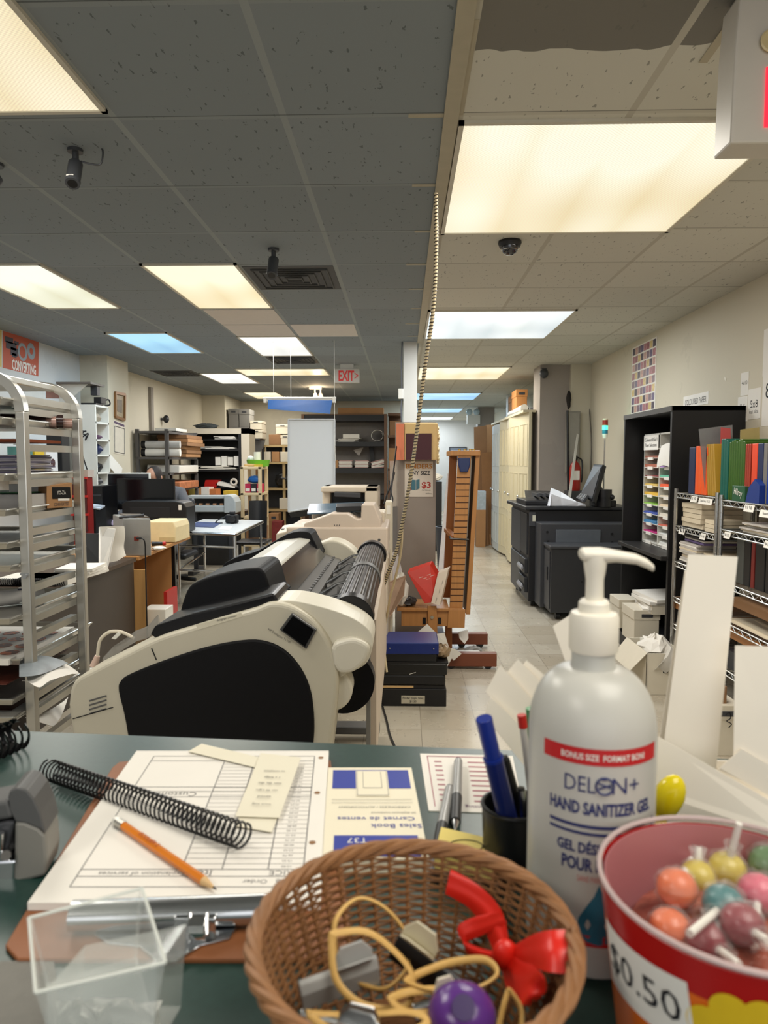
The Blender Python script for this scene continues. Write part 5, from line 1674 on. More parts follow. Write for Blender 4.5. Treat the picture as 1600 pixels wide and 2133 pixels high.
# rolled prints
for k, (px, py, r, m) in enumerate(((68, 878, .026, glossy), (90, 880, .024, glossy2), (105, 876, .028, glossy), (125, 880, .022, glossy2))):
 p = W(px, py, 2.85 + .04 * k)
 tag(B().cyl((p.x - .12, p.y - .02, 1.588 + r), (p.x + .03, p.y + .05, 1.588 + r + .0), r, n=18).ob('rolled_print', m, smooth=30), ('dark rolled photo print at the left on the second pan', 'pale rolled photo print second on the second pan', 'dark rolled photo print third on the second pan', 'pale rolled photo print nearest the rear post on the second pan')[k], 'rolled print', 'rolled prints on the tray rack')
sheet('card_sheet', X0, X1 - .01, 2.62, 3.10, 1.661, mk('tan_card', (182, 150, 110), .7), 'tan card lying on the topmost pan', th=.006)
sheet('orange_card', X1 - .25, X1, 2.75, 3.05, 1.525, mk('rust_card', (150, 74, 36), .7), 'rust coloured card on the rail below the rolled prints', th=.012)
# booklets
bk = mk('booklet_grey', (168, 162, 170), .6, var=.12)
bk2 = mk('booklet_purple', (110, 104, 128), .6, var=.15)
rr = random.Random(9)
for k in range(14):
 y0 = 2.74 + rr.uniform(-.012, .012)
 x1 = X1 - .02 + rr.uniform(-.012, .012)
 o = B().box((x1 - .10, y0 + .14, 1.3845 + .0066 * k), (.20, .27, .0058), rot(0, -.02, rr.uniform(-.05, .05))).ob('booklet', bk if k % 3 else bk2)
 tag(o, 'one of the thin grey purple booklets stacked on the rack pan', 'booklet', 'booklets stacked on the rack')
for k in range(8):
 o = B().box((X1 - .36 + rr.uniform(-.01, .01), 2.76, 1.3845 + .0068 * k), (.21, .27, .006), rot(0, -.015, rr.uniform(-.04, .04))).ob('booklet', bk2 if k % 3 else bk)
 tag(o, 'one of the darker booklets in the pile at the left photo edge', 'booklet', 'darker booklets at the photo edge')
# carton
t = thing('carton', 'small brown carton with a black label and marker writing on the tray rack', 'carton', (X1 - .08, 2.9, 1.253))
q = [W(98, 1061, 2.86), W(151, 1054, 3.0), W(150, 1005, 3.0), W(97, 1012, 2.86)]
q[0].z = 1.256
q[1].z = 1.254
B().slab(q, (-.16, .16, 0)).ob('carton_body', cardboard, t, bevel=.002)
e1 = q[1] - q[0]
e2 = q[3] - q[0]
nn = e1.cross(e2).normalized()
if nn.y > 0:
 nn = -nn
def CQ(u_, v_, d=.001):
 return q[0] + e1 * u_ + e2 * v_ + nn * d
lb = B().slab([CQ(.2, .42), CQ(.92, .40), CQ(.9, .92), CQ(.2, .94)], nn * .001).ob('label', black_satin, t)
B().text('YO-ZA', CQ(.55, .68, .0024), e1, e2, wd=.05, h=.016).ob('lettering', white_paper, lb)
B().slab([CQ(.42, .32), CQ(.86, .30), CQ(.86, .40), CQ(.42, .42)], nn * .0014).ob('white_sticker', white_paper, t)
B().text('CONVERTED', CQ(.55, .16, .0016), e1, e2, wd=.085, h=.014).ob('marker_writing', dark_grey, t)
tag(B().box(W(88, 1034, 2.86) + V((-.08, .06, .0)), (.006, .16, .10), rot(0, .12, -.9)).ob('white_box', mk('white_carton', (214, 212, 208), .6)), 'white printed box standing left of the brown carton', 'box')
p = W(62, 1045, 2.80)
tag(B().mm((p.x - .16, 2.76, 1.253), (p.x + .03, 2.95, 1.318)).ob('paper_stack', mk('paper_grey', (190, 186, 182), .8)), 'grey white paper stack on the pan left of the brown carton', 'paper stack')
sheet('green_print', X1 - .26, X1 - .02, 2.80, 3.05, 1.3215, mk('green_print', (60, 130, 80), .5, var=.9, scale=12), 'printed sheet with green above the brown carton', th=.002)
sheet('dark_print', X0, X1 - .04, 2.62, 3.10, 1.1305, mk('dark_print', (60, 58, 56), .35, var=.5, scale=12), 'dark printed sheets on the pan below the carton', th=.006)
sheet('grey_print', X0 + .1, X1 - .02, 2.66, 3.12, 1.137, mk('grey_print_sheet', (146, 146, 142), .5, var=.4, scale=9), 'grey printed sheet on top of the dark ones on the rack', th=.002)
p = W(70, 1272, 2.95)
t = thing('paper_roll', 'white paper roll with dark blue label on the rack pan', 'paper roll', (p.x, 2.95, .848))
B().cyl((p.x - .2, 2.80, .88), (p.x + .03, 2.98, .88), .032, n=22).ob('roll', white_paper, t, smooth=30)
B().cyl((p.x - .05, 2.92, .88), (p.x + .0, 2.957, .88), .0328, n=22).ob('label', navy_plastic, t, smooth=30)
# sheet of orange pictures
t = thing('picture_sheet', 'white sheet printed with rows of orange round pictures on the rack', 'printed sheet', (X1 - .15, 2.9, .68))
B().mm((X0, 2.60, .678), (X1 - .01, 3.14, .70)).ob('sheets', white_paper, t)
n = Nodes('orange_picture')
pic = n.done(n.mix(n.mth('GREATER_THAN', n.noise(34, 2), .5), lin((190, 96, 50)), lin((96, 46, 34))), .4)
for i in range(6):
 for j in range(4):
  x, y = X1 - .06 - .085 * i, 2.70 + .105 * j
  B().cyl((x, y, .7005), (x, y, .7012), .034, n=18).ob('round_picture', pic, t)
# curling papers
def curl_sheet(A, C, label, m=white_paper, cat='paper', n_=4):
 PA, PC = spline([W(*p) for p in A], 6), spline([W(*p) for p in C], 6)
 n = len(PA) - 1
 b = B().grid(lambda u_, v_: PA[round(u_ * n)] * (1 - v_) + PC[round(u_ * n)] * v_, n, n_, .0012)
 return tag(b.ob('curled_paper', m, smooth=True), label, cat, 'papers curling out of the rack')
curl_sheet([(50, 1388, 2.70), (100, 1370, 2.80), (140, 1385, 2.86), (167, 1404, 2.90)], [(58, 1420, 2.45), (82, 1432, 2.42), (105, 1418, 2.50), (150, 1404, 2.70)], 'white paper curling up beyond the rear post of the rack')
curl_sheet([(40, 1376, 2.70), (85, 1366, 2.76), (125, 1374, 2.80), (142, 1382, 2.82)], [(40, 1410, 2.42), (70, 1408, 2.45), (100, 1400, 2.60), (135, 1384, 2.78)], 'printed sheet with a blue picture just under the curling paper', mk('blue_picture_sheet', (128, 136, 142), .4, var=.6, scale=10))
t = thing('photo_print', 'dark red photo print with white border on the lowest pan', 'photo print', (X1 - .15, 2.9, .474))
B().mm((X0, 2.58, .472), (X1 + .02, 3.26, .476)).ob('sheet', white_paper, t)
B().mm((X0 + .03, 2.68, .476), (X1 - .05, 3.12, .4768)).ob('picture', mk('dark_red_picture', (96, 40, 36), .25, var=.8, scale=9), t)
sheet('red_print', X0, X1 - .02, 2.6, 3.1, .603, mk('red_brown_print', (98, 50, 40), .4, var=.4), 'red brown printed sheet under the curling white paper', th=.004)
curl_sheet([(52, 1495, 2.62), (90, 1486, 2.9), (132, 1462, 3.25)], [(112, 1514, 2.9), (128, 1490, 3.1), (142, 1452, 3.3)], 'white paper hanging down over the lowest pan beside the printer')
# desks along the left wall
DXF = -1.96
dbrown = mk('desk_brown', (66, 58, 52), .5, var=.08)
t = thing('desk', 'dark brown counter desk behind the tray rack', 'desk', (-2.3, 4.4, 0))
B().mm((-2.7, 3.6, .0), (DXF, 5.08, .72)).ob('carcass', dbrown, t, bevel=.004)
B().mm((-2.72, 3.58, .72), (DXF + .015, 5.09, .75)).ob('desktop', mk('desk_top', (74, 58, 46), .4), t, bevel=.003)
t = thing('wooden_table', 'pale wooden side table with overhanging top beyond the brown desk', 'table', (-2.3, 5.8, 0))
B().slab([(-2.75, 5.1, .725), (-1.93, 5.1, .725), (-1.99, 6.56, .725), (-2.75, 6.56, .725)], (0, 0, .028)).ob('tabletop', wood_h, t, bevel=.003)
B().mm((-2.70, 5.12, 0), (-1.99, 5.16, .725)).ob('side_panel', wood, t)
B().mm((-2.70, 5.16, .02), (-2.68, 6.3, .70)).ob('back_panel', wood, t)
B().mm((-2.02, 6.1, 0), (-1.99, 6.14, .725)).ob('leg', black_satin, t)
B().mm((-2.70, 6.1, 0), (-2.02, 6.13, .725)).ob('divider', wood, t)
B().mm((-2.68, 5.16, .1), (-2.0, 6.1, .12)).ob('lower_shelf', wood, t)
B().mm((W(272, 1200, 5.09).x, 5.085, .06), (W(303, 1200, 5.09).x, 5.11, .66)).ob('end_panel', mk('light_panel_wood', (202, 156, 98), .5, var=.15, scale=8, stretch=(1, 1, .1)), t)
q0, q1 = W(306, 1330, 5.25), W(352, 1270, 5.25)
tag(B().mm((q0.x, 5.17, .121), (q1.x, 5.35, .35)).ob('white_carton', white_plastic, bevel=.004), 'white carton on the lower shelf under the wooden table', 'carton')
tag(B().mm((W(349, 1200, 5.6).x, 5.5, .121), (W(356, 1200, 5.6).x, 5.75, .42)).ob('red_folder', red_paint), 'thin red folder standing under the wooden table', 'folder')
# silver binding machine
YS = 5.12
t = thing('binding_machine', 'silver box-shaped binding machine with a black power lead on the desk end', 'binding machine', (W(283, 1150, YS).x, 5.3, .753))
xa, xb = W(257, 1100, YS).x, W(312, 1100, YS).x
zt = W(0, 1080, YS).z
b = B().slab([(xa, YS, .755), (xb, YS + .02, .755), (xb, YS + .02, zt), (xa, YS, zt)], (-.25, .42, 0))
b.ob('housing', mk('silver_housing', (172, 170, 166), .35, .6, var=.06), t, bevel=.006)
b = B().slab([(xa + .01, YS + .1, zt), (xb - .02, YS + .05, zt), (xb - .2, YS + .36, zt), (xa - .18, YS + .38, zt)], (0, 0, .01))
b.ob('lid_plate', mk('lid_brown_grey', (120, 108, 98), .3, .5), t)
B().tube([W(248, 1078, YS + .05), W(300, 1073, YS + .1)], .009, 8).ob('handle_bar', dark_grey, t, smooth=True)
p = W(284, 1122, YS - .002)
B().box(p, (.03, .012, .03)).ob('power_socket', mk('socket_red', (130, 50, 40), .4), t)
B().tube(spline([W(284, 1121, YS - .02), W(297, 1122, YS - .05), W(302, 1132, YS - .05), W(303, 1160, YS - .05), W(305, 1250, YS - .06), W(307, 1330, YS - .08)], 6), .005, 7).ob('power_lead', black_plastic, t, smooth=True)
B().cyl(W(285, 1121, YS - .012), W(294, 1121, YS - .04), .008, n=10).ob('plug', black_plastic, t, smooth=True)
t = thing('desk_phone_base', 'cream old printer body on the wooden table behind the screwdriver', 'printer', (W(340, 1140, 6.0).x, 6.2, .753))
t.name = 'small_printer'
OFF['small_printer'] = OFF['desk_phone_base']
xa, xb = W(300, 1100, 6.0).x, W(366, 1100, 6.0).x
zt = W(0, 1086, 6.0).z
prof = [(xa, .755), (xb, .755), (xb, zt - .05), (xb - .02, zt), (xa, zt)]
B().loft([xz(prof, 6.0), xz(prof, 6.4)]).ob('case', mk('aged_cream', (222, 204, 160), .5), t, bevel=.008)
B().mm((xb - .14, 5.993, .76), (xb - .01, 6.0, .80)).ob('paper_slot', mk('aged_cream_dark', (190, 172, 128), .5), t)
t = thing('screwdriver', 'short screwdriver with black and red handle on the wooden table', 'screwdriver', W(327, 1115, 5.75))
B().cyl((W(316, 1115, 5.75).x, 5.75, .772), (W(337, 1115, 5.75).x, 5.77, .772), .018, .014, n=12).ob('handle', black_plastic, t, smooth=30)
B().cyl((W(337, 1115, 5.75).x, 5.77, .772), (W(343, 1115, 5.75).x, 5.775, .772), .017, n=12).ob('handle_end', red_paint, t, smooth=30)
B().cyl((W(316, 1115, 5.75).x, 5.75, .772), (W(306, 1115, 5.75).x, 5.74, .766), .004, n=8).ob('blade', steel, t)
tag(crumple(B(), (W(330, 1127, 5.5).x, 5.5, .753), .06, .06, .03, 12).ob('tissue', white_paper), 'crumpled white tissue on the wooden table by the screwdriver', 'tissue')
# hanging sheaf, black portfolio and books on the brown desk
YD = 4.75
for k in range(6):
 yy = 4.66 + .05 * k
 LA = spline([W(*p, yy) for p in ((208 + 5 * k, 1097), (216 + 5 * k, 1128), (228 + 5 * k, 1172 - 3 * k))], 5)
 LB = spline([W(*p, yy + .03) for p in ((244 + 3 * k, 1096), (241 + 4 * k, 1115), (238 + 4 * k, 1140), (246 + 3.4 * k, 1168 - 2 * k))], 5)
 LB = [LB[round(i * (len(LB) - 1) / (len(LA) - 1))] for i in range(len(LA))]
 b = B().grid(lambda u_, v_: LA[round(u_ * (len(LA) - 1))].lerp(LB[round(u_ * (len(LA) - 1))], v_), len(LA) - 1, 3, .0015)
 tag(b.ob('printed_sheet', white_paper, smooth=True), 'one of the white printed sheets draped against the silver machine', 'paper', 'sheets draped by the silver machine')
q = [W(162, 1175, 4.55), W(222, 1174, 4.45), W(208, 1112, 4.75), W(160, 1110, 4.85)]
for i in (0, 1):
 q[i].z = .753
tag(B().slab(q, (0, .02, 0)).ob('portfolio', black_satin, bevel=.003), 'black portfolio leaning open on the brown desk', 'portfolio')
q = [W(205, 1172, 4.4), W(222, 1176, 4.42), W(240, 1102, 4.6), W(206, 1098, 4.75)]
for i in (0, 1):
 q[i].z = .753
tag(B().slab(q, (0, .012, 0)).ob('binder_page', mk('page_white', (214, 210, 204), .7)), 'stiff white page with small black mark beside the black portfolio', 'paper')
for k in range(3):
 o = B().box((W(172, 1180, 4.3).x, 4.28, .755 + .018 * (k + .5)), (.22, .26, .016), rot(0, 0, .1 * (k - 1))).ob('paper_block', white_paper)
 tag(o, 'one of the white paper blocks piled on the brown desk by the rack', 'paper block', 'paper blocks on the brown desk')
for k in range(2):
 t = thing('spiral_book', ('spiral bound book with white pages behind the rear rack post', 'spiral bound book under the rolled sheet behind the rack')[k], 'spiral book', (W(110 - 30 * k, 1172, 4.1).x, 4.1, .755), 'spiral books on the brown desk')
 xx = W(112 - 40 * k, 1172, 4.05).x
 B().mm((xx - .16, 3.9, .754), (xx + .15, 4.15, .785)).ob('pages', white_paper, t)
 hel = [V((xx - .16 + .31 * i / 200, 3.895 + .016 * math.cos(i * .8), .772 + .02 * math.sin(i * .8))) for i in range(200)]
 B().tube(hel, .0025, 4).ob('spiral', black_plastic, t)
# back-left desk with monitors and the seated person
t = thing('desk', 'grey computer desk in front of the white pilaster', 'desk', (-2.75, 7.0, 0))
B().mm((-3.21, 6.66, .72), (-2.45, 7.6, .75)).ob('desktop', mk('desk_grey', (120, 120, 118), .5), t)
for x in (-3.2, -2.51):
 for y in (6.68, 7.52):
  B().mm((x, y, 0), (x + .05, y + .05, .72)).ob('leg', grey_metal, t)
YB2 = 6.85
xa, xb = W(254, 1060, YB2).x, W(388, 1060, YB2).x
t = thing('black_printer', 'bulky black printer in front of the monitors', 'printer', ((xa + xb) / 2, 7.0, .753))
prof = [(xa, .755), (xb, .755), (xb, 1.0), (xb - .03, 1.045), (xb - .1, 1.06), (xa + .04, 1.06), (xa, 1.03)]
B().loft([xz(prof, YB2), xz(prof, 7.15)]).ob('case', mk('case_black', (20, 20, 22), .4), t, bevel=.008)
B().mm((xa + .08, YB2 - .004, .90), (xb - .16, YB2, 1.0)).ob('front_cover', mk('case_black_dull', (28, 28, 31), .5), t, bevel=.002)
p = W(375, 1057, YB2 - .004)
B().box(p, (.03, .004, .05)).ob('sticker', white_paper, t)
def monitor(pxl, pxr, pyt, pyb, y, label, bez, tilt=0):
 a_, c_ = W(pxl, pyt, y), W(pxr, pyb, y)
 t = thing('monitor', label, 'monitor', ((a_.x + c_.x) / 2, y, .753), 'monitors on the computer desk')
 B().slab([(a_.x, y, c_.z), (c_.x, y + tilt, c_.z), (c_.x, y + tilt, a_.z), (a_.x, y, a_.z)], (0, .035, 0)).ob('housing', bez, t, bevel=.004)
 e = .012
 B().slab([(a_.x + e, y - .003, c_.z + e), (c_.x - e, y + tilt - .003, c_.z + e), (c_.x - e, y + tilt - .003, a_.z - e), (a_.x + e, y - .003, a_.z - e)], (0, .004, 0)).ob('rear_panel', mk('panel_black', (16, 16, 18), .14), t)
 m_ = (a_.x + c_.x) / 2
 B().mm((m_ - .03, y + .035, .755), (m_ + .03, y + .06, c_.z + .1)).ob('stand', black_plastic, t)
 B().mm((m_ - .12, y - .02, .753), (m_ + .12, y + .14, .765)).ob('stand_base', black_plastic, t)
 return t
monitor(223, 308, 985, 1060, 7.42, 'white rimmed monitor left behind the black one', white_plastic, .08)
monitor(242, 364, 997, 1062, 7.2, 'wide glossy black monitor in front of the seated man', black_satin)
# the person
skin = mk('skin', (186, 138, 112), .5, var=.06, scale=12)
hair = mk('dark_hair', (46, 40, 38), .7, var=.3, scale=90)
shirt = mk('grey_shirt', (92, 92, 96), .85, var=.1)
def skinned(name, verts, edges, radii, m, parent, root=0):
 me = bpy.data.meshes.new(name)
 off = OFF[parent.name]
 me.from_pydata([V(v) - off for v in verts], edges, [])
 o = bpy.data.objects.new(name, me)
 COL.objects.link(o)
 o.parent = parent
 sk = o.modifiers.new('skin', 'SKIN')
 for i, r in enumerate(radii):
  d = me.skin_vertices[0].data[i]
  d.radius = (r, r) if not isinstance(r, tuple) else r
  d.use_root = i == root
 sk.use_smooth_shade = True
 sb = o.modifiers.new('sub', 'SUBSURF')
 sb.levels = sb.render_levels = 2
 me.materials.append(m)
 return o
HP = W(322, 992, 8.0)
px_, py_, pz_ = HP.x, 8.0, HP.z
t = PERSON = thing('person', 'balding man in a grey shirt seated behind the monitors, head bent down', 'person', (px_, 8.1, 0))
def pp(dx, dy, z):
 return (px_ + dx, 8.0 + dy, z)
hz = pz_ - .02
vs = [pp(.10, .28, .50), pp(.10, .26, .70), pp(.09, .20, .92), pp(.06, .14, 1.10), pp(.03, .08, hz - .12), pp(.0, .02, hz - .03), pp(-.005, -.01, hz + .05),
      pp(-.13, .13, 1.08), pp(-.24, .02, .95), pp(-.32, -.22, .86), pp(-.36, -.44, .79), pp(-.37, -.52, .775),
      pp(.25, .14, 1.08), pp(.36, .04, .92), pp(.33, -.22, .84), pp(.28, -.42, .79), pp(.27, -.50, .775),
      pp(.0, .22, .48), pp(-.02, -.18, .46), pp(-.02, -.22, .10), pp(-.02, -.32, .05),
      pp(.20, .22, .48), pp(.22, -.18, .46), pp(.22, -.22, .10), pp(.22, -.32, .05)]
es = [(0, 1), (1, 2), (2, 3), (3, 4), (4, 5), (5, 6), (3, 7), (7, 8), (8, 9), (9, 10), (10, 11), (3, 12), (12, 13), (13, 14), (14, 15), (15, 16), (0, 17), (17, 18), (18, 19), (19, 20), (0, 21), (21, 22), (22, 23), (23, 24)]
rd = [.15, .15, .16, .12, .06, .07, .05, .08, .055, .045, .033, .03, .08, .055, .045, .033, .03, .09, .075, .05, .04, .09, .075, .05, .04]
body_ = skinned('body', vs, es, rd, shirt, t)
# head: skull with face looking down toward the desk
hr = rot(math.radians(28), 0, math.radians(-14))
hc_ = V((px_, 8.0, pz_))
b = B()
prof = [(.001, -.125), (.035, -.118), (.055, -.09), (.066, -.05), (.073, -.01), (.077, .03), (.073, .065), (.055, .092), (.03, .106), (.001, .11)]
rings = []
for r, z in prof:
 ring = []
 for i in range(20):
  th = 2 * PI * i / 20
  x, y = r * math.cos(th), r * 1.22 * math.sin(th)
  if y < 0 and z < -.03:
   y *= 1.05
  ring.append(hc_ + hr @ V((x, y, z)))
 rings.append(ring)
b.loft(rings)
nose = [(0, -.105, -.02), (.012, -.088, -.05), (0, -.122, -.05), (-.012, -.088, -.05), (0, -.09, -.06)]
nv = [hc_ + hr @ V(p) for p in nose]
b.add(nv, [(0, 2, 1), (0, 3, 2), (1, 2, 4), (2, 3, 4), (0, 1, 4, 3)])
for s_ in (-1, 1):
 b.ball(hc_ + hr @ V((s_ * .076, .012, -.02)), .022, 10, (.35, .7, 1.1), hr)
b.ob('head', skin, t, smooth=True)
b = B()
for s_ in (-1, 1):
 b.ball(hc_ + hr @ V((s_ * .03, -.085, -.012)), .010, 10, (1, .5, .7), hr)
b.ob('eyes', mk('eye_dark', (50, 40, 36), .3), t)
B().slab([hc_ + hr @ V(p) for p in ((-.022, -.088, -.078), (.022, -.088, -.078), (.018, -.086, -.086), (-.018, -.086, -.086))], (0, .006, 0)).ob('mouth', mk('lips', (150, 90, 80), .5), t)
# hair: a cap over the back and sides, open on the crown
b = B()
rings = []
for r, z in ((.070, -.055), (.078, -.02), (.0825, .025), (.080, .06), (.062, .094), (.036, .110), (.004, .114)):
 ring = []
 for i in range(15):
  th = math.radians(-38) + math.radians(256) * i / 14
  ring.append(hc_ + hr @ V((r * math.cos(th) * 1.02, r * 1.25 * math.sin(th) + .002, z)))
 rings.append(ring)
b.loft(rings, cap=False, closed=False)
b.ob('hair', hair, t, smooth=True)
# hands with fingers on the desk
def hand(c_, dirv, s_, name='hand'):
 c_, dirv = V(c_), V(dirv).normalized()
 sd = V((dirv.y, -dirv.x, 0)) * s_
 vs, es, rd = [c_ - dirv * .045, c_, c_ + dirv * .045], [(0, 1), (1, 2)], [(.026, .018), (.036, .015), (.038, .013)]
 for k, (o_, ln_) in enumerate(((-.028, .062), (-.010, .072), (.010, .068), (.026, .054))):
  i0 = len(vs)
  base_ = c_ + dirv * .045 + sd * o_
  vs += [base_ + dirv * ln_ * .45 + V((0, 0, .012)), base_ + dirv * ln_ * .8 + V((0, 0, .002)), base_ + dirv * ln_ + V((0, 0, -.012))]
  es += [(2, i0), (i0, i0 + 1), (i0 + 1, i0 + 2)]
  rd += [.009, .008, .007]
 i0 = len(vs)
 vs += [c_ + sd * -.040 + dirv * .01, c_ + sd * -.052 + dirv * .038, c_ + sd * -.05 + dirv * .058]
 es += [(1, i0), (i0, i0 + 1), (i0 + 1, i0 + 2)]
 rd += [.012, .010, .008]
 return skinned(name, vs, es, rd, skin, t, 1)
hand(pp(-.375, -.56, .785), (-.1, -1, -.05), 1)
hand(pp(.27, -.54, .785), (0, -1, -.05), -1)
t = thing('office_chair', 'grey office chair under the seated man', 'chair', (px_ + .08, 8.3, 0))
B().mm((px_ - .16, 8.02, .32), (px_ + .34, 8.52, .38)).ob('seat', dark_grey, t, bevel=.03)
B().mm((px_ - .12, 8.50, .55), (px_ + .30, 8.56, 1.0)).ob('backrest', dark_grey, t, bevel=.03)
B().cyl((px_ + .09, 8.27, .06), (px_ + .09, 8.27, .34), .03, n=12).ob('column', black_plastic, t)
for k in range(5):
 a_ = 2 * PI * k / 5
 B().tube([(px_ + .09, 8.27, .08), (px_ + .09 + .28 * math.cos(a_), 8.27 + .28 * math.sin(a_), .05)], .025, 6).ob('foot', black_plastic, t)
tag(B().tube([(px_ + .19, 8.53, .5), (px_ + .19, 8.53, .6)], .02, 6).ob('backrest_bar', black_plastic, t), '', '') if False else B().tube([(px_ + .09, 8.45, .36), (px_ + .09, 8.55, .40), (px_ + .09, 8.55, .6)], .02, 6).ob('backrest_bar', black_plastic, t)
# bits on the computer desk
t = thing('paper_box', 'black pen box topped with pale blue papers at the left desk edge', 'box', W(186, 1060, 6.8))
xa, xb = W(172, 1070, 6.8).x, W(204, 1070, 6.8).x
B().mm((xa, 6.75, .753), (xb, 7.0, .99)).ob('box_body', black_plastic, t, bevel=.004)
B().box(((xa + xb) / 2, 6.87, 1.0), (.17, .22, .014), rot(.05, .08, .2)).box(((xa + xb) / 2 - .01, 6.87, 1.018), (.15, .2, .012), rot(-.04, .1, -.2)).ob('papers', mk('pale_blue_paper', (196, 206, 218), .7), t)
tag(crumple(B(), (W(222, 1068, 7.2).x, 7.3, .753), .12, .09, .10, 33).ob('lilac_cloth', mk('lilac', (184, 172, 200), .8)), 'lilac paper heap under the man\'s right hand', 'paper')
xa, xb = W(150, 1000, 6.5).x, W(181, 1000, 6.5).x
t = thing('drawer_chest', 'narrow red metal drawer chest beside the rear rack post', 'chest', ((xa + xb) / 2, 6.7, 0))
B().mm((xa, 6.5, .0), (xb, 6.62, 1.30)).ob('frame', mk('chest_red', (124, 30, 28), .4), t)
for k in range(3):
 B().mm((xa + .004, 6.485, .80 + .17 * k), (xb - .004, 6.50, .945 + .17 * k)).ob('drawer', mk('chest_dark', (72, 26, 26), .45), t)
 B().mm((xa - .01, 6.47, .945 + .17 * k), (xb + .008, 6.50, .965 + .17 * k)).ob('drawer_lip', red_paint, t)
tag(B().mm((xa, 6.5, 1.301), (xb + .01, 6.63, 1.37)).ob('pale_box', mk('box_pink_grey', (172, 160, 152), .7)), 'pale box on top of the red drawer chest', 'box')
xa, xb = W(183, 1000, 6.95).x, W(206, 1000, 6.95).x
t = thing('computer_tower', 'black computer tower on the desk left of the monitors', 'computer', ((xa + xb) / 2, 7.1, .753))
B().mm((xa, 7.02, .753), (xb, 7.4, W(0, 1012, 7.02).z)).ob('case', black_satin, t, bevel=.003)
B().mm((xa + .01, 7.014, 1.1), (xb - .01, 7.02, 1.12)).ob('drive_slot', dark_grey, t)
# left wall, shelf tower, poster
t = thing('poster', 'orange red wall poster reading CONVERTING with grey discs', 'poster', (XL, 6.65, 2.0))
def WL(px, py, d=.002):
 p = X(px, py, XL + d)
 return V((XL + d, p.y, p.z))
q = [WL(6, 766), WL(80, 784), WL(81, 712), WL(6, 689)]
B().slab(q, (-.003, 0, 0)).ob('print', mk('poster_orange', (186, 88, 62), .55, var=.1, scale=5), t)
e1, e2 = (q[1] - q[0]), (q[3] - q[0])
def PQ(u_, v_, d=.001):
 return q[0] + e1 * u_ + e2 * v_ + V((d, 0, 0))
B().text('CONVERTING', PQ(.58, .16), V((0, 1, 0)), V((0, 0, 1)), wd=e1.length * .68, h=.10, bold=.03).ob('lettering', white_paper, t)
pgm = mk('poster_grey', (150, 160, 166), .55)
b = B()
for (u0, v0, r0, r1) in ((.53, .58, .13, .085), (.78, .68, .12, .05)):
 c_ = PQ(u0, v0)
 S_ = e1.length
 n = 28
 vs = [c_ + V((0, r * S_ * math.cos(2 * PI * i / n), r * S_ * math.sin(2 * PI * i / n) * 1.05)) for i in range(n) for r in (r0, r1)]
 b.add(vs, [(2 * i, (2 * i + 2) % (2 * n), (2 * i + 3) % (2 * n), 2 * i + 1) for i in range(n)])
b.ob('disc_picture', pgm, t)
b = B()
for (u0, v0, w_, h_) in ((.16, .8, .22, .16), (.22, .66, .28, .2), (.3, .52, .2, .22), (.3, .42, .12, .12), (.36, .78, .12, .1)):
 b.quad(PQ(u0 - w_ / 2, v0 - h_ / 2), PQ(u0 + w_ / 2, v0 - h_ / 2), PQ(u0 + w_ / 2, v0 + h_ / 2), PQ(u0 - w_ / 2, v0 + h_ / 2))
b.ob('machine_picture', mk('poster_dark', (74, 70, 76), .55), t)
q = [WL(-60, 752), WL(3.5, 765), WL(3.5, 687), WL(-60, 668)]
tag(B().slab(q, (-.003, 0, 0)).ob('poster', mk('poster_yellow', (206, 186, 110), .55)), 'yellow poster cut off by the left photo edge beside the orange one', 'poster')
q = [WL(96, 830), WL(124, 830), WL(123, 809), WL(96, 808)]
tag(B().slab(q, (-.003, 0, 0)).ob('photo', mk('brown_photo', (120, 78, 66), .3, var=.5, scale=9)), 'small brown photo on the left wall seen through the top of the rack', 'photo')
q = [WL(52, 838), WL(94, 836), WL(94, 808), WL(52, 805)]
tag(B().slab(q, (-.004, 0, 0)).ob('wall_chart', mk('chart_white', (206, 206, 202), .5)), 'white ruled chart on the left wall seen through the top of the rack', 'chart')
# product shelf on the left wall seen through the rack
t = thing('wall_shelf', 'white wall shelf with product boxes seen through the tray rack', 'shelf', (XL + .15, 6.9, 1.4))
z = X(110, 995, -3.35).z
B().mm((XL, 6.2, z), (XL + .32, 7.4, z + .025)).ob('shelf_board', white_plastic, t)
for y in (6.4, 7.2):
 B().slab([(XL, y, z), (XL + .28, y, z), (XL, y, z - .2)], (0, .015, 0)).ob('bracket', white_plastic, t)
for k, (px0, px1, py, m, lb) in enumerate(((72, 94, 935, mk('product_yellow', (206, 176, 40), .5, var=.3, scale=20), 'yellow product box on the wall shelf behind the rack'), (96, 122, 938, mk('product_white', (214, 214, 214), .5), 'white product box with dark dot on the wall shelf'), (128, 146, 905, black_plastic, 'black case hanging at the right end of the wall shelf'), (50, 70, 930, mk('product_teal', (70, 120, 116), .5, var=.4), 'teal product box at the left on the wall shelf'))):
 a_, c_ = X(px0, py, -3.3), X(px1, py, -3.3)
 o = B().mm((-3.45, a_.y, z + .026), (-3.3, c_.y - .02, a_.z)).ob('product_box', m, bevel=.003)
 tag(o, lb, 'box', 'boxes on the wall shelf')
 if k == 1:
  mm_ = (a_ + c_) / 2
  B().cyl((-3.3, mm_.y, z + .14), (-3.296, mm_.y, z + .14), .04, n=18).ob('dot_print', mk('dot_dark', (70, 40, 44), .5), o)
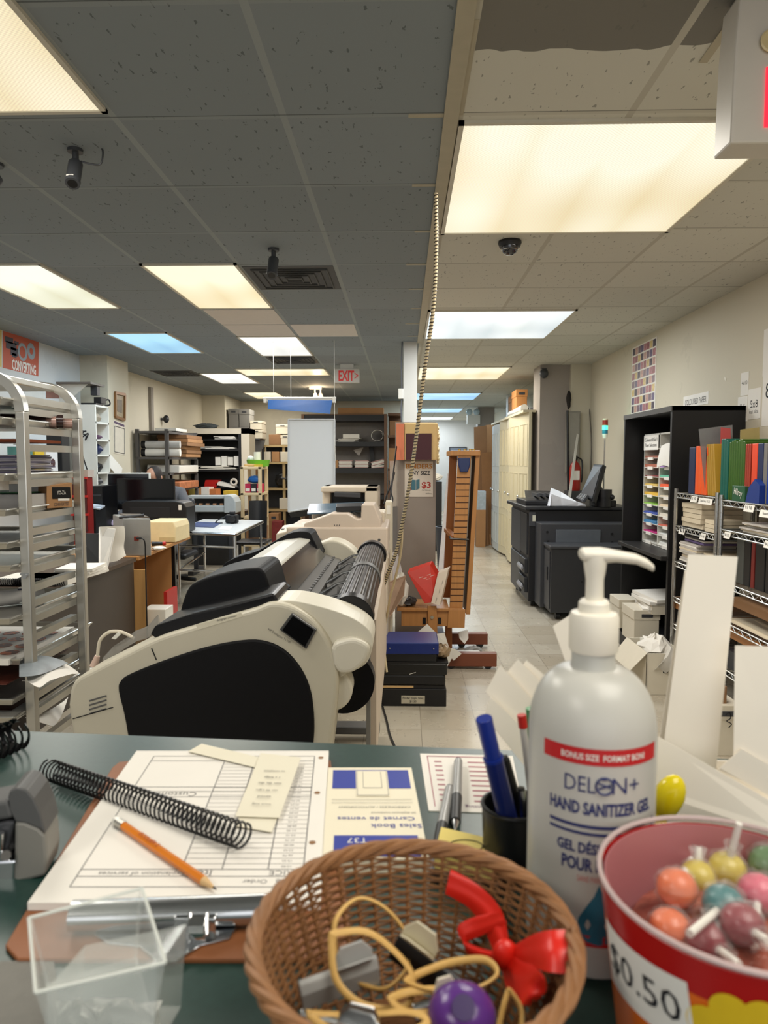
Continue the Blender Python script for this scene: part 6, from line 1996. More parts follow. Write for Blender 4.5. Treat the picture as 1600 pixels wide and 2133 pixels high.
# shelf tower beside the pilaster
xa, xb = -3.42, -3.22
y0, y1 = 7.40, 7.74
zt = W(0, 845, y0).z
t = thing('shelf_tower', 'narrow white shelf tower in front of the white pilaster', 'shelf unit', ((xa + xb) / 2, 7.57, 0))
B().mm((xa, y0, 0), (xb, y0 + .02, zt)).ob('side_panel', white_plastic, t)
B().mm((xa, y1 - .02, 0), (xb, y1, zt)).ob('side_panel', white_plastic, t)
B().mm((xa, y0, 0), (xa + .015, y1, zt)).ob('back_panel', white_plastic, t)
zs = [X(205, py, xb).z for py in (845, 880, 916, 948, 985, 1012)]
for z in zs + [.6, .1]:
 B().mm((xa, y0, z - .012), (xb, y1, z + .006)).ob('shelf', white_plastic, t)
for k, (m, dz, lb) in enumerate(((mk('shell_tan', (160, 148, 130), .5), .10, 'tan shell ornament in the top opening of the shelf tower'), (mk('maroon_tin', (90, 60, 84), .4), .05, 'small maroon tin on the second shelf of the tower'), (navy_plastic, .11, 'dark blue cup on the third shelf of the tower'), (black_plastic, .10, 'black gadget on the fourth shelf of the tower'), (dark_grey, .08, 'dark grey bundle on the fifth shelf of the tower'))):
 z = zs[k + 1] + .007
 tag(crumple(B(), (-3.29, 7.57, z), .055, .09, dz, 50 + k, 12).ob('ornament', m, smooth=True), lb, 'ornament', 'objects on the shelf tower')
t = thing('wall_shelf', 'small shelf bracket high on the wall above the shelf tower', 'shelf', (-3.42, 7.5, 2.2))
z = W(0, 803, 7.5).z
B().mm((XL, 7.35, z), (-3.24, 7.7, z + .02)).ob('shelf_board', mk('weathered_wood', (120, 112, 104), .6), t)
B().slab([(XL, 7.4, z), (-3.3, 7.4, z), (XL, 7.4, z - .25)], (0, .02, 0)).ob('bracket', white_plastic, t)
B().mm((-3.33, 7.55, z - .10), (-3.26, 7.62, z)).ob('dark_box', dark_grey, t)
t = thing('webcam_arm', 'black folded arm with looped lead on top of the shelf tower', 'gadget', (-3.3, 7.5, zt + .006))
B().mm((-3.38, 7.42, zt + .006), (-3.22, 7.6, zt + .03)).ob('arm', black_plastic, t, bevel=.004)
B().mm((-3.30, 7.55, zt + .03), (-3.22, 7.68, zt + .10)).ob('head', black_plastic, t, bevel=.006)
B().tube(spline([(-3.24, 7.66, zt + .06), (-3.22, 7.74, zt + .09), (-3.22, 7.78, zt + .04), (-3.24, 7.7, zt + .02)], 6), .008, 6).ob('lead', black_plastic, t, smooth=True)
pts = []
rr = random.Random(14)
for k in range(9):
 p = W(163 + rr.uniform(-3, 24), 893 + rr.uniform(0, 36), 7.34)
 pts.append((p.x, 7.33 + rr.uniform(-.03, .03), p.z))
tag(B().tube(spline([(XL + .25, 7.36, pts[0][2])] + pts + [(XL + .3, 7.37, X(110, 995, -3.35).z + .03)], 6), .007, 6).ob('cable', black_plastic, smooth=True), 'tangle of black cables at the front of the shelf tower', 'cables')
# framed picture and year planner on the pilaster's lit face
PX_ = -3.29
def WP(px, py, d=.0):
 p = X(px, py, PX_ + d)
 return V((PX_ + d, p.y, p.z))
t = thing('framed_picture', 'small gold framed picture on the pilaster', 'picture', WP(248, 872))
q = [WP(238, 868), WP(257, 875), WP(258, 822), WP(238, 818)]
b = B()
for i in range(4):
 b.tube([q[i] + V((.008, 0, 0)), q[(i + 1) % 4] + V((.008, 0, 0))], .022, 4)
b.ob('gilt_border', mk('gilt', (128, 90, 52), .4, .3), t)
cq = (q[0] + q[1] + q[2] + q[3]) / 4
B().slab([cq + (p - cq) * .95 for p in q], (.006, 0, 0)).ob('picture', mk('old_picture', (156, 140, 112), .5, var=.5, scale=30), t)
B().slab([cq + (p - cq) * .5 + V((.006, 0, 0)) for p in q], (.002, 0, 0)).ob('motif', mk('old_motif', (112, 100, 84), .5, var=.5, scale=30), t)
t = thing('year_planner', 'tall white planner sheet with purple header on the pilaster', 'planner', WP(247, 940))
q = [WP(236, 944), WP(261, 949), WP(260, 884), WP(236, 874)]
B().slab(q, (.003, 0, 0)).ob('sheet', mk('planner_white', (214, 206, 190), .6), t)
e1, e2 = q[1] - q[0], q[3] - q[0]
f = lambda u_, v_: q[0] + e1 * u_ + e2 * v_ + V((.0036, 0, 0))
B().quad(f(.05, .9), f(.9, .87), f(.9, .94), f(.05, .97)).ob('header', mk('planner_purple', (82, 62, 90), .6), t)
b = B()
for a_, c_ in ((f(.08, .05), f(.9, .05)), (f(.9, .05), f(.9, .82)), (f(.9, .82), f(.08, .82)), (f(.08, .82), f(.08, .05))):
 b.tube([a_, c_], .004, 4)
b.ob('border_line', dark_grey, t)
q = [WP(223, 945), WP(244, 975), WP(240, 998), WP(224, 975)]
tag(B().slab([p + V((.03 + .03 * (i in (1, 2)), 0, 0)) for i, p in enumerate(q)], (.002, 0, 0)).ob('loose_paper', white_paper), 'white papers curling off the pilaster above the white rimmed monitor', 'paper')
b = B().mm((XL, X(312, 850, XL).y - .05, X(312, 905, XL).z), (XL + .04, X(312, 850, XL).y + .05, X(312, 810, XL).z + .02))
tag(b.ob('cable_trunking', mk('trunk_grey', (140, 132, 122), .6)), 'vertical grey cable trunking on the far left wall', 'trunking')
p = X(335, 873, XL)
t = thing('wall_camera', 'small dark camera on the far left wall above the metal shelf', 'camera', (XL + .06, p.y, p.z))
B().cyl((XL, p.y, p.z), (XL + .05, p.y, p.z), .02, n=10).ob('mount', dark_grey, t)
B().ball((XL + .08, p.y, p.z), .045, 12, (1, 1, 1.3)).ob('housing', black_plastic, t, smooth=True)
# white folding table, camera, cutter, chair
t = thing('folding_table', 'white folding table with chrome legs behind the cream old printer', 'table', (-1.95, 7.8, 0))
q = [Z(365, 1106, .75), Z(491, 1110, .75), Z(521, 1097, .75), Z(385, 1083, .75)]
q[3] = V((-2.42, 8.5, .75))
q[2] = V((-1.66, 8.35, .75))
B().slab(q, (0, 0, -.03)).ob('tabletop', mk('table_white', (196, 200, 202), .35), t, bevel=.004)
b = B()
for i in range(4):
 b.tube([q[i] + V((0, 0, -.018)), q[(i + 1) % 4] + V((0, 0, -.018))], .016, 6)
b.ob('edge_band', steel, t, smooth=True)
for i in range(4):
 p = q[i] * .94 + (q[0] + q[2]) / 2 * .06
 B().cyl((p.x, p.y, 0), (p.x, p.y, .72), .014, n=10).ob('leg', chrome, t, smooth=30)
b = B()
P = [q[i] * .94 + (q[0] + q[2]) / 2 * .06 for i in range(4)]
for z, pr in ((.35, ((0, 1), (1, 2), (0, 3))), (.6, ((0, 1),))):
 for i, j in pr:
  b.tube([(P[i].x, P[i].y, z), (P[j].x, P[j].y, z)], .011, 8)
b.ob('brace', chrome, t, smooth=True)
t = thing('photo_print', 'blue and dark printed picture lying on the white folding table', 'print', Z(430, 1092, .75))
q = [Z(394, 1097, .752), Z(446, 1099, .752), Z(462, 1089, .752), Z(412, 1087, .752)]
B().slab(q, (0, 0, .002)).ob('sheet', mk('blue_print', (52, 76, 128), .3, var=.9, scale=5), t)
tag(B().slab([Z(455, 1103, .752), Z(478, 1104, .752), Z(484, 1097, .752), Z(462, 1096, .752)], (0, 0, .002)).ob('small_print', white_paper), 'small white card beside the camera on the folding table', 'card')
p = Z(484, 1090, .75)
t = thing('digital_camera', 'black digital camera standing on the white folding table', 'camera', p)
B().mm((p.x - .075, p.y - .03, .752), (p.x + .065, p.y + .05, .85)).ob('camera_body', black_plastic, t, bevel=.014, seg=3)
B().mm((p.x - .03, p.y - .02, .85), (p.x + .03, p.y + .04, .885)).ob('viewfinder', black_plastic, t, bevel=.01)
B().cyl((p.x + .01, p.y - .02, .80), (p.x + .02, p.y - .11, .80), .036, n=20).ob('lens', black_satin, t, smooth=30)
B().tube(spline([(p.x - .07, p.y, .83), (p.x - .15, p.y - .02, .79), (p.x - .19, p.y, .757), (p.x - .1, p.y - .05, .757)], 6), .006, 6).ob('strap', black_plastic, t, smooth=True)
YV = 9.0
xa, xb = W(388, 1050, YV).x, W(492, 1050, YV).x
za, zb = W(0, 1032, YV).z, W(0, 1066, YV).z
cg = mk('cutter_grey', (172, 178, 180), .4)
t = thing('vinyl_cutter', 'pale grey vinyl cutter on a stand behind the white folding table', 'cutter', ((xa + xb) / 2, 9.1, 0))
B().mm((xa, YV, zb), (xb - .12, YV + .26, zb + .085)).ob('lower_body', cg, t, bevel=.012)
B().mm((xa, YV + .02, za - .04), (xb - .12, YV + .22, za)).ob('top_bar', cg, t, bevel=.01)
B().mm((xa, YV + .2, zb), (xb - .12, YV + .26, za)).ob('back_panel', dark_grey, t)
prof = [(xb - .15, zb - .01), (xb, zb - .01), (xb, za - .08), (xb - .03, za - .02), (xb - .07, za + .01), (xb - .15, za + .01)]
B().loft([xz(prof, YV - .03), xz(prof, YV + .28)]).ob('end_cover', cg, t, bevel=.012)
b = B()
for k in range(5):
 b.mm((xa + .06 + .09 * k, YV + .04, zb + .085), (xa + .10 + .09 * k, YV + .1, zb + .11))
b.ob('rollers', mk('roller_mix', (170, 130, 100), .5, var=.4), t)
for x in (xa + .06, xb - .12):
 B().mm((x, YV + .08, .05), (x + .05, YV + .14, zb)).ob('leg', dark_grey, t)
 B().mm((x - .01, YV - .15, .0), (x + .06, YV + .35, .05)).ob('foot', dark_grey, t)
B().mm((xa + .02, YV + .15, .3), (xb - .06, YV + .18, zb)).ob('stand_panel', mk('stand_dark', (40, 42, 46), .5), t)
t = thing('desk', 'dark desk with papers behind the black chair', 'desk', (-2.35, 10.0, 0))
B().mm((-2.9, 9.75, .72), (-2.22, 10.3, .75)).ob('desktop', mk('desk_walnut', (84, 60, 44), .4), t)
B().mm((-2.88, 9.78, 0), (-2.26, 9.81, .72)).ob('modesty_panel', dark_grey, t)
for x in (-2.88, -2.28):
 B().mm((x, 9.8, 0), (x + .04, 10.28, .72)).ob('leg', dark_grey, t)
tag(B().mm((-2.5, 9.8, .751), (-2.25, 10.0, .765)).ob('red_leaflets', mk('leaflet_red', (190, 100, 84), .5, var=.8, scale=16)), 'red and white leaflets on the dark desk behind the cutter', 'leaflets')
YCH = 8.62
xa, xb = W(514, 1080, YCH).x, W(537, 1080, YCH).x
t = thing('chair', 'black moulded chair right of the white folding table', 'chair', ((xa + xb) / 2, 8.75, 0))
zt, zb = W(0, 1045, YCH).z, .48
b = B().grid(lambda u_, v_: V((xa - .03 + (xb - xa + .08) * u_, YCH + .25 + .05 * math.sin(PI * u_) + .06 * v_, zb + (zt - zb) * v_)), 8, 6, .015)
b.ob('backrest', black_plastic, t, smooth=True)
B().mm((xa - .12, YCH - .15, .44), (xb + .12, YCH + .27, .475)).ob('seat', black_plastic, t, bevel=.012)
for sx in (xa - .1, xb + .08):
 for y in (YCH - .13, YCH + .24):
  B().cyl((sx + .01, y, 0), (sx + .01, y, .45), .011, n=10).ob('leg', chrome, t, smooth=30)
# back of the room: shelving and bookcases
def slab_shelf(b, x0, x1, y0, y1, z, th=.025):
 return b.mm((x0, y0, z - th), (x1, y1, z))
# grey metal shelf with rolls and cartons (faces the room, seen along its length)
t = thing('metal_shelf', 'dark grey metal shelf with cartons and rolls along the far left wall', 'shelf', (-3.33, 10.05, 0))
sx0, sx1, sy0, sy1 = -3.56, -3.12, 9.38, 10.75
zt = W(0, 894, sy0).z
for x in (sx0, sx1 - .045):
 for y in (sy0, sy1 - .045):
  B().mm((x, y, 0), (x + .045, y + .045, zt)).ob('post', grey_metal, t)
SZ = [W(0, p, sy0).z for p in (898, 952, 985, 1020)] + [.5]
for z in SZ:
 B().mm((sx0, sy0, z - .03), (sx1, sy1, z)).ob('shelf_board', grey_metal, t)
B().mm((sx0 + .01, sy1 - .02, SZ[1]), (sx1, sy1, zt)).ob('back_brace', grey_metal, t)
rr = random.Random(4)
for k in range(6):
 z = SZ[1] + .002 + .052 * k
 o = B().box(((sx0 + sx1) / 2 + .10 + rr.uniform(-.02, .04), 10.25, z + .025), (.42, .8 + rr.uniform(-.1, .1), .048)).ob('flat_carton', brown_card if k % 2 else cardboard)
 tag(o, 'one of the flat brown cartons piled on the upper level of the metal shelf', 'carton', 'flat cartons on the metal shelf')
for k, (z0, r, m, lb) in enumerate(((SZ[1] + .004, .055, white_paper, 'white roll with black end on the metal shelf'), (SZ[1] + .118, .05, mk('roll_grey', (190, 188, 184), .6), 'pale grey roll lying on top of the white one in the metal shelf'))):
 t2 = thing('paper_roll', lb, 'paper roll', (sx0 + .22, 9.45, z0))
 B().cyl((sx0 + .06, 9.48, z0 + r), (sx1 + .12, 9.52, z0 + r), r, n=20).ob('roll', m, t2, smooth=30)
 B().cyl((sx0 + .055, 9.48, z0 + r), (sx0 + .11, 9.481, z0 + r), r + .001, n=20).ob('roll_end', black_plastic, t2, smooth=30)
for k, (z0, lb) in enumerate(((SZ[2], 'white paper bundle on the middle level of the metal shelf'), (SZ[3], 'orange and white bundle on the lower level of the metal shelf'))):
 m = white_paper if k == 0 else mk('orange_bundle', (190, 120, 80), .7, var=.7, scale=14)
 tag(B().box(((sx0 + sx1) / 2 + .06, 10.1, z0 + .052), (.44, 1.0, .10), rot(0, .03, .03)).ob('paper_bundle', m, bevel=.01), lb, 'paper bundle')
tag(B().box(((sx0 + sx1) / 2, 10.2, zt + .02), (.30, .5, .04)).ob('white_tray', white_plastic), 'white tray lying on top of the dark grey metal shelf', 'tray')
# black-lined bookcase with white frame
YL = 11.3
xa, xb = W(365, 950, YL).x, W(503, 950, YL).x
xa = max(xa, -3.56)
zt = W(0, 893, YL).z
t = thing('bookcase', 'white framed bookcase with black shelves full of paper', 'bookcase', ((xa + xb) / 2, 11.5, 0))
B().mm((xb, YL, 0), (xb + .13, YL + .45, zt)).ob('side_panel', cream_plastic, t)
B().mm((xa, YL, 0), (xa + .04, YL + .45, zt)).ob('side_panel', cream_plastic, t)
B().mm((xa, YL, zt - .085), (xb + .13, YL + .45, zt)).ob('top_panel', cream_plastic, t)
B().mm((xa + .04, YL + .42, 0), (xb, YL + .45, zt - .085)).ob('back_panel', black_plastic, t)
B().mm((xb - .05, YL + .01, 0), (xb, YL + .42, zt - .085)).ob('lining', black_plastic, t)
BZ = [W(0, p, YL).z for p in (936, 978, 1013, 1042, 1075)]
for z in BZ:
 B().mm((xa + .04, YL + .01, z - .03), (xb - .05, YL + .42, z)).ob('shelf_board', black_plastic, t)
rr = random.Random(6)
def papers(x0, x1, y, z, n, label, grp, m=white_paper):
 for k in range(n):
  w_ = rr.uniform(.5, .95) * (x1 - x0)
  c_ = rr.uniform(x0 + w_ / 2, x1 - w_ / 2)
  o = B().box((c_, y, z + .004 + .011 * k + .003), (w_, .26, .009), rot(0, rr.uniform(-.02, .02), rr.uniform(-.08, .08))).ob('paper_pile', m)
  tag(o, label, 'paper', grp)
papers(xa + .5, xb - .08, YL + .16, zt - .17, 4, 'one of the papers crammed under the white top of the bookcase', 'papers under the bookcase top')
B().mm((xa + .04, YL + .01, zt - .19), (xb - .05, YL + .42, zt - .172)).ob('shelf_board', black_plastic, t)
papers(xa + .25, xb - .08, YL + .16, BZ[0], 4, 'one of the white papers on the upper black shelf of the bookcase', 'papers on the upper black shelf')
papers(xa + .2, xb - .08, YL + .16, BZ[1], 5, 'one of the white papers on the middle black shelf of the bookcase', 'papers on the middle black shelf', mk('off_white_paper', (220, 216, 204), .8))
for k in range(4):
 o = B().box((xb - .40 + .1 * k, YL + .14, BZ[1] + .07 + .065 + .0), (.085, .12, .13 + .03 * (k % 2))).ob('small_carton', white_plastic)
 tag(o, 'one of the small white cartons on the middle black shelf', 'carton', 'small white cartons')
tag(B().slab([W(428, 1000, YL), W(455, 1000, YL), W(450, 1016, YL), W(425, 1014, YL)], (0, .2, 0)).ob('red_folder', red_paint), 'red folder on the third black shelf of the bookcase', 'folder')
tag(B().slab([W(456, 1003, YL), W(490, 1013, YL), W(489, 1017, YL), W(448, 1010, YL)], (0, .2, 0)).ob('white_folder', white_paper), 'white folder leaning beside the red folder', 'folder')
t2 = thing('tape_roll', 'brown and white tape roll on the third black shelf', 'tape roll', W(487, 1011, YL))
c_ = W(487, 1004, YL)
B().tube([c_ + V((.045 * math.cos(a_), 0, .045 * math.sin(a_))) for a_ in [2 * PI * i / 20 for i in range(20)]], .018, 8, True).ob('tape', mk('tape_white', (206, 200, 190), .5), t2, smooth=True)
tag(crumple(B(), (W(430, 888, 11.5).x, 11.5, zt), .22, .14, .09, 41).ob('dark_bundle', mk('bundle_dark', (74, 80, 82), .7, var=.4)), 'dark bundle with red spot on top of the bookcase', 'bundle')
t2 = thing('yellow_box', 'yellow printed box by the right end of the vinyl cutter', 'box', W(479, 1030, 10.6))
a_, c_ = W(467, 1022, 10.6), W(492, 1050, 10.6)
B().mm((a_.x, 10.55, .752), (c_.x, 10.75, a_.z)).ob('box_body', mk('yellow_box', (206, 172, 62), .5, var=.2), t2)
B().mm((a_.x + .05, 10.545, a_.z - .16), (c_.x - .05, 10.55, a_.z - .06)).ob('print', mk('print_dark', (70, 50, 30), .5), t2)
B().mm((a_.x - .05, 10.5, 0), (c_.x + .05, 10.8, .75)).ob('plinth', dark_grey, t2)
# boxes on the left desk area near bookcase: bright clutter under the metal shelf
rr = random.Random(15)
for k in range(7):
 p = W(362 + 14 * k, 1012 + rr.uniform(-4, 6), 10.95)
 m = (cardboard, white_paper, mk('clutter_orange', (196, 120, 70), .7), mk('clutter_yellow', (196, 176, 90), .6))[k % 4]
 tag(B().box((p.x, 10.95, .93 + .04), (.13, .2, .10 + .03 * (k % 3)), rot(0, 0, rr.uniform(-.3, .3))).ob('parcel', m), 'one of the small parcels crowded below the metal shelf', 'parcel', 'parcels below the metal shelf')
t = thing('side_table', 'low table with parcels between metal shelf and bookcase', 'table', (-3.05, 10.95, 0))
B().mm((-3.56, 10.82, .86), (-2.55, 11.12, .90)).ob('tabletop', shelf_wood, t)
for x in (-3.54, -2.6):
 B().mm((x, 10.84, 0), (x + .04, 11.1, .86)).ob('leg', dark_grey, t)
# cream plastic shelf unit
YP = 9.5
xa, xb = W(501, 1050, YP).x, W(545, 1050, YP).x
t = thing('plastic_shelf', 'cream plastic shelf unit with tins, blue bag and green basket', 'shelf', ((xa + xb) / 2 + .05, 9.75, 0))
yb = 10.0
PZ = [W(0, p, YP).z for p in (972, 1026, 1076)] + [.33]
cp = mk('shelf_cream', (216, 196, 158), .5, var=.03)
for z in PZ:
 b = B().mm((xa, YP, z - .035), (xb, yb, z))
 b.ob('shelf_board', cp, t, bevel=.006)
for x in (xa, xb - .045):
 for y in (YP, yb - .045):
  B().mm((x, y, 0), (x + .045, y + .045, PZ[0])).ob('post', cp, t, bevel=.006)
z = PZ[0] + .001
t2 = thing('green_basket', 'bright green plastic basket on top of the cream shelf unit', 'basket', W(536, 968, 9.7))
a_, c_ = W(520, 968, 9.7), W(555, 968, 9.7)
B().lathe([(.14, 0), (.16, .09), (.15, .09), (.13, .01)], (((a_.x + c_.x) / 2), 9.72, z), 24, None, 1, 1).ob('basket_wall', mk('basket_green', (110, 180, 50), .4), t2, smooth=30)
tag(B().cyl((c_.x - .13, 9.72, z + .02), (c_.x - .13, 9.72, z + .20), .045, n=18).ob('white_canister', white_plastic, smooth=30), 'white canister standing in the green basket', 'canister')
tag(B().ball((c_.x - .22, 9.72, z + .10), .05, 12).ob('clear_bag', mk('bag_pale', (190, 200, 196), .3)), 'pale wrapped lump beside the canister in the green basket', 'package')
tag(B().box((xa + .12, 9.62, z + .02), (.16, .12, .035)).ob('tan_bun', mk('bun_tan', (196, 166, 116), .8), bevel=.015), 'tan packet on top of the cream shelf left of the green basket', 'packet')
tag(B().mm((xb - .10, 9.52, z), (xb + .0, 9.62, z + .03)).ob('yellow_box', mk('tin_yellow', (206, 186, 60), .5)), 'yellow box on the front right corner of the cream shelf top', 'box')
z = PZ[1] + .001
tag(crumple(B(), (xa + .17, 9.62, z + .125), .10, .08, .10, 17, 14).ob('blue_bag', mk('bag_blue', (40, 110, 190), .4), smooth=True), 'bright blue bag on the tins in the cream shelf', 'bag')
for k, (c, lb) in enumerate((((190, 40, 80), 'pink tin left in the cream shelf unit'), ((40, 36, 40), 'black tin in the middle of the cream shelf unit'), ((206, 44, 84), 'pink tin right in the cream shelf unit'))):
 t2 = thing('tin_box', lb, 'tin', (xa + .09 + .075 * k, 9.6, z))
 B().mm((xa + .055 + .08 * k, 9.54, z), (xa + .13 + .08 * k, 9.66, z + .12)).ob('box_body', mk('tin_%d' % k, c, .35), t2, bevel=.003)
 B().mm((xa + .065 + .08 * k, 9.536, z + .02), (xa + .12 + .08 * k, 9.54, z + .06)).ob('label', white_paper, t2)
tag(B().mm((xb - .18, 9.7, PZ[2]), (xb - .03, 9.95, PZ[2] + .2)).ob('carton', cardboard), 'brown carton on the third level of the cream shelf unit', 'carton')
tag(B().mm((xa + .05, 9.6, PZ[3]), (xa + .3, 9.9, PZ[3] + .22)).ob('carton', brown_card), 'darker brown carton on the bottom level of the cream shelf unit', 'carton')
# pine shelving with boxes against the back wall
YQ = 13.2
xa, xb = W(546, 950, YQ).x, W(630, 950, YQ).x
t = thing('pine_shelving', 'pine shelving on the back wall partly hidden by the white board', 'shelving', ((xa + xb) / 2, 13.5, 0))
QZ = [W(0, p, YQ).z for p in (927, 962, 1016, 1060)]
for z in QZ:
 B().mm((xa, YQ, z - .04), (xb, YQ + .45, z)).ob('shelf_board', shelf_wood, t)
for x in (xa, (xa + xb) / 2, xb - .05):
 B().mm((x, YQ + .02, 0), (x + .05, YQ + .07, QZ[0])).ob('post', shelf_wood, t)
B().mm((xa, YQ + .42, 0), (xb, YQ + .45, QZ[0])).ob('back_board', dark_grey, t)
def bxp(px0, py0, px1, py1, y, dy, m, label, name='carton', cat='carton', grp=None, z0=None, band=None):
 a_, c_ = W(px0, py0, y), W(px1, py1, y)
 zb = c_.z if z0 is None else z0
 t2 = thing(name, label, cat, ((a_.x + c_.x) / 2, y + dy / 2, zb), grp)
 B().mm((a_.x, y, zb), (c_.x, y + dy, a_.z)).ob('box_body', m, t2, bevel=.004)
 h_ = a_.z - zb
 if name == 'carton':
  B().mm((a_.x - .006, y - .006, a_.z - h_ * .28), (c_.x + .006, y + dy, a_.z + .004)).ob('lid', m, t2, bevel=.004)
  B().mm(((a_.x + c_.x) / 2 - .04, y - .010, a_.z - h_ * .2), ((a_.x + c_.x) / 2 + .04, y - .004, a_.z - h_ * .1)).ob('hand_hole', dark_grey, t2)
 return t2
wbox = mk('archive_white', (214, 206, 188), .7, var=.04)
gbox = mk('archive_grey', (116, 114, 110), .7, var=.05)
bxp(560, 905, 585, 927, YQ, .4, brown_card, 'open brown carton on the top pine shelf', 'open_carton', 'carton', z0=QZ[0] + .001)
bxp(585, 907, 602, 927, YQ, .4, wbox, 'white archive carton on the top pine shelf beside the white board', z0=QZ[0] + .001)
bxp(575, 884, 602, 906, YQ + .02, .38, wbox, 'white archive carton stacked above the open brown one', z0=W(0, 905, YQ).z + .005)
for k in range(3):
 bxp(548 + 18 * k, 941, 564 + 18 * k, 962, YQ, .3, (wbox, cardboard, wbox)[k], ('first cartridge box from the left on the second pine shelf', 'middle cartridge box with dark mark on the second pine shelf', 'third cartridge box from the left on the second pine shelf')[k], 'cartridge_box', 'box', 'cartridge boxes on the pine shelf', z0=QZ[1] + .001)
tag(crumple(B(), (W(590, 1000, YQ).x, YQ + .15, QZ[2]), .2, .14, .3, 44).ob('black_bag', black_plastic), 'black bag with white tag on the third pine shelf', 'bag')
bxp(582, 1038, 602, 1060, YQ, .4, wbox, 'pair of white paper reams on the lowest pine shelf', 'paper_ream', 'paper ream', z0=QZ[3] + .001)
bxp(560, 1070, 580, 1095, YQ - .3, .3, cardboard, 'brown carton on the floor below the pine shelving', z0=0)
bxp(566, 1086, 588, 1118, YQ - .6, .25, mk('crate_red', (120, 40, 40), .5, var=.4), 'dark red crate on the floor below the pine shelving', 'crate', 'crate', z0=0)
# archive cartons on a wall cupboard left of it
YG = 12.75
t = thing('archive_shelf', 'grey shelf on posts carrying archive cartons before the back wall', 'cupboard', (W(520, 930, YG).x, 13.6, 1.2))
zc = W(0, 914, YG).z
B().mm((W(474, 914, YG).x, YG + .05, zc - .03), (W(540, 914, YG).x, YG + .55, zc)).ob('shelf_board', dark_grey, t)
B().slab([(W(524, 914, YG).x, YG + .1, zc - .03), (W(550, 914, YG).x, YG + .1, zc - .03), (W(546, 930, YG).x, YG + .1, zc - .16), (W(524, 930, YG).x, YG + .1, zc - .4)], (0, .02, 0)).ob('bracket', grey_metal, t)
for px in (478, 535):
 B().mm((W(px, 914, YG).x, YG + .42, 0), (W(px, 914, YG).x + .04, YG + .46, zc)).ob('post', dark_grey, t)
for (a_, c_, e_, f_, m, lb) in ((476, 852, 497, 890, gbox, 'grey archive carton upper left of the pair on the back wall'), (498, 853, 520, 890, gbox, 'grey archive carton upper right of the pair on the back wall'), (477, 890, 497, 914, gbox, 'lower grey archive carton at left on the back wall'), (498, 890, 519, 914, gbox, 'lower grey archive carton at right on the back wall'), (521, 877, 545, 895, wbox, 'upper white archive carton right of the grey ones'), (521, 896, 546, 914, wbox, 'lower white archive carton right of the grey ones')):
 bxp(a_, c_, e_, f_, YG + .06, .4, m, lb, grp='archive cartons on the back wall', z0=W(0, f_, YG + .06).z)
bxp(518, 927, 534, 960, YG + .3, .3, cardboard, 'tan carton below the archive cartons behind the cream shelf', z0=1.2)
t = thing('plinth_cabinet', 'low cream cabinet behind the cream plastic shelf unit', 'cabinet', (W(522, 1000, 13.4).x, 13.6, 0))
B().mm((W(505, 1000, 13.4).x, 13.5, 0), (W(538, 1000, 13.4).x, 13.98, 1.199)).ob('cabinet_body', cream_plastic, t)
B().mm((W(507, 1000, 13.4).x, 13.48, .1), (W(536, 1000, 13.4).x, 13.5, 1.15)).ob('door_panel', cream_paper, t)
# black back shelving with brown ends
YR = 12.8
xa, xb = W(628, 900, YR).x, W(806, 900, YR).x
t = thing('black_shelving', 'black shelving with brown wooden ends on the back wall behind the copiers', 'shelving', ((xa + xb) / 2, 13.1, 0))
RZ = [W(0, p, YR).z for p in (866, 921, 975, 1030)]
brn = mk('brown_upright', (104, 76, 56), .6, var=.1)
for z, th in zip(RZ, (.10, .08, .09, .08)):
 B().mm((xa, YR, z - th), (xb - .05, YR + .55, z)).ob('shelf_board', black_plastic, t)
for x in (xa, xb - .05):
 B().mm((x, YR - .01, 0), (x + .05, YR + .57, RZ[0] + .02)).ob('upright', brn, t)
B().mm((xa, YR + .56, RZ[3]), (xb, YR + .58, RZ[0])).ob('back_board', mk('shelf_back_grey', (150, 144, 138), .7), t)
B().mm((xa, YR + .50, 0), (xb, YR + .52, RZ[3])).ob('lower_back', mk('lower_back_brown', (98, 78, 66), .7), t)
B().slab([(xb - .30, YR + .4, RZ[2]), (xb - .22, YR + .4, RZ[2]), (xb - .26, YR + .4, RZ[1] - .08), (xb - .34, YR + .4, RZ[1] - .08)], (0, .03, 0)).ob('strut', black_plastic, t)
bxp(704, 849, 799, 865, YR + .05, .45, cardboard, 'long brown carton on top of the black back shelving', 'long_carton', 'carton', z0=RZ[0] + .022)
B().mm((xa, YR, RZ[0]), (xb, YR + .55, RZ[0] + .02)).ob('top_board', brn, t)
papers(W(698, 900, YR).x, W(752, 900, YR).x, YR + .2, RZ[1], 6, 'one of the white papers on the upper level of the black back shelving', 'papers on the upper back shelf')
tag(B().mm((W(714, 910, YR).x, YR + .05, RZ[1] + .07), (W(748, 910, YR).x, YR + .3, RZ[1] + .14)).ob('white_box', white_paper), 'white flat box among papers on the upper level of the black shelving', 'box')
c_ = W(786, 910, YR)
b = B().grid(lambda u_, v_: V((c_.x + .12 * math.cos(2.2 * PI * u_) * (1 - .2 * u_), YR + .02 + .3 * v_, RZ[1] + .112 + .105 * math.sin(2.2 * PI * u_) * (1 - .2 * u_))), 26, 2, .004)
tag(b.ob('rolled_paper', white_paper, smooth=True), 'loosely rolled white paper at the right of the upper back shelf', 'paper roll')
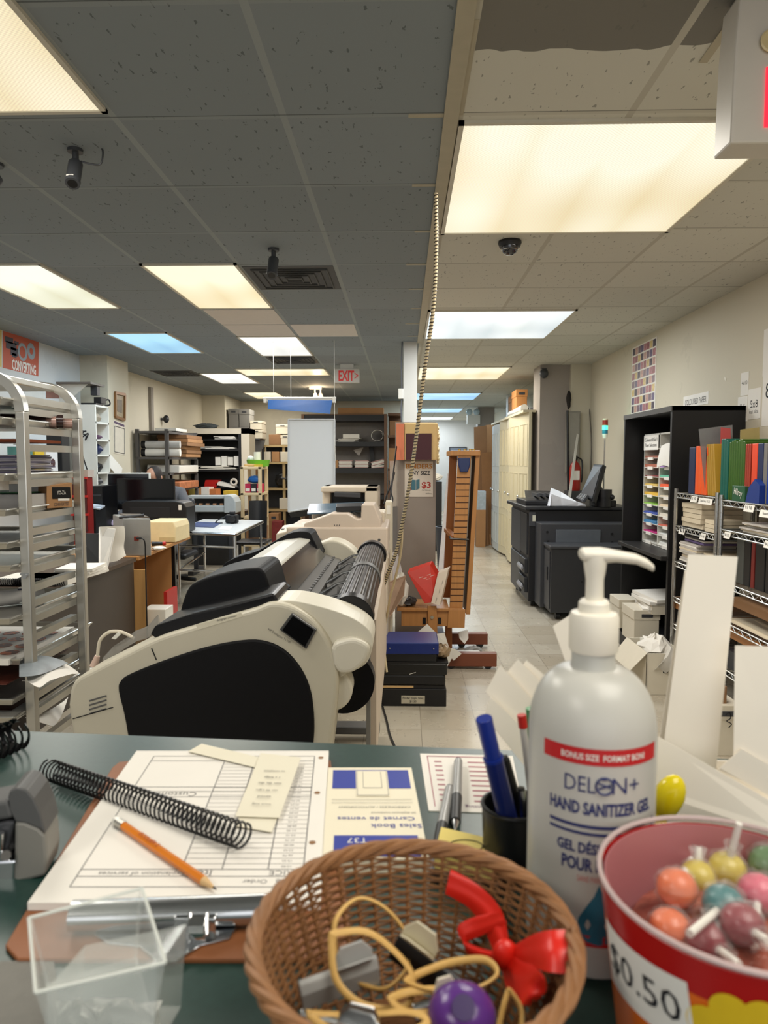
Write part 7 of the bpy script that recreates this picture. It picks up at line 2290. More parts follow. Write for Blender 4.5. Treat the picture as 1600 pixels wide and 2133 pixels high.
for k in range(3):
 x0, x1 = W(704 + 34 * k, 960, YR).x, W(734 + 34 * k, 960, YR).x
 for q_ in range(9):
  o = B().box(((x0 + x1) / 2 + rr.uniform(-.01, .01), YR + .17, RZ[2] + .004 + .015 * q_ + .007), (x1 - x0 - .02, .28, .012), rot(0, (.0, .0, -.25)[k] * (1 if q_ > 2 else .3), rr.uniform(-.05, .05))).ob('paper_pile', white_paper if q_ % 4 else mk('red_tint', (190, 150, 146), .8))
  tag(o, ('one of the papers in the left pile on the middle back shelf', 'one of the papers in the middle pile on the middle back shelf', 'one of the sagging papers at the right of the middle back shelf')[k], 'paper', ('left pile on the back shelf', 'middle pile on the back shelf', 'sagging papers on the back shelf')[k])
b = B().slab([W(736, 938, YR + .3), W(748, 934, YR + .3), W(757, 932, YR + .3), W(748, 950, YR + .3)], (0, .01, 0))
tag(b.ob('leaning_card', mk('pale_card', (180, 174, 168), .7)), 'grey card leaning at the back of the middle black shelf', 'card')
tag(B().mm((W(698, 972, YR).x, YR + .02, RZ[2] + .001), (W(704, 950, YR).x, YR + .3, RZ[2] + .14)).ob('tan_box', cardboard), 'tan box peeking out beside the white board on the middle shelf', 'box')
# narrow brown shelf right of it
xa2, xb2 = W(808, 900, YR).x, W(838, 900, YR).x
t = thing('brown_cabinet', 'brown shelf cabinet with cartons just left of the grey column', 'cabinet', ((xa2 + xb2) / 2, 13.1, 0))
zt = W(0, 862, YR).z
B().mm((xa2, YR, 0), (xb2, YR + .5, RZ[2] - .02)).ob('lower_body', brn, t)
B().mm((xa2, YR + .45, RZ[2] - .02), (xb2, YR + .5, zt)).ob('back_panel', brn, t)
for z in (zt, RZ[1] + .12, RZ[2]):
 B().mm((xa2, YR, z - .04), (xb2, YR + .5, z)).ob('shelf_board', brn, t)
tag(B().mm((xa2 + .03, YR + .05, RZ[1] + .121), (xb2 - .04, YR + .4, RZ[1] + .38)).ob('carton', brown_card), 'brown carton in the cabinet left of the grey column, upper', 'carton')
tag(B().mm((xa2 + .02, YR + .05, RZ[2] + .001), (xb2 - .02, YR + .4, RZ[2] + .36)).ob('carton', cardboard), 'tan carton in the cabinet left of the grey column, lower', 'carton')
# signs and lamps on the ceiling
def exit_sign(x0, x1, z0, z1, y, label, arrow=True, lit=False):
 t = thing('exit_sign', label, 'exit sign', ((x0 + x1) / 2, y, CEIL))
 B().mm((x0, y, z0), (x1, y + .07, z1)).ob('case', mk('sign_case', (208, 202, 192), .4, var=.03), t, bevel=.004)
 B().mm(((x0 + x1) / 2 - .08, y + .015, z1), ((x0 + x1) / 2 + .08, y + .055, CEIL)).ob('ceiling_bracket', white_plastic, t)
 return t
YE = 8.7
a_, c_ = W(697, 768, YE), W(748, 797, YE)
t = exit_sign(a_.x, c_.x, c_.z, a_.z, YE, 'white exit sign with red letters and arrow hanging near the white post')
exr = mk('exit_red', (190, 48, 44), .45, emit=.25)
zc, w_ = (a_.z + c_.z) / 2, c_.x - a_.x
B().text('EXIT', (a_.x + w_ * .48, YE - .002, zc), ux, uz, wd=w_ * .64, h=.125, bold=.03).ob('red_lettering', exr, t)
B().text('>', (a_.x + w_ * .89, YE - .002, zc), ux, uz, wd=w_ * .15, h=.075).ob('arrow', exr, t)
# near lit exit box at the right edge, only its left end in view
a_, c_ = W(1530, 60, 1.85), W(1530, 298, 1.85)
t = thing('exit_sign', 'white exit box with glowing red face cut off by the upper right corner', 'exit sign', (a_.x + .15, 1.9, CEIL))
prof = [(a_.x, c_.z), (a_.x + .36, c_.z), (a_.x + .36, CEIL), (a_.x + .03, CEIL), (a_.x + .012, CEIL - .03), (a_.x + .004, CEIL - .15)]
B().loft([xz(prof, 1.85), xz(prof, 1.95)]).ob('case', mk('sign_case', (208, 202, 192), .4, var=.03), t, bevel=.006)
glow = mk('exit_glow', (240, 40, 60), .3, emit=1.3, var=.02)
p0, p1 = W(1592, 265, 1.848), W(1592, 140, 1.848)
B().mm((p0.x, 1.845, p0.z), (p0.x + .30, 1.85, p1.z)).ob('lit_face', glow, t)
B().text('EXIT', (p0.x + .16, 1.8435, (p0.z + p1.z) / 2), ux, uz, wd=.24, h=.10).ob('lettering', mk('exit_white', (250, 236, 236), .4, emit=.7), t)
c2 = W(1600, 88, 1.848)
B().lathe([(.001, 0), (.022, 0), (.028, .012), (.024, .014), (.001, .010)], (c2.x + .006, 1.852, c2.z), 24, rot(PI / 2, 0, 0)).ob('emergency_lamp', mk('lamp_ivory', (214, 196, 150), .3), t, smooth=30)
def bullet(px, py, yb, sc, label, rzz, white=True):
 p = W(px, py, yb)
 p = V((p.x, yb, CEIL))
 t = thing('security_camera', label, 'security camera', p)
 dk = mk('camera_dark', (64, 66, 70), .4)
 B().cyl(p, p - V((0, 0, .012 * sc)), .028 * sc, n=18).ob('base', dk, t, smooth=30)
 B().cyl(p - V((0, 0, .012 * sc)), p - V((0, 0, .05 * sc)), .012 * sc, n=12).ball(p - V((0, 0, .05 * sc)), .016 * sc, 12).ob('joint', dk, t, smooth=True)
 d = V((math.sin(rzz) * .35, -math.cos(rzz) * .5, -.75)).normalized()
 q = p - V((0, 0, .055 * sc))
 B().cyl(q, q + d * .10 * sc, .026 * sc, n=20).cyl(q + d * .10 * sc, q + d * .112 * sc, .028 * sc, .026 * sc, n=20).ob('housing', dk, t, smooth=30)
 B().cyl(q + d * .112 * sc, q + d * .1125 * sc, .018 * sc, n=16).ob('lens', black_satin, t)
 return t, p, q, d
t, p, q, d = bullet(157, 322, 2.73, 1.0, 'dark bullet camera with short wire under the ceiling at upper left', .3)
c_ = q + d * .085
B().box(c_ + V((0, -.0265, 0)), (.026, .003, .014)).ob('sticker', white_paper, t)
B().tube(spline([q + V((.02, 0, .01)), q + V((.06, 0, .0)), q + V((.095, 0, .0)), q + V((.105, 0, .04)), q + V((.10, 0, .06))], 6), .0035, 6).ob('wire', mk('camera_dark', (64, 66, 70), .4), t, smooth=True)
bullet(-8, 352, 2.85, 1.0, 'dark camera cut off by the left photo edge under the ceiling', -.6)
bullet(570, 530, 4.0, 1.1, 'small dark camera hanging just before the dark square vent', 0)
p = W(1062, 517, 3.9)
t = thing('dome_camera', 'black dome camera on the ceiling past the huge square light', 'security camera', (p.x, 3.9, CEIL))
R_ = rot(PI, 0, 0)
B().lathe([(.001, 0), (.06, 0), (.062, .012), (.055, .03), (.001, .03)], (p.x, 3.9, CEIL), 28, R_).ob('base', black_plastic, t, smooth=30)
B().lathe([(.046, .028), (.044, .045), (.034, .062), (.018, .072), (.001, .075)], (p.x, 3.9, CEIL), 28, R_).ob('dome', mk('dome_gloss', (18, 19, 24), .06, coat=1), t, smooth=True)
B().tube([(p.x + .043 * math.cos(a_), 3.9 + .043 * math.sin(a_), CEIL - .046) for a_ in [2 * PI * i / 24 for i in range(24)]], .0025, 5, True).ob('ring', steel, t)
# track spots
p = W(660, 812, 11.4)
t = thing('spot_lamp', 'white ceiling fitting with two lit spot lamps behind the blue banner', 'spot lamp', (p.x, 11.4, CEIL))
B().mm((p.x - .12, 11.36, CEIL - .03), (p.x + .08, 11.44, CEIL)).ob('bar', white_plastic, t)
for k, dx in enumerate((-.03, .06)):
 B().cyl((p.x + dx, 11.4, CEIL - .03), (p.x + dx, 11.4, CEIL - .11), .012, n=10).ob('stem', white_plastic, t)
 B().cyl((p.x + dx, 11.4, CEIL - .10), (p.x + dx + .02, 11.36, CEIL - .20), .03, .05, n=16).ob('shade', white_plastic, t, smooth=30)
 B().ball((p.x + dx + .022, 11.35, CEIL - .205), .042, 12).ob('bulb', mk('bulb_glow', (255, 236, 200), .4, emit=5.0, var=.01), t, smooth=True)
l = bpy.data.lights.new('spot_bulb', 'POINT')
l.energy, l.color, l.shadow_soft_size = 9, (1, .7, .42), .05
lo = bpy.data.objects.new('spot_bulb', l)
COL.objects.link(lo)
lo.parent = t
lo.location = (.02, -.12, -.14)
# right side: production printer
XP = 1.30
pd_, pm_, pl2 = mk('press_black', (21, 21, 24), .45), mk('press_dark', (37, 38, 41), .45), mk('press_grey', (58, 59, 63), .45)
t = thing('production_printer', 'large black and grey production printer on the right of the aisle', 'large printer', (1.75, 7.2, 0))
B().mm((1.24, 7.0, .06), (2.22, 8.1, .97)).ob('engine', pd_, t, bevel=.01)
B().slab([(1.20, 6.98, .97), (2.24, 6.98, .97), (2.24, 8.12, .97), (1.18, 8.12, .97)], (0, 0, .035)).ob('top_deck', pm_, t, bevel=.008)
for k, (y0, y1, z0, z1, m) in enumerate(((7.06, 7.42, .52, .93, pm_), (7.45, 8.06, .50, .93, pl2), (7.45, 8.06, .08, .47, pl2))):
 B().mm((1.225, y0, z0), (1.245, y1, z1)).ob('door_panel', m, t, bevel=.006)
for k in range(2):
 z = .14 + .19 * k
 d_ = B().mm((1.21, 7.06, z), (1.245, 7.42, z + .15)).ob('paper_drawer', pm_, t, bevel=.006)
 B().slab([(1.20, 7.10, z + .08), (1.20, 7.38, z + .08), (1.18, 7.38, z + .055), (1.18, 7.10, z + .055)], (.01, 0, -.03)).ob('drawer_pull', mk('pull_grey', (134, 134, 138), .4), d_, bevel=.004)
B().mm((1.236, 6.992, .81), (1.30, 7.0, .95)).ob('corner_cover', pl2, t, bevel=.003)
B().mm((1.27, 6.99, .86), (1.30, 6.992, .92)).ob('sticker', mk('sticker_pale', (196, 194, 176), .5), t)
# finisher in front of it
YFN = 6.42
B().mm((1.30, 6.72, .06), (2.23, 7.0, .86)).ob('finisher_rear', pl2, t, bevel=.008)
B().mm((1.34, YFN, .07), (2.24, 6.72, .655)).ob('finisher_cabinet', mk('press_mid', (44, 45, 48), .45), t, bevel=.006)
B().mm((1.325, YFN - .01, .655), (2.245, 6.73, .685)).ob('finisher_lid', pl2, t, bevel=.008)
B().mm((1.332, YFN + .04, .10), (1.34, 6.70, .63)).ob('side_door', pl2, t, bevel=.003)
B().mm((1.325, YFN + .1, .36), (1.333, YFN + .14, .48)).ob('door_handle', pd_, t)
q0, q1 = W(1158, 1103, 6.72), W(1250, 1130, 6.72)
B().mm((q0.x, 6.705, q1.z), (q1.x, 6.722, q0.z)).ob('output_slot', mk('slot_sheen', (120, 126, 134), .2, .4), t, bevel=.003)
B().mm((q0.x - .01, 6.52, q1.z - .03), (q1.x + .02, 6.72, q1.z - .012)).ob('output_tray', pd_, t, bevel=.004)
b = B()
for px, py in ((1140, 1108), (1142, 1128), (1275, 1112), (1275, 1130)):
 p = W(px, py, 6.72)
 b.cyl((p.x, 6.715, p.z), (p.x, 6.725, p.z), .012, n=12)
b.ob('knob', pd_, t)
p = W(1212, 1212, YFN)
B().cyl((p.x, YFN - .004, p.z), (p.x, YFN, p.z), .008, n=10).ob('lock', pd_, t)
b = B()
for x, y in ((1.3, 7.1), (2.1, 7.1), (1.3, 8.0), (2.1, 8.0), (1.42, 6.5), (2.1, 6.5)):
 b.cyl((x - .02, y, .035), (x + .02, y, .035), .035, n=14)
b.ob('casters', black_plastic, t, smooth=30)
# on its top
zt = 1.006
t = thing('document_scanner', 'flat black scanner lying on the production printer', 'scanner', (W(1150, 1045, 7.5).x, 7.5, zt))
a_, c_ = W(1093, 1055, 7.2), W(1200, 1055, 7.2)
B().mm((a_.x, 7.15, zt), (c_.x, 7.75, zt + .05)).ob('base_unit', pd_, t, bevel=.01)
B().slab([(a_.x + .02, 7.18, zt + .05), (c_.x - .02, 7.18, zt + .05), (c_.x - .06, 7.6, zt + .10), (a_.x + .08, 7.6, zt + .11)], (0, .1, .02)).ob('feeder', pm_, t, bevel=.008)
b = B()
for k in range(4):
 b.mm((a_.x + .12 + .06 * k, 7.2, zt + .085), (a_.x + .15 + .06 * k, 7.5, zt + .115))
b.ob('feed_guides', pl2, t)
p = W(1185, 1050, 7.05)
rr = random.Random(77)
t = thing('crumpled_sheet', 'crumpled white sheet lying on the production printer below the touch screen', 'paper', (p.x, 7.12, zt))
a_ = [W(1140, 1056, 7.05), W(1148, 1016, 7.08), W(1168, 1024, 7.1), W(1200, 1044, 7.06), W(1218, 1050, 7.02)]
lo_ = [V((x.x + .0, x.y - .06, zt + .003)) for x in a_]
PA = [V((v.x, v.y, max(v.z, zt + .004))) for v in a_]
mid_ = [(PA[i] * .55 + lo_[i] * .45 + V((rr.uniform(-.02, .02), -.05, rr.uniform(-.01, .03)))) for i in range(5)]
bk_ = [V((v.x + .03, v.y + .12, zt + .004)) for v in PA]
rowz = [lo_, mid_, PA, bk_]
B().grid(lambda u_, v_: rowz[round(v_ * 3)][round(u_ * 4)], 4, 3, .002).ob('sheet', mk('paper_cool', (226, 228, 234), .8), t)
# touch screen on its column
t = thing('touch_screen', 'tilted black touch screen on an arm above the production printer', 'screen', (W(1255, 1050, 7.0).x, 7.05, zt))
q = [W(1212, 1030, 6.95), W(1226, 1040, 6.85), W(1256, 966, 6.95), W(1243, 963, 7.1)]
c_ = (q[0] + q[1] + q[2] + q[3]) / 4
fr = [W(1208, 1030, 7.25), W(1234, 1046, 6.88), W(1256, 967, 6.98), W(1237, 966, 7.3)]
nn = (fr[1] - fr[0]).cross(fr[3] - fr[0]).normalized()
if nn.x > 0:
 nn = -nn
B().slab(fr, -nn * .045).ob('housing', black_satin, t, bevel=.01)
cf = (fr[0] + fr[1] + fr[2] + fr[3]) / 4
B().slab([cf + (p - cf) * .84 + nn * .001 for p in fr], nn * .002).ob('display', mk('display_blue_grey', (64, 67, 73), .35), t)
kp = [W(1200, 1037, 7.2), W(1214, 1043, 6.9), W(1224, 1030, 6.9), W(1210, 1027, 7.22)]
B().slab(kp, (.02, 0, -.02)).ob('keypad', pl2, t, bevel=.004)
b = B()
for i in range(3):
 for j in range(4):
  p = (kp[0] * (1 - (i + .5) / 3) + kp[1] * ((i + .5) / 3)) * (1 - (j + .5) / 4) + (kp[3] * (1 - (i + .5) / 3) + kp[2] * ((i + .5) / 3)) * ((j + .5) / 4)
  b.box(p + V((-.004, 0, .004)), (.014, .02, .008))
b.ob('keys', mk('key_pale', (150, 152, 154), .5), t)
cc = W(1259, 1050, 6.98)
B().tube([cf - nn * .03, V((cc.x - .02, 7.0, W(0, 1028, 7).z)), V((cc.x, 7.0, W(0, 1036, 7).z))], .035, 12).ob('arm', pd_, t, smooth=True)
B().cyl((cc.x, 7.0, zt), (cc.x, 7.0, W(0, 1020, 7.0).z), .07, n=24).cyl((cc.x, 7.0, W(0, 1034, 7.0).z), (cc.x, 7.0, W(0, 1018, 7.0).z), .075, n=24).ob('column', pd_, t, smooth=30)
p = W(1276, 1036, 6.95)
B().cyl((cc.x + .06, 7.0, p.z), (p.x, 6.97, p.z), .010, n=10).ball((p.x, 6.97, p.z), .028, 12).ob('clamp_knob', black_plastic, t, smooth=True)
B().mm((cc.x - .09, 6.99, zt), (cc.x + .12, 7.2, zt + .06)).ob('column_base', pd_, t, bevel=.006)
# signal tower lamp
pt, pb = W(1261, 876, 7.3), W(1257, 1045, 7.3)
t = thing('signal_tower', 'stack light with red and green segments on a thin pole by the right wall', 'signal lamp', (pb.x, 7.3, zt))
B().cyl((pb.x, 7.3, zt), (pt.x, 7.3, W(0, 915, 7.3).z), .008, n=10).ob('pole', steel, t, smooth=30)
B().cyl((pb.x, 7.3, zt), (pb.x, 7.3, zt + .03), .04, n=16).ob('base_flange', pd_, t)
zz_ = [W(0, y, 7.3).z for y in (914, 905, 897, 888, 877, 874)]
for k, (nm, c, e) in enumerate((('white_socket', (220, 216, 206), 0), ('blue_segment', (30, 96, 120), .15), ('green_segment', (70, 240, 180), 1.6), ('red_segment', (130, 28, 20), .1), ('cap', (210, 190, 170), 0))):
 B().cyl((pt.x, 7.3, zz_[k]), (pt.x, 7.3, zz_[k + 1]), .028 if k else .022, .028, n=20).ob(nm, mk(nm, c, .3, emit=e), t, smooth=30)
l = bpy.data.lights.new('green_lamp', 'POINT')
l.energy, l.color, l.shadow_soft_size = .5, (.2, 1, .6), .03
lo = bpy.data.objects.new('green_lamp', l)
COL.objects.link(lo)
lo.parent = t
lo.location = (pt.x - pb.x - .06, -.05, (zz_[2] + zz_[3]) / 2 - zt)
# column surroundings: camera, extinguisher, panel, pipes
t = thing('column_camera', 'small dark camera at the top of the brown grey column', 'security camera', (1.72, 8.74, 2.5))
p = W(1133, 778, 8.76)
B().mm((p.x - .03, 8.74, p.z + .03), (p.x + .03, 8.82, p.z + .06)).ob('mount', dark_grey, t)
B().ball((p.x, 8.75, p.z), .055, 14, (1, 1, 1.1)).ob('dome', mk('camera_dark', (64, 66, 70), .4), t, smooth=True)
YX = 8.6
p = W(1197, 1022, YX)
t = thing('fire_extinguisher', 'red fire extinguisher standing behind the production printer', 'fire extinguisher', (p.x, YX, p.z))
zx = p.z
B().lathe([(.06, 0), (.066, .02), (.066, .27), (.05, .32), (.02, .35), (.018, .37)], (p.x, YX, zx), 24).ob('cylinder_body', mk('extinguisher_red', (158, 40, 30), .3), t, smooth=30)
B().mm((p.x - .04, YX - .068, zx + .13), (p.x + .04, YX - .06, zx + .24)).ob('label', white_paper, t)
B().lathe([(.02, .36), (.03, .38), (.026, .42), (.001, .43)], (p.x, YX, zx), 16).ob('valve', black_plastic, t, smooth=True)
B().tube(spline([(p.x + .02, YX, zx + .40), (p.x + .08, YX, zx + .36), (p.x + .085, YX - .01, zx + .2), (p.x + .08, YX, zx + .1)], 6), .009, 6).ob('hose', black_plastic, t, smooth=True)
B().mm((p.x - .10, YX - .1, 0), (p.x + .10, YX + .1, zx)).ob('pedestal', dark_grey, t)
a_, c_ = W(1180, 857, 8.7), W(1206, 985, 8.7)
t = thing('electrical_panel', 'flat grey electrical panel on the wall beside the brown grey column', 'panel', ((a_.x + c_.x) / 2, 8.72, c_.z))
B().mm((a_.x, 8.67, c_.z), (c_.x, 8.75, a_.z)).ob('box_body', mk('panel_grey', (138, 134, 124), .5), t, bevel=.004)
B().mm((a_.x + .015, 8.66, c_.z + .02), (c_.x - .015, 8.672, a_.z - .02)).ob('door_face', mk('panel_grey2', (146, 142, 132), .5), t)
b = B().cyl(W(1182, 855, 8.64), W(1184, 1040, 8.64), .014, n=8)
tag(b.ob('conduit_pipe', black_plastic, smooth=30), 'black pipe running up beside the grey electrical panel', 'pipe')
q = [W(1183, 1040, 8.3), W(1189, 1040, 8.3), W(1206, 905, 8.6), W(1202, 903, 8.6)]
for k in (0, 1):
 q[k] = V((q[k].x, 8.3, q[k].z))
tag(B().slab(q, (0, .012, 0)).ob('white_plank', mk('plank_white', (190, 188, 180), .5)), 'narrow white plank leaning behind the fire extinguisher', 'plank')
pts = spline([X(1229, 770, XR - .012), X(1228, 850, XR - .012), X(1232, 920, XR - .012), X(1230, 1000, XR - .012)], 8)
tag(B().tube(pts, .006, 6).ob('wall_wire', mk('wire_grey', (110, 104, 94), .6), smooth=True), 'grey wire running down the right wall near its far corner', 'wire')
p = W(1185, 835, 8.7)
b = B()
tag(crumple(B(), (p.x, 8.70, p.z - .1), .03, .03, .22, 5).ob('dark_duster', mk('duster_black', (40, 36, 34), .9)), 'dark feathery duster hanging above the electrical panel', 'duster')
# cream closet doors, boxes above, cardboard sheets
cdoor = mk('closet_cream', (206, 197, 168), .5, var=.03)
cdoor2 = mk('closet_blue_white', (188, 194, 194), .5, var=.03)
t = thing('closet', 'tall closet with cream bifold doors along the right of the aisle', 'closet', (1.8, 10.5, 0))
zc = 2.06
B().mm((1.60, 9.3, 0), (2.26, 12.0, zc)).ob('closet_body', cdoor, t)
def leaf(xa, ya, xb, yb, z0, z1, m):
 d = V((xb - xa, yb - ya, 0)).normalized()
 nrm = V((-d.y, d.x, 0))
 if nrm.x > 0:
  nrm = -nrm
 A_, C_ = V((xa, ya, 0)), V((xb, yb, 0))
 o = B().slab([A_ + V((0, 0, z0)), C_ + V((0, 0, z0)), C_ + V((0, 0, z1)), A_ + V((0, 0, z1))], -nrm * .035).ob('bifold_door', m, t, bevel=.003)
 L2 = (C_ - A_).length
 for (v0, v1) in ((.06, .30), (.35, .62), (.67, .93)):
  for (u0, u1) in ((.12, .46), (.54, .88)):
   zz0, zz1 = z0 + (z1 - z0) * v0, z0 + (z1 - z0) * v1
   pq = [A_ + d * (L2 * u0) + V((0, 0, zz0)), A_ + d * (L2 * u1) + V((0, 0, zz0)), A_ + d * (L2 * u1) + V((0, 0, zz1)), A_ + d * (L2 * u0) + V((0, 0, zz1))]
   b = B()
   for i in range(4):
    b.tube([pq[i] + nrm * .002, pq[(i + 1) % 4] + nrm * .002], .0035, 4)
   b.ob('raised_panel', m, o)
 c_ = A_ + d * (L2 * .9) + V((0, 0, z0 + .95))
 B().ball(c_ + nrm * .02, .02, 10).ob('door_knob', chrome, o, smooth=True)
leaf(1.57, 8.98, 1.54, 9.55, .03, zc, cdoor)
leaf(1.545, 9.56, 1.50, 10.15, .03, zc, cdoor)
leaf(1.50, 10.16, 1.55, 10.75, .03, zc, cdoor)
leaf(1.50, 11.2, 1.48, 11.7, .03, zc - .03, cdoor2)
leaf(1.48, 11.71, 1.52, 12.25, .03, zc - .03, cdoor2)
leaf(1.55, 10.76, 1.50, 11.18, .03, zc, cdoor)
B().mm((1.50, 9.0, zc), (1.66, 12.25, zc + .03)).ob('head_rail', cdoor, t)
zc += .031
bxp(1076, 812, 1098, 848, 9.9, .4, mk('carton_orange', (190, 132, 76), .8), 'orange brown carton on the closet next to the brown grey column', 'carton', z0=zc)
bxp(1066, 825, 1077, 850, 10.6, .3, brown_card, 'smaller dark brown carton farther along the closet top', 'carton', z0=zc)
t2 = thing('paper_roll', 'white roll lying along the front of the closet top', 'paper roll', (1.62, 9.8, zc))
B().cyl((1.58, 9.4, zc + .05), (1.60, 10.7, zc + .05), .05, n=18).ob('roll', white_plastic, t2, smooth=30)
B().mm((1.54, 9.3, zc), (1.56, 10.8, zc + .02)).ob('edge_strip', dark_grey, t2)
tag(B().mm((1.64, 9.35, zc), (1.9, 9.85, zc + .06)).ob('grey_case', mk('case_grey', (130, 132, 136), .4), bevel=.01), 'flat grey case on the closet top before the orange brown carton', 'case')
for k, (px0, py0, px1, py1, y, tl, m, lb) in enumerate(((988, 886, 1012, 1140, 12.6, .02, brown_card, 'tall brown cardboard sheet standing farthest left beside the closet'), (1012, 882, 1037, 1138, 12.8, -.02, cardboard, 'tall cardboard sheet standing against the closet doors'), (1003, 940, 1034, 1140, 12.45, .04, mk('card_mid', (142, 102, 66), .85, var=.12), 'shorter cardboard sheet in the middle of the leaning group'), (998, 1050, 1016, 1140, 12.3, .0, brown_card, 'small brown cardboard piece low at the left of the group'), (1016, 1048, 1036, 1140, 12.42, .03, cardboard, 'small cardboard piece low at the right of the group'))):
 a_, c_ = W(px0, py0, y), W(px1, py1, y)
 tag(B().slab([(a_.x + tl, y - .15, .002), (c_.x + tl, y - .15, .002), (c_.x, y + .05, a_.z), (a_.x, y + .05, a_.z - .03)], (0, .012, 0)).ob('cardboard_sheet', m), lb, 'cardboard sheet', 'cardboard sheets by the closet')
tag(B().mm((W(993, 1030, 12.0).x, 12.0, W(0, 1060, 12.0).z), (W(1012, 1060, 12.0).x, 12.2, W(0, 1022, 12.0).z)).ob('blue_white_box', mk('box_blue_white', (168, 180, 190), .6, var=.3)), 'pale blue box among the cardboard sheets', 'box')
tag(B().mm((W(993, 1030, 12.0).x, 12.0, 0), (W(1012, 1060, 12.0).x, 12.2, W(0, 1060, 12.0).z)).ob('carton', cardboard), 'brown carton standing under the pale blue box in the aisle', 'carton')
# far aisle clutter
t = thing('wall_picture', 'blue grey framed board on the far aisle wall', 'picture', (W(955, 940, 20.6).x, 20.69, W(0, 950, 20.6).z))
a_, c_ = W(936, 931, 20.66), W(972, 958, 20.66)
B().mm((a_.x, 20.66, c_.z), (c_.x, 20.695, a_.z)).ob('border', dark_grey, t)
B().mm((a_.x + .03, 20.65, c_.z + .03), (c_.x - .03, 20.66, a_.z - .03)).ob('picture', mk('board_blue_grey', (112, 122, 136), .4), t)
lbq = lambda l: [V((p.x, p.y, .002 if i < 2 else p.z)) for i, p in enumerate(l)]
tag(B().slab(lbq([W(911, 1060, 8.2), W(921, 1062, 8.2), W(938, 988, 8.6), W(932, 986, 8.6)]), (0, .03, 0)).ob('leaning_board', mk('pale_frame', (196, 186, 180), .6)), 'pale board leaning in the aisle left of the bamboo frame', 'board')
tag(B().slab(lbq([W(917, 1062, 8.4), W(926, 1064, 8.4), W(940, 990, 8.8), W(937, 988, 8.8)]), (0, .03, 0)).ob('leaning_board', mk('pale_frame2', (170, 150, 146), .6)), 'second pale board leaning just behind the first in the aisle', 'board')
p = W(931, 1092, 8.0)
t = thing('waste_bin', 'dark blue grey bin behind the bamboo frame', 'bin', (W(930, 1060, 9.0).x, 9.0, 0))
x_ = W(931, 1060, 9.0).x
B().lathe([(.11, 0), (.14, .60), (.15, .62), (.13, .62), (.10, .02)], (x_, 9.0, 0), 20).ob('bin_wall', mk('bin_dark', (44, 48, 58), .5), t, smooth=30)
tag(B().mm((.32, 11.4, .0), (.62, 11.8, 1.12)).ob('black_cabinet', black_plastic), 'black cabinet far down the aisle beside the grey column', 'cabinet')
tag(crumple(B(), (.50, 11.55, 1.121), .14, .1, .14, 9).ob('white_bundle', white_paper), 'white bundle lying on the far black cabinet', 'bundle')
tag(B().mm((.30, 7.4, .002), (.43, 7.75, .16)).ob('white_box', white_plastic), 'white box on the floor behind the grey column', 'box')
t = thing('emergency_light', 'white emergency light unit high beside the far dark grey column', 'emergency light', W(985, 880, 15.5))
p = W(985, 870, 15.5)
B().mm((p.x - .12, 15.5, p.z - .14), (p.x + .16, 15.62, p.z + .06)).ob('case', white_plastic, t)
for dx in (-.08, .08):
 B().ball((p.x + dx, 15.48, p.z + .12), .07, 12).ob('lamp_head', mk('lamp_glass', (190, 210, 220), .2), t, smooth=True)
B().mm((p.x + .1, 15.55, p.z - .1), (1.62, 15.62, p.z)).ob('bracket', white_plastic, t)
# black hutch with the coloured paper sorter
HX, HY0, HY1, HZ = 1.785, 4.80, 5.83, 1.815
hb = mk('hutch_black', (17, 16, 17), .5, var=.1)
hedge = mk('hutch_edge', (66, 64, 62), .5)
t = thing('black_cabinet', 'tall open black cabinet holding the coloured paper sorter', 'cabinet', (2.02, 5.3, 0))
B().mm((HX, HY0, 0), (XR - .005, HY0 + .03, HZ)).ob('side_panel', hb, t)
B().mm((HX, HY1 - .03, 0), (XR - .005, HY1, HZ)).ob('side_panel', hb, t)
B().mm((HX, HY0, HZ - .03), (XR - .005, HY1, HZ)).ob('top_panel', hb, t)
B().mm((XR - .03, HY0 + .03, 0), (XR - .005, HY1 - .03, HZ - .03)).ob('back_panel', hb, t)
B().mm((HX - .006, HY0, HZ - .034), (HX, HY1, HZ + .001)).ob('edge_strip', hedge, t)
B().mm((HX - .04, HY0 + .03, .775), (XR - .03, HY1 - .03, .805)).ob('desk_shelf', mk('hutch_shelf', (42, 41, 41), .4), t, bevel=.004)
# sorter
SX, SY0, SY1, SZ0, SZ1 = 1.92, 5.02, 5.73, .806, 1.66
t = thing('paper_sorter', 'white two-column sorter full of coloured paper in the black cabinet', 'paper sorter', (2.05, 5.38, SZ0))
sw = mk('sorter_white', (214, 212, 204), .5, var=.03)
sback = mk('sorter_back', (150, 120, 96), .8)
ym = (SY0 + SY1) / 2 + .02
for y in (SY0, ym, SY1):
 B().mm((SX, y - .006, SZ0), (XR - .05, y + .006, SZ1)).ob('divider', sw, t)
B().mm((SX, SY0, SZ1 - .012), (XR - .05, SY1, SZ1)).ob('top_panel', sw, t)
B().mm((SX, SY0, SZ0), (XR - .05, SY1, SZ0 + .02)).ob('bottom_panel', sw, t)
B().mm((SX + .24, SY0, SZ0), (SX + .25, SY1, SZ1)).ob('back_panel', sback, t)
NRW = 11
farc = [None, (150, 92, 74), (170, 100, 78), (130, 58, 58), (216, 184, 100), (222, 180, 70), (150, 196, 90), (70, 90, 170), (70, 130, 176), (196, 50, 130), None]
nearc = [(120, 130, 140), None, (176, 140, 196), (110, 190, 160), (236, 100, 60), (226, 214, 190), (226, 206, 176), (222, 214, 200), (206, 110, 90), (230, 230, 226), (226, 226, 220)]
fn_ = ['brown', 'rust', 'tan', 'maroon', 'pale yellow', 'yellow', 'lime green', 'indigo', 'sky blue', 'magenta', 'brown']
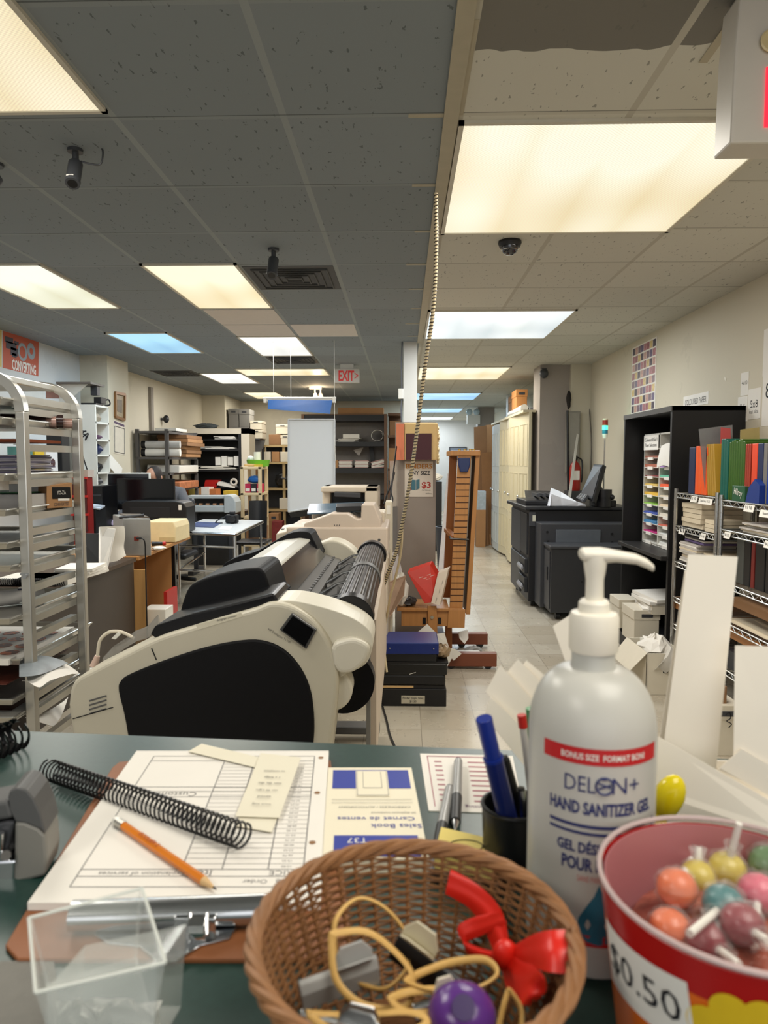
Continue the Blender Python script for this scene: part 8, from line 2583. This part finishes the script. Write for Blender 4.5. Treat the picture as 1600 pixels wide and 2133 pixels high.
nn_ = ['grey', 'white', 'lilac', 'mint', 'orange', 'ivory', 'peach', 'cream', 'salmon', 'white', 'pale grey']
hrow = (SZ1 - SZ0 - .06) / NRW
for col_, (y0, y1, cl, nm) in enumerate(((ym + .006, SY1 - .006, farc, fn_), (SY0 + .006, ym - .006, nearc, nn_))):
 for r in range(NRW):
  z = SZ1 - .04 - hrow * (r + 1)
  sh = B().mm((SX - .004, y0, z - .006), (XR - .06, y1, z)).ob('sorter_shelf', sw if cl[r] is None or r % 3 else sw, t)
  if 0 < r or col_:
   B().mm((SX - .012, (y0 + y1) / 2 - .055, z - .018), (SX - .004, (y0 + y1) / 2 + .055, z + .004)).ob('label_tab', white_paper, sh)
  if cl[r] is not None:
   hh = .010 + .006 * ((r * 7 + col_) % 3)
   b = B()
   for q_ in range(2):
    b.box((SX + .11, (y0 + y1) / 2 + rr.uniform(-.01, .01), z + hh * (q_ + .5) / 2), (.22, (y1 - y0) * .9, hh / 2), rot(0, 0, rr.uniform(-.03, .03)))
   tag(b.ob('coloured_paper', mk('paper_%s' % nm[r].replace(' ', '_'), cl[r], .75, var=.06)), 'stack of %s paper in the %s column of the sorter, slot %s' % (nm[r], ('far', 'near')[col_], ('one', 'two', 'three', 'four', 'five', 'six', 'seven', 'eight', 'nine', 'ten', 'eleven')[r]), 'paper stack', 'coloured papers in the sorter')
q0 = (SX - .006)
lb = B().mm((q0 - .002, ym + .01, SZ1 - .125), (q0, SY1 - .005, SZ1 - .012)).ob('title_label', white_paper, t)
B().text('Coloured 8.5x11', (q0 - .003, (ym + SY1) / 2, SZ1 - .045), (0, -1, 0), uz, wd=.27).text('Paper Selections', (q0 - .003, (ym + SY1) / 2, SZ1 - .09), (0, -1, 0), uz, wd=.25).ob('lettering', ink, lb)
b = B().grid(lambda u_, v_: V((SX - .015 - .03 * math.sin(PI * v_ * .5), SY0 + .02 + .28 * u_, SZ1 - .10 - .16 * v_ + .02 * math.sin(PI * u_))), 6, 6, .001)
tag(b.ob('notice', white_paper, smooth=True), 'white handwritten notice hanging on the near column of the sorter', 'notice')
# cartons and papers below
bxp(1291, 1250, 1325, 1330, 5.55, .25, wbox, 'white lidded carton farthest back under the black cabinet', z0=.14)
bxp(1322, 1272, 1372, 1345, 5.15, .28, wbox, 'white lidded carton second under the black cabinet', z0=.12)
t2 = thing('low_platform', 'low black platform under the cartons in the black cabinet', 'platform', (1.9, 5.4, 0))
B().mm((1.72, 4.9, .0), (2.2, 5.78, .11)).ob('deck', black_plastic, t2)
p = W(1340, 1235, 5.3)
t2 = thing('paper_bundle', 'untidy white paper bundle on top of the cartons under the black cabinet', 'paper bundle', (1.95, 5.3, .40))
zb_ = W(0, 1262, 5.3).z
b = B()
for k in range(4):
 b.box((1.93 + .02 * (k % 2), 5.30, zb_ + .02 + .028 * k), (.32, .36, .024), rot(.04 * (k % 2), .03 * ((k + 1) % 2), .12 * (k - 1.5)))
b.ob('sheets', white_paper, t2)
tag(B().mm((1.80, 5.12, .42), (2.1, 5.48, zb_)).ob('support_carton', wbox), 'white carton supporting the untidy paper bundle', 'carton')
# open carton in front of the cabinet
YO = 4.35
a_, c_ = W(1345, 1380, YO), W(1420, 1437, YO)
t2 = thing('open_carton', 'white open carton with torn wrapping and a hand hole by the aisle', 'carton', ((a_.x + c_.x) / 2 + .05, 4.55, 0))
x0_, x1_ = W(1347, 1400, YO).x, W(1347, 1400, YO).x + .24
b = B()
zc_ = W(0, 1352, YO).z
for A_, C_ in (((x0_, YO, 0), (x1_, YO + .01, zc_)), ((x0_, YO + .39, 0), (x1_, YO + .40, zc_)), ((x0_, YO, 0), (x0_ + .01, YO + .4, zc_)), ((x1_ - .01, YO, 0), (x1_, YO + .4, zc_)), ((x0_, YO, 0), (x1_, YO + .4, .01))):
 b.mm(A_, C_)
b.ob('walls', wbox, t2)
B().mm((x0_ + .10, YO - .002, zc_ - .12), (x0_ + .13, YO, zc_ - .09)).ob('hand_hole', black_plastic, t2)
B().slab([(x0_, YO + .4, zc_), (x0_, YO, zc_), (x0_ - .10, YO + .02, zc_ - .12), (x0_ - .10, YO + .38, zc_ - .12)], (0, 0, .004)).ob('flap', wbox, t2)
tag(crumple(B(), (x0_ + .12, YO + .2, zc_ - .10), .11, .16, .17, 61).ob('torn_wrapping', white_paper), 'torn white wrapping paper bulging from the open carton', 'wrapping')
b = B().grid(lambda u_, v_: V((x0_ + .12 - .08 * v_ + .1 * u_, YO - .004 - .03 * math.sin(PI * v_), zc_ + .02 - .12 * v_ + .02 * math.sin(PI * u_ * 2))), 4, 5, .002)
tag(b.ob('torn_flap', mk('tissue_grey', (206, 202, 194), .8), smooth=True), 'torn paper flap over the front of the open carton', 'wrapping')
tag(B().mm((W(1335, 1380, 4.6).x, 4.6, .002), (W(1339, 1380, 4.6).x, 4.63, .30)).ob('white_stick', white_plastic), 'thin white stick standing beside the open carton', 'stick')
tag(B().slab([Z(1325, 1420, .001), Z(1380, 1405, .001), Z(1440, 1440, .001), Z(1345, 1436, .001)], (0, 0, .004)).ob('floor_board', mk('board_pinkish', (150, 118, 98), .7)), 'thin brown board lying on the floor in front of the open carton', 'board')
# chrome wire shelving on the right
wch = mk('wire_chrome', (190, 190, 188), .25, .9, var=.05)
WX0, WX1 = 1.75, 2.24
def wire_unit(y0, y1, zs, label):
 t = thing('wire_shelving', label, 'wire shelving', ((WX0 + WX1) / 2, (y0 + y1) / 2, 0))
 zt = max(zs) + .03
 for x in (WX0, WX1):
  for y in (y0, y1):
   b = B().cyl((x, y, 0), (x, y, zt), .0125, n=12)
   z = .06
   while z < zt - .02:
    b.cyl((x, y, z), (x, y, z + .004), .0138, n=12)
    z += .0254 * 1.5
   b.ob('post', wch, t, smooth=30)
 for z in zs:
  b = B()
  for x in (WX0, WX1):
   b.tube([(x, y0, z), (x, y1, z)], .004, 6).tube([(x, y0, z - .028), (x, y1, z - .028)], .004, 6)
   n_ = 10
   b.tube([(x, y0 + (y1 - y0) * i / (2 * n_), z - .028 * (i % 2)) for i in range(2 * n_ + 1)], .0025, 5)
  for y in (y0, y1):
   b.tube([(WX0, y, z), (WX1, y, z)], .004, 6).tube([(WX0, y, z - .028), (WX1, y, z - .028)], .004, 6)
  k = 0
  while y0 + .025 * k < y1:
   b.tube([(WX0, y0 + .025 * k, z), (WX1, y0 + .025 * k, z)], .002, 4)
   k += 1
  b.ob('wire_shelf', wch, t)
 return t
Z1 = [1.245, 1.035, .805, .575, .40]
u1 = wire_unit(4.00, 4.60, Z1, 'chrome wire shelving bay beside the black cabinet')
u2 = wire_unit(3.05, 3.95, [1.235, 1.075, .79, .575, .32], 'chrome wire shelving bay nearest the camera at the right edge')
for z, y0, y1, lb in ((.53, 4.0, 4.6, 'wooden board under the fourth shelf of the bay by the black cabinet'), (.53, 3.05, 3.95, 'wooden board under the fourth shelf of the nearest wire bay')):
 tag(B().mm((WX0 + .014, y0, z - .03), (WX1 - .014, y1, z + .01)).ob('wooden_board', mk('oak_board', (160, 108, 62), .5, var=.15)), lb, 'board')
def price(u, y, z, s_, w_=.09, dz=0):
 o = B().box((WX0 - .008, y, z - .018 + dz), (.002, w_, .036), rot(.0, .25, 0)).ob('price_tag', white_paper, u)
 B().text(s_, (WX0 - .0105, y, z - .018 + dz), (0, -1, 0), uz, wd=w_ * .7).ob('lettering', ink, o)
price(u1, 4.30, 1.24, '0.25')
price(u1, 4.14, 1.236, 'Duo-Tang  $1.25', .18)
price(u1, 4.47, 1.03, '$1')
price(u1, 4.16, 1.03, '$1.00', .07)
price(u1, 4.36, .80, '$2', .07)
price(u2, 3.62, 1.23, '$1.50', .10)
price(u2, 3.40, 1.225, 'Report Cover $1.50', .22, -.01)
price(u2, 3.85, 1.07, '$3.50', .07)
price(u2, 3.42, 1.07, '$4.00', .07)
# folders and binders along the top
def spine(y1, y0, h, m, label, name='ring_binder', cat='binder', z=None, xd=.26, lean=0.0, x0=1.785, ring=False, grp='binders and folders on the wire shelf'):
 z = z if z is not None else 1.2405 + (.008 if y0 > 3.97 else -.002)
 t = thing(name, label, cat, (x0 + xd / 2, (y0 + y1) / 2, z), grp)
 B().slab([(x0, y0, z), (x0 + xd, y0, z), (x0 + xd, y0 + lean, z + h), (x0, y0 + lean, z + h)], (0, y1 - y0, 0)).ob('cover', m, t, bevel=.003)
 if ring:
  B().mm((x0 - .002, (y0 + y1) / 2 - .012, z + h * .72), (x0, (y0 + y1) / 2 + .012, z + h * .84)).ob('spine_label', white_paper, t)
 return t
tgr = mk('folder_green', (62, 104, 30), .3, trans=.25)
tte = mk('folder_teal', (24, 104, 90), .3, trans=.2)
tam = mk('folder_amber', (204, 160, 60), .3, trans=.3)
tor = mk('folder_orange', (238, 92, 28), .4)
tre = mk('folder_red', (170, 60, 40), .35, trans=.2)
tcl = mk('folder_clear', (170, 170, 172), .2, trans=.6)
spine(4.50, 4.41, .285, navy_plastic, 'navy binder at the far end of the wire shelf top', ring=False)
for k in range(4):
 spine(4.40 - .042 * k, 4.36 - .042 * k, .292 - .003 * k, tor, 'one of the bright orange folders beside the navy binder', 'folder', 'folder', grp='orange folders')
for k in range(4):
 spine(4.215 - .03 * k, 4.195 - .03 * k, .30, tam, 'one of the amber see-through folders leaning beside the orange ones', 'folder', 'folder', lean=.05, grp='amber folders')
for k in range(2):
 spine(4.09 - .03 * k, 4.07 - .03 * k, .325, tre, 'one of the red see-through folders behind the amber ones', 'folder', 'folder', x0=1.84, grp='red folders')
for k in range(3):
 spine(4.055 - .03 * k, 4.03 - .03 * k, .325, tte, 'one of the teal see-through folders left of the green ones', 'folder', 'folder', grp='teal folders')
for k in range(7):
 spine(3.955 - .026 * k, 3.934 - .026 * k, .315 + .006 * (k % 3), tgr, 'one of the dark green see-through folders in the middle of the shelf top', 'folder', 'folder', grp='green folders')
for k in range(3):
 spine(3.77 - .02 * k, 3.755 - .02 * k, .30, tre, 'one of the brown red see-through folders right of the green ones', 'folder', 'folder', grp='brown red folders')
spine(3.70, 3.645, .30, mk('binder_orange_red', (214, 66, 32), .4), 'orange red binder behind the green magazine box')
spine(3.64, 3.585, .30, navy_plastic, 'navy binder right of the orange red one')
spine(3.58, 3.545, .30, mk('binder_grey', (110, 108, 104), .45), 'grey binder beside the right photo edge')
t2 = spine(3.54, 3.46, .30, blue_plastic, 'bright blue binder at the right photo edge', ring=True)
spine(3.45, 3.38, .40, mk('binder_royal', (30, 56, 140), .4), 'taller royal blue binder behind the bright blue one', x0=1.90, ring=True)
t2 = thing('magazine_box', 'green magazine box with white script on the wire shelf', 'magazine box', (1.81, 3.76, 1.24))
B().mm((1.755, 3.70, 1.239), (1.784, 3.84, 1.32)).ob('box_body', mk('box_green', (36, 84, 56), .4), t2, bevel=.002)
B().text('Hilroy', (1.7535, 3.77, 1.282), (0, -1, -.15), (0, -.15, 1), wd=.09, h=.045).ob('lettering', white_paper, t2)
b = B().slab([(1.755, 3.69, 1.239), (1.755, 3.55, 1.239), (1.755, 3.55, 1.33), (1.755, 3.60, 1.36), (1.755, 3.66, 1.315)], (.03, 0, 0))
tag(b.ob('magazine_file', mk('file_blue', (28, 54, 124), .4)), 'blue slanted magazine file in front of the navy binder', 'magazine file')
b = B().slab([(2.0, 4.32, 1.50), (2.0, 4.0, 1.50), (2.0, 3.98, 1.66), (2.0, 4.34, 1.635)], (.004, .0, 0))
q = [W(1470, 1030, 4.25), W(1530, 1020, 4.25), W(1526, 885, 4.25), W(1456, 894, 4.25)]
for p in q[:2]:
 p.z = 1.25
tag(B().slab(q, (0, .004, 0)).ob('clear_folder', tcl), 'grey see-through folder tilted behind the coloured ones', 'folder')
q = [W(1500, 960, 4.2), W(1528, 960, 4.2), W(1522, 892, 4.2), W(1502, 890, 4.2)]
for p in q[:2]:
 p.z = 1.26
tag(B().slab(q, (0, .003, 0)).ob('pink_folder', mk('folder_pink', (206, 90, 90), .3, trans=.3)), 'pink sheet showing behind the grey see-through folder', 'folder')
q = [W(1540, 1020, 3.9), W(1585, 1020, 3.9), W(1582, 890, 3.9), W(1543, 895, 3.9)]
for p in q[:2]:
 p.z = 1.25
tag(B().slab(q, (0, .004, 0)).ob('yellow_folder', mk('folder_pale_yellow', (196, 176, 116), .3, trans=.4)), 'pale yellow see-through folder at the back of the shelf top', 'folder')
# paper and magazine stacks on the wire shelves
rr = random.Random(23)
def stack(x, y, z, sx, sy, n, th, m, label, name, cat, grp, jit=.01):
 for k in range(n):
  o = B().box((x + rr.uniform(-jit, jit), y + rr.uniform(-jit, jit), z + .0045 + th * (k + .5)), (sx, sy, th * .9), rot(0, 0, rr.uniform(-.03, .03))).ob(name, m[k % len(m)])
  tag(o, label, cat, grp)
ivory = mk('ivory_paper', (214, 200, 174), .8, var=.05)
mag = mk('magazine_cover', (190, 184, 178), .5, var=.3, scale=16)
magp = mk('magazine_purple', (96, 80, 128), .5, var=.3)
stack(1.90, 4.42, Z1[1], .24, .29, 5, .030, [ivory], 'one of the thick ivory paper pads in the taller stack on the second wire shelf', 'paper_pad', 'paper pad', 'tall stack of ivory pads', .006)
stack(1.87, 4.12, Z1[1], .20, .16, 3, .024, [ivory], 'one of the ivory pads in the lower stack on the second wire shelf', 'paper_pad', 'paper pad', 'low stack of ivory pads', .006)
stack(1.89, 4.42, Z1[2], .24, .26, 11, .0125, [mag, white_paper, mag, ivory], 'one of the magazines in the left stack on the third wire shelf', 'magazine', 'magazine', 'left magazine stack', .02)
stack(1.88, 4.14, Z1[2], .22, .24, 8, .012, [mag, ivory], 'one of the magazines in the right stack on the third wire shelf', 'magazine', 'magazine', 'right magazine stack', .02)
stack(1.90, 4.36, Z1[2] + .142, .25, .30, 1, .012, [magp], 'purple covered magazine on the left stack of the third wire shelf', 'magazine', 'magazine', None, .0)
stack(1.90, 4.36, Z1[2] + .156, .25, .32, 2, .013, [white_paper, black_satin], 'one of two large magazines topping the left stack', 'magazine', 'magazine', 'large magazines on top', .01)
tag(crumple(B(), (1.87, 4.35, Z1[3] + .004), .09, .13, .075, 71).ob('crumpled_paper', mk('paper_grey_white', (200, 200, 200), .7)), 'crumpled grey white paper on the fourth wire shelf', 'crumpled paper')
stack(1.93, 3.55, 1.075, .30, .40, 6, .009, [white_paper, ivory, mag], 'one of the magazines fanned on the second shelf of the nearest wire bay', 'magazine', 'magazine', 'magazines in the nearest bay', .03)
stack(1.93, 3.28, 1.075, .30, .24, 3, .009, [mag, cardboard], 'one of the brown edged magazines at the right of that shelf', 'magazine', 'magazine', 'brown edged magazines', .02)
for k, (y1, y0, m, lb) in enumerate(((3.86, 3.78, mk('box_file_grey', (70, 72, 68), .5), 'grey edged display folder on the third shelf of the nearest bay'), (3.70, 3.665, mk('binder_dark_red', (110, 30, 24), .45), 'dark red binder on the third shelf of the nearest bay'), (3.655, 3.56, blk, 'black binder beside the dark red one'), (3.55, 3.46, blk, 'second black binder beside the dark red one'), (3.775, 3.71, blk, 'black binder left of the dark red one'))):
 spine(y1, y0, .235 if k else .25, m, lb, z=.795, x0=1.80, grp='binders on the third shelf')
q = [(1.77, 3.88, .582), (1.77, 3.45, .582), (2.1, 3.35, .60), (2.15, 3.8, .60)]
tag(B().slab(q, (0, 0, .004)).ob('large_envelope', ivory), 'large ivory envelope on the fourth shelf of the nearest bay', 'envelope')
tag(B().mm((1.80, 3.30, .58), (2.15, 3.9, .592)).ob('flat_folder', mk('flat_grey', (190, 180, 160), .7)), 'flat tan folder under the ivory envelope', 'folder')
tag(B().mm((1.80, 3.15, .655), (2.16, 3.92, .70)).ob('brown_tray', brown_card), 'flat brown tray hanging under the third shelf of the nearest bay', 'tray')
bpy.data.objects['brown_tray'].location.z = .66
bxp(1490, 1470, 1540, 1543, 3.45, .35, wbox, 'white carton with scribbles on the floor under the nearest wire bay', z0=0)
o = [o_ for o_ in bpy.data.objects if 'scribbles' in str(o_.get('label'))][0]
b = B().tube(spline([W(1512, 1490, 3.438), W(1520, 1484, 3.438), W(1522, 1496, 3.438), W(1514, 1502, 3.438), W(1524, 1508, 3.438), W(1518, 1516, 3.438)], 6), .002, 5)
b.ob('marker_scribble', ink, o)
tag(B().mm((1.78, 3.6, .322), (2.05, 3.92, .42)).ob('box', dark_grey), 'dark grey box in the lowest shelf of the nearest wire bay', 'box')
bxp(1493, 1430, 1515, 1440, 3.47, .3, brown_card, 'brown box just above the scribbled white carton', 'box', 'box', z0=W(0, 1470, 3.45).z + .006)
# right wall posters and notes
def WR(px, py, d=.002):
 p = X(px, py, XR - d)
 return V((XR - d, p.y, p.z))
t = thing('photo_poster', 'white poster of many small pictures in rows on the right wall', 'poster', WR(1342, 860))
q = [WR(1312, 862), WR(1363, 856), WR(1370, 703), WR(1320, 722)]
y0, y1 = (q[0].y + q[3].y) / 2, (q[1].y + q[2].y) / 2
z0, z1 = (q[0].z + q[1].z) / 2 , (q[2].z + q[3].z) / 2
B().mm((XR - .003, y1, z0), (XR, y0, z1)).ob('sheet', white_paper, t)
n = Nodes('picture_mix')
vx = n.t.nodes.new('ShaderNodeTexVoronoi')
vx.inputs['Scale'].default_value = 26
n.t.links.new(n.tc.outputs['Object'], vx.inputs['Vector'])
mixm = n.done(n.mix(.55, vx.outputs['Color'], lin((150, 110, 120))), .4)
for r in range(8):
 zz0 = z1 - (z1 - z0) * (.02 + .123 * r) - (z1 - z0) * .1
 b = B()
 for c in range(8):
  ya = y0 - (y0 - y1) * (.03 + .119 * c)
  b.use(mk('tiny_%d' % ((r * 5 + c * 3) % 7), ((60, 50, 70), (150, 90, 100), (96, 84, 120), (190, 150, 140), (206, 180, 120), (170, 110, 120), (120, 96, 110))[(r * 5 + c * 3 + r) % 7], .4, var=.6, scale=40))
  b.mm((XR - .0036, ya - (y0 - y1) * .105, zz0), (XR - .003, ya, zz0 + (z1 - z0) * .1))
 b.ob('picture_row', None, t)
def note(px, label, txts, name='paper_sign', m=white_paper, h=None):
 q = [WR(x, y) for x, y in px]
 ya, yb = (q[0].y + q[3].y) / 2, (q[1].y + q[2].y) / 2
 za, zb = (q[0].z + q[1].z) / 2, (q[2].z + q[3].z) / 2
 t = thing(name, label, 'sign', (XR - .002, (ya + yb) / 2, za))
 B().mm((XR - .003, yb, za), (XR, ya, zb)).ob('sheet', m, t)
 if txts:
  b = B()
  for s_, fy, fw in txts:
   b.text(s_, (XR - .0035, (ya + yb) / 2, za + (zb - za) * fy), (0, -1, 0), uz, wd=(ya - yb) * fw, h=h)
  b.ob('lettering', ink, t)
 return t
note(((1424, 848), (1476, 843), (1476, 816), (1424, 826)), 'white sign reading COLOURED PAPER above the black cabinet', (('COLOURED PAPER', .42, .85),), h=.045)
note(((1543, 826), (1559, 822), (1560, 774), (1544, 777)), 'narrow note reading 4x10 on the right wall', (('4x10', .55, .7),))
note(((1536, 880), (1556, 878), (1558, 824), (1538, 828)), 'scribbled note below the 4x10 note', (('7x5', .6, .5), ('note', .3, .5)))
note(((1557, 870), (1583, 876), (1586, 806), (1560, 812)), 'note reading 5x8 right of the scribbled note', (('5x8', .5, .6), ('cut size', .25, .7)))
note(((1588, 880), (1660, 890), (1660, 770), (1589, 782)), 'note starting with 8 cut off by the right photo edge', (('8 x 11', .7, .8), ('size', .3, .4)))
note(((1589, 782), (1660, 770), (1660, 660), (1592, 690)), 'blank white sheet above the note cut off by the photo edge', ())
b = B().box(WR(1511, 789, .001), (.002, .035, .02), rot(.5))
tag(b.ob('tape_scrap', mk('tape_scrap_white', (226, 220, 204), .5)), 'scrap of pale tape stuck on the right wall', 'tape')
b = B().tube([WR(1577, 860, .004), WR(1577, 790, .004)], .001, 4)
# cables up the white post
tag(B().tube(spline([(-.012, 7.08, CEIL), (-.02, 7.08, 2.4), (-.016, 7.08, 2.1), (-.022, 7.08, 1.95), (-.014, 7.08, 1.81)], 8), .007, 6).ob('post_cable', mk('cable_grey', (90, 92, 100), .6), smooth=True), 'grey cable running up the left side of the white post', 'cable')
p = W(832, 822, 7.05)
tag(B().mm((-.05, 7.05, p.z - .04), (-.0, 7.1, p.z + .06)).ob('junction_box', white_plastic, bevel=.006), 'small white junction box on the left of the white post', 'box')
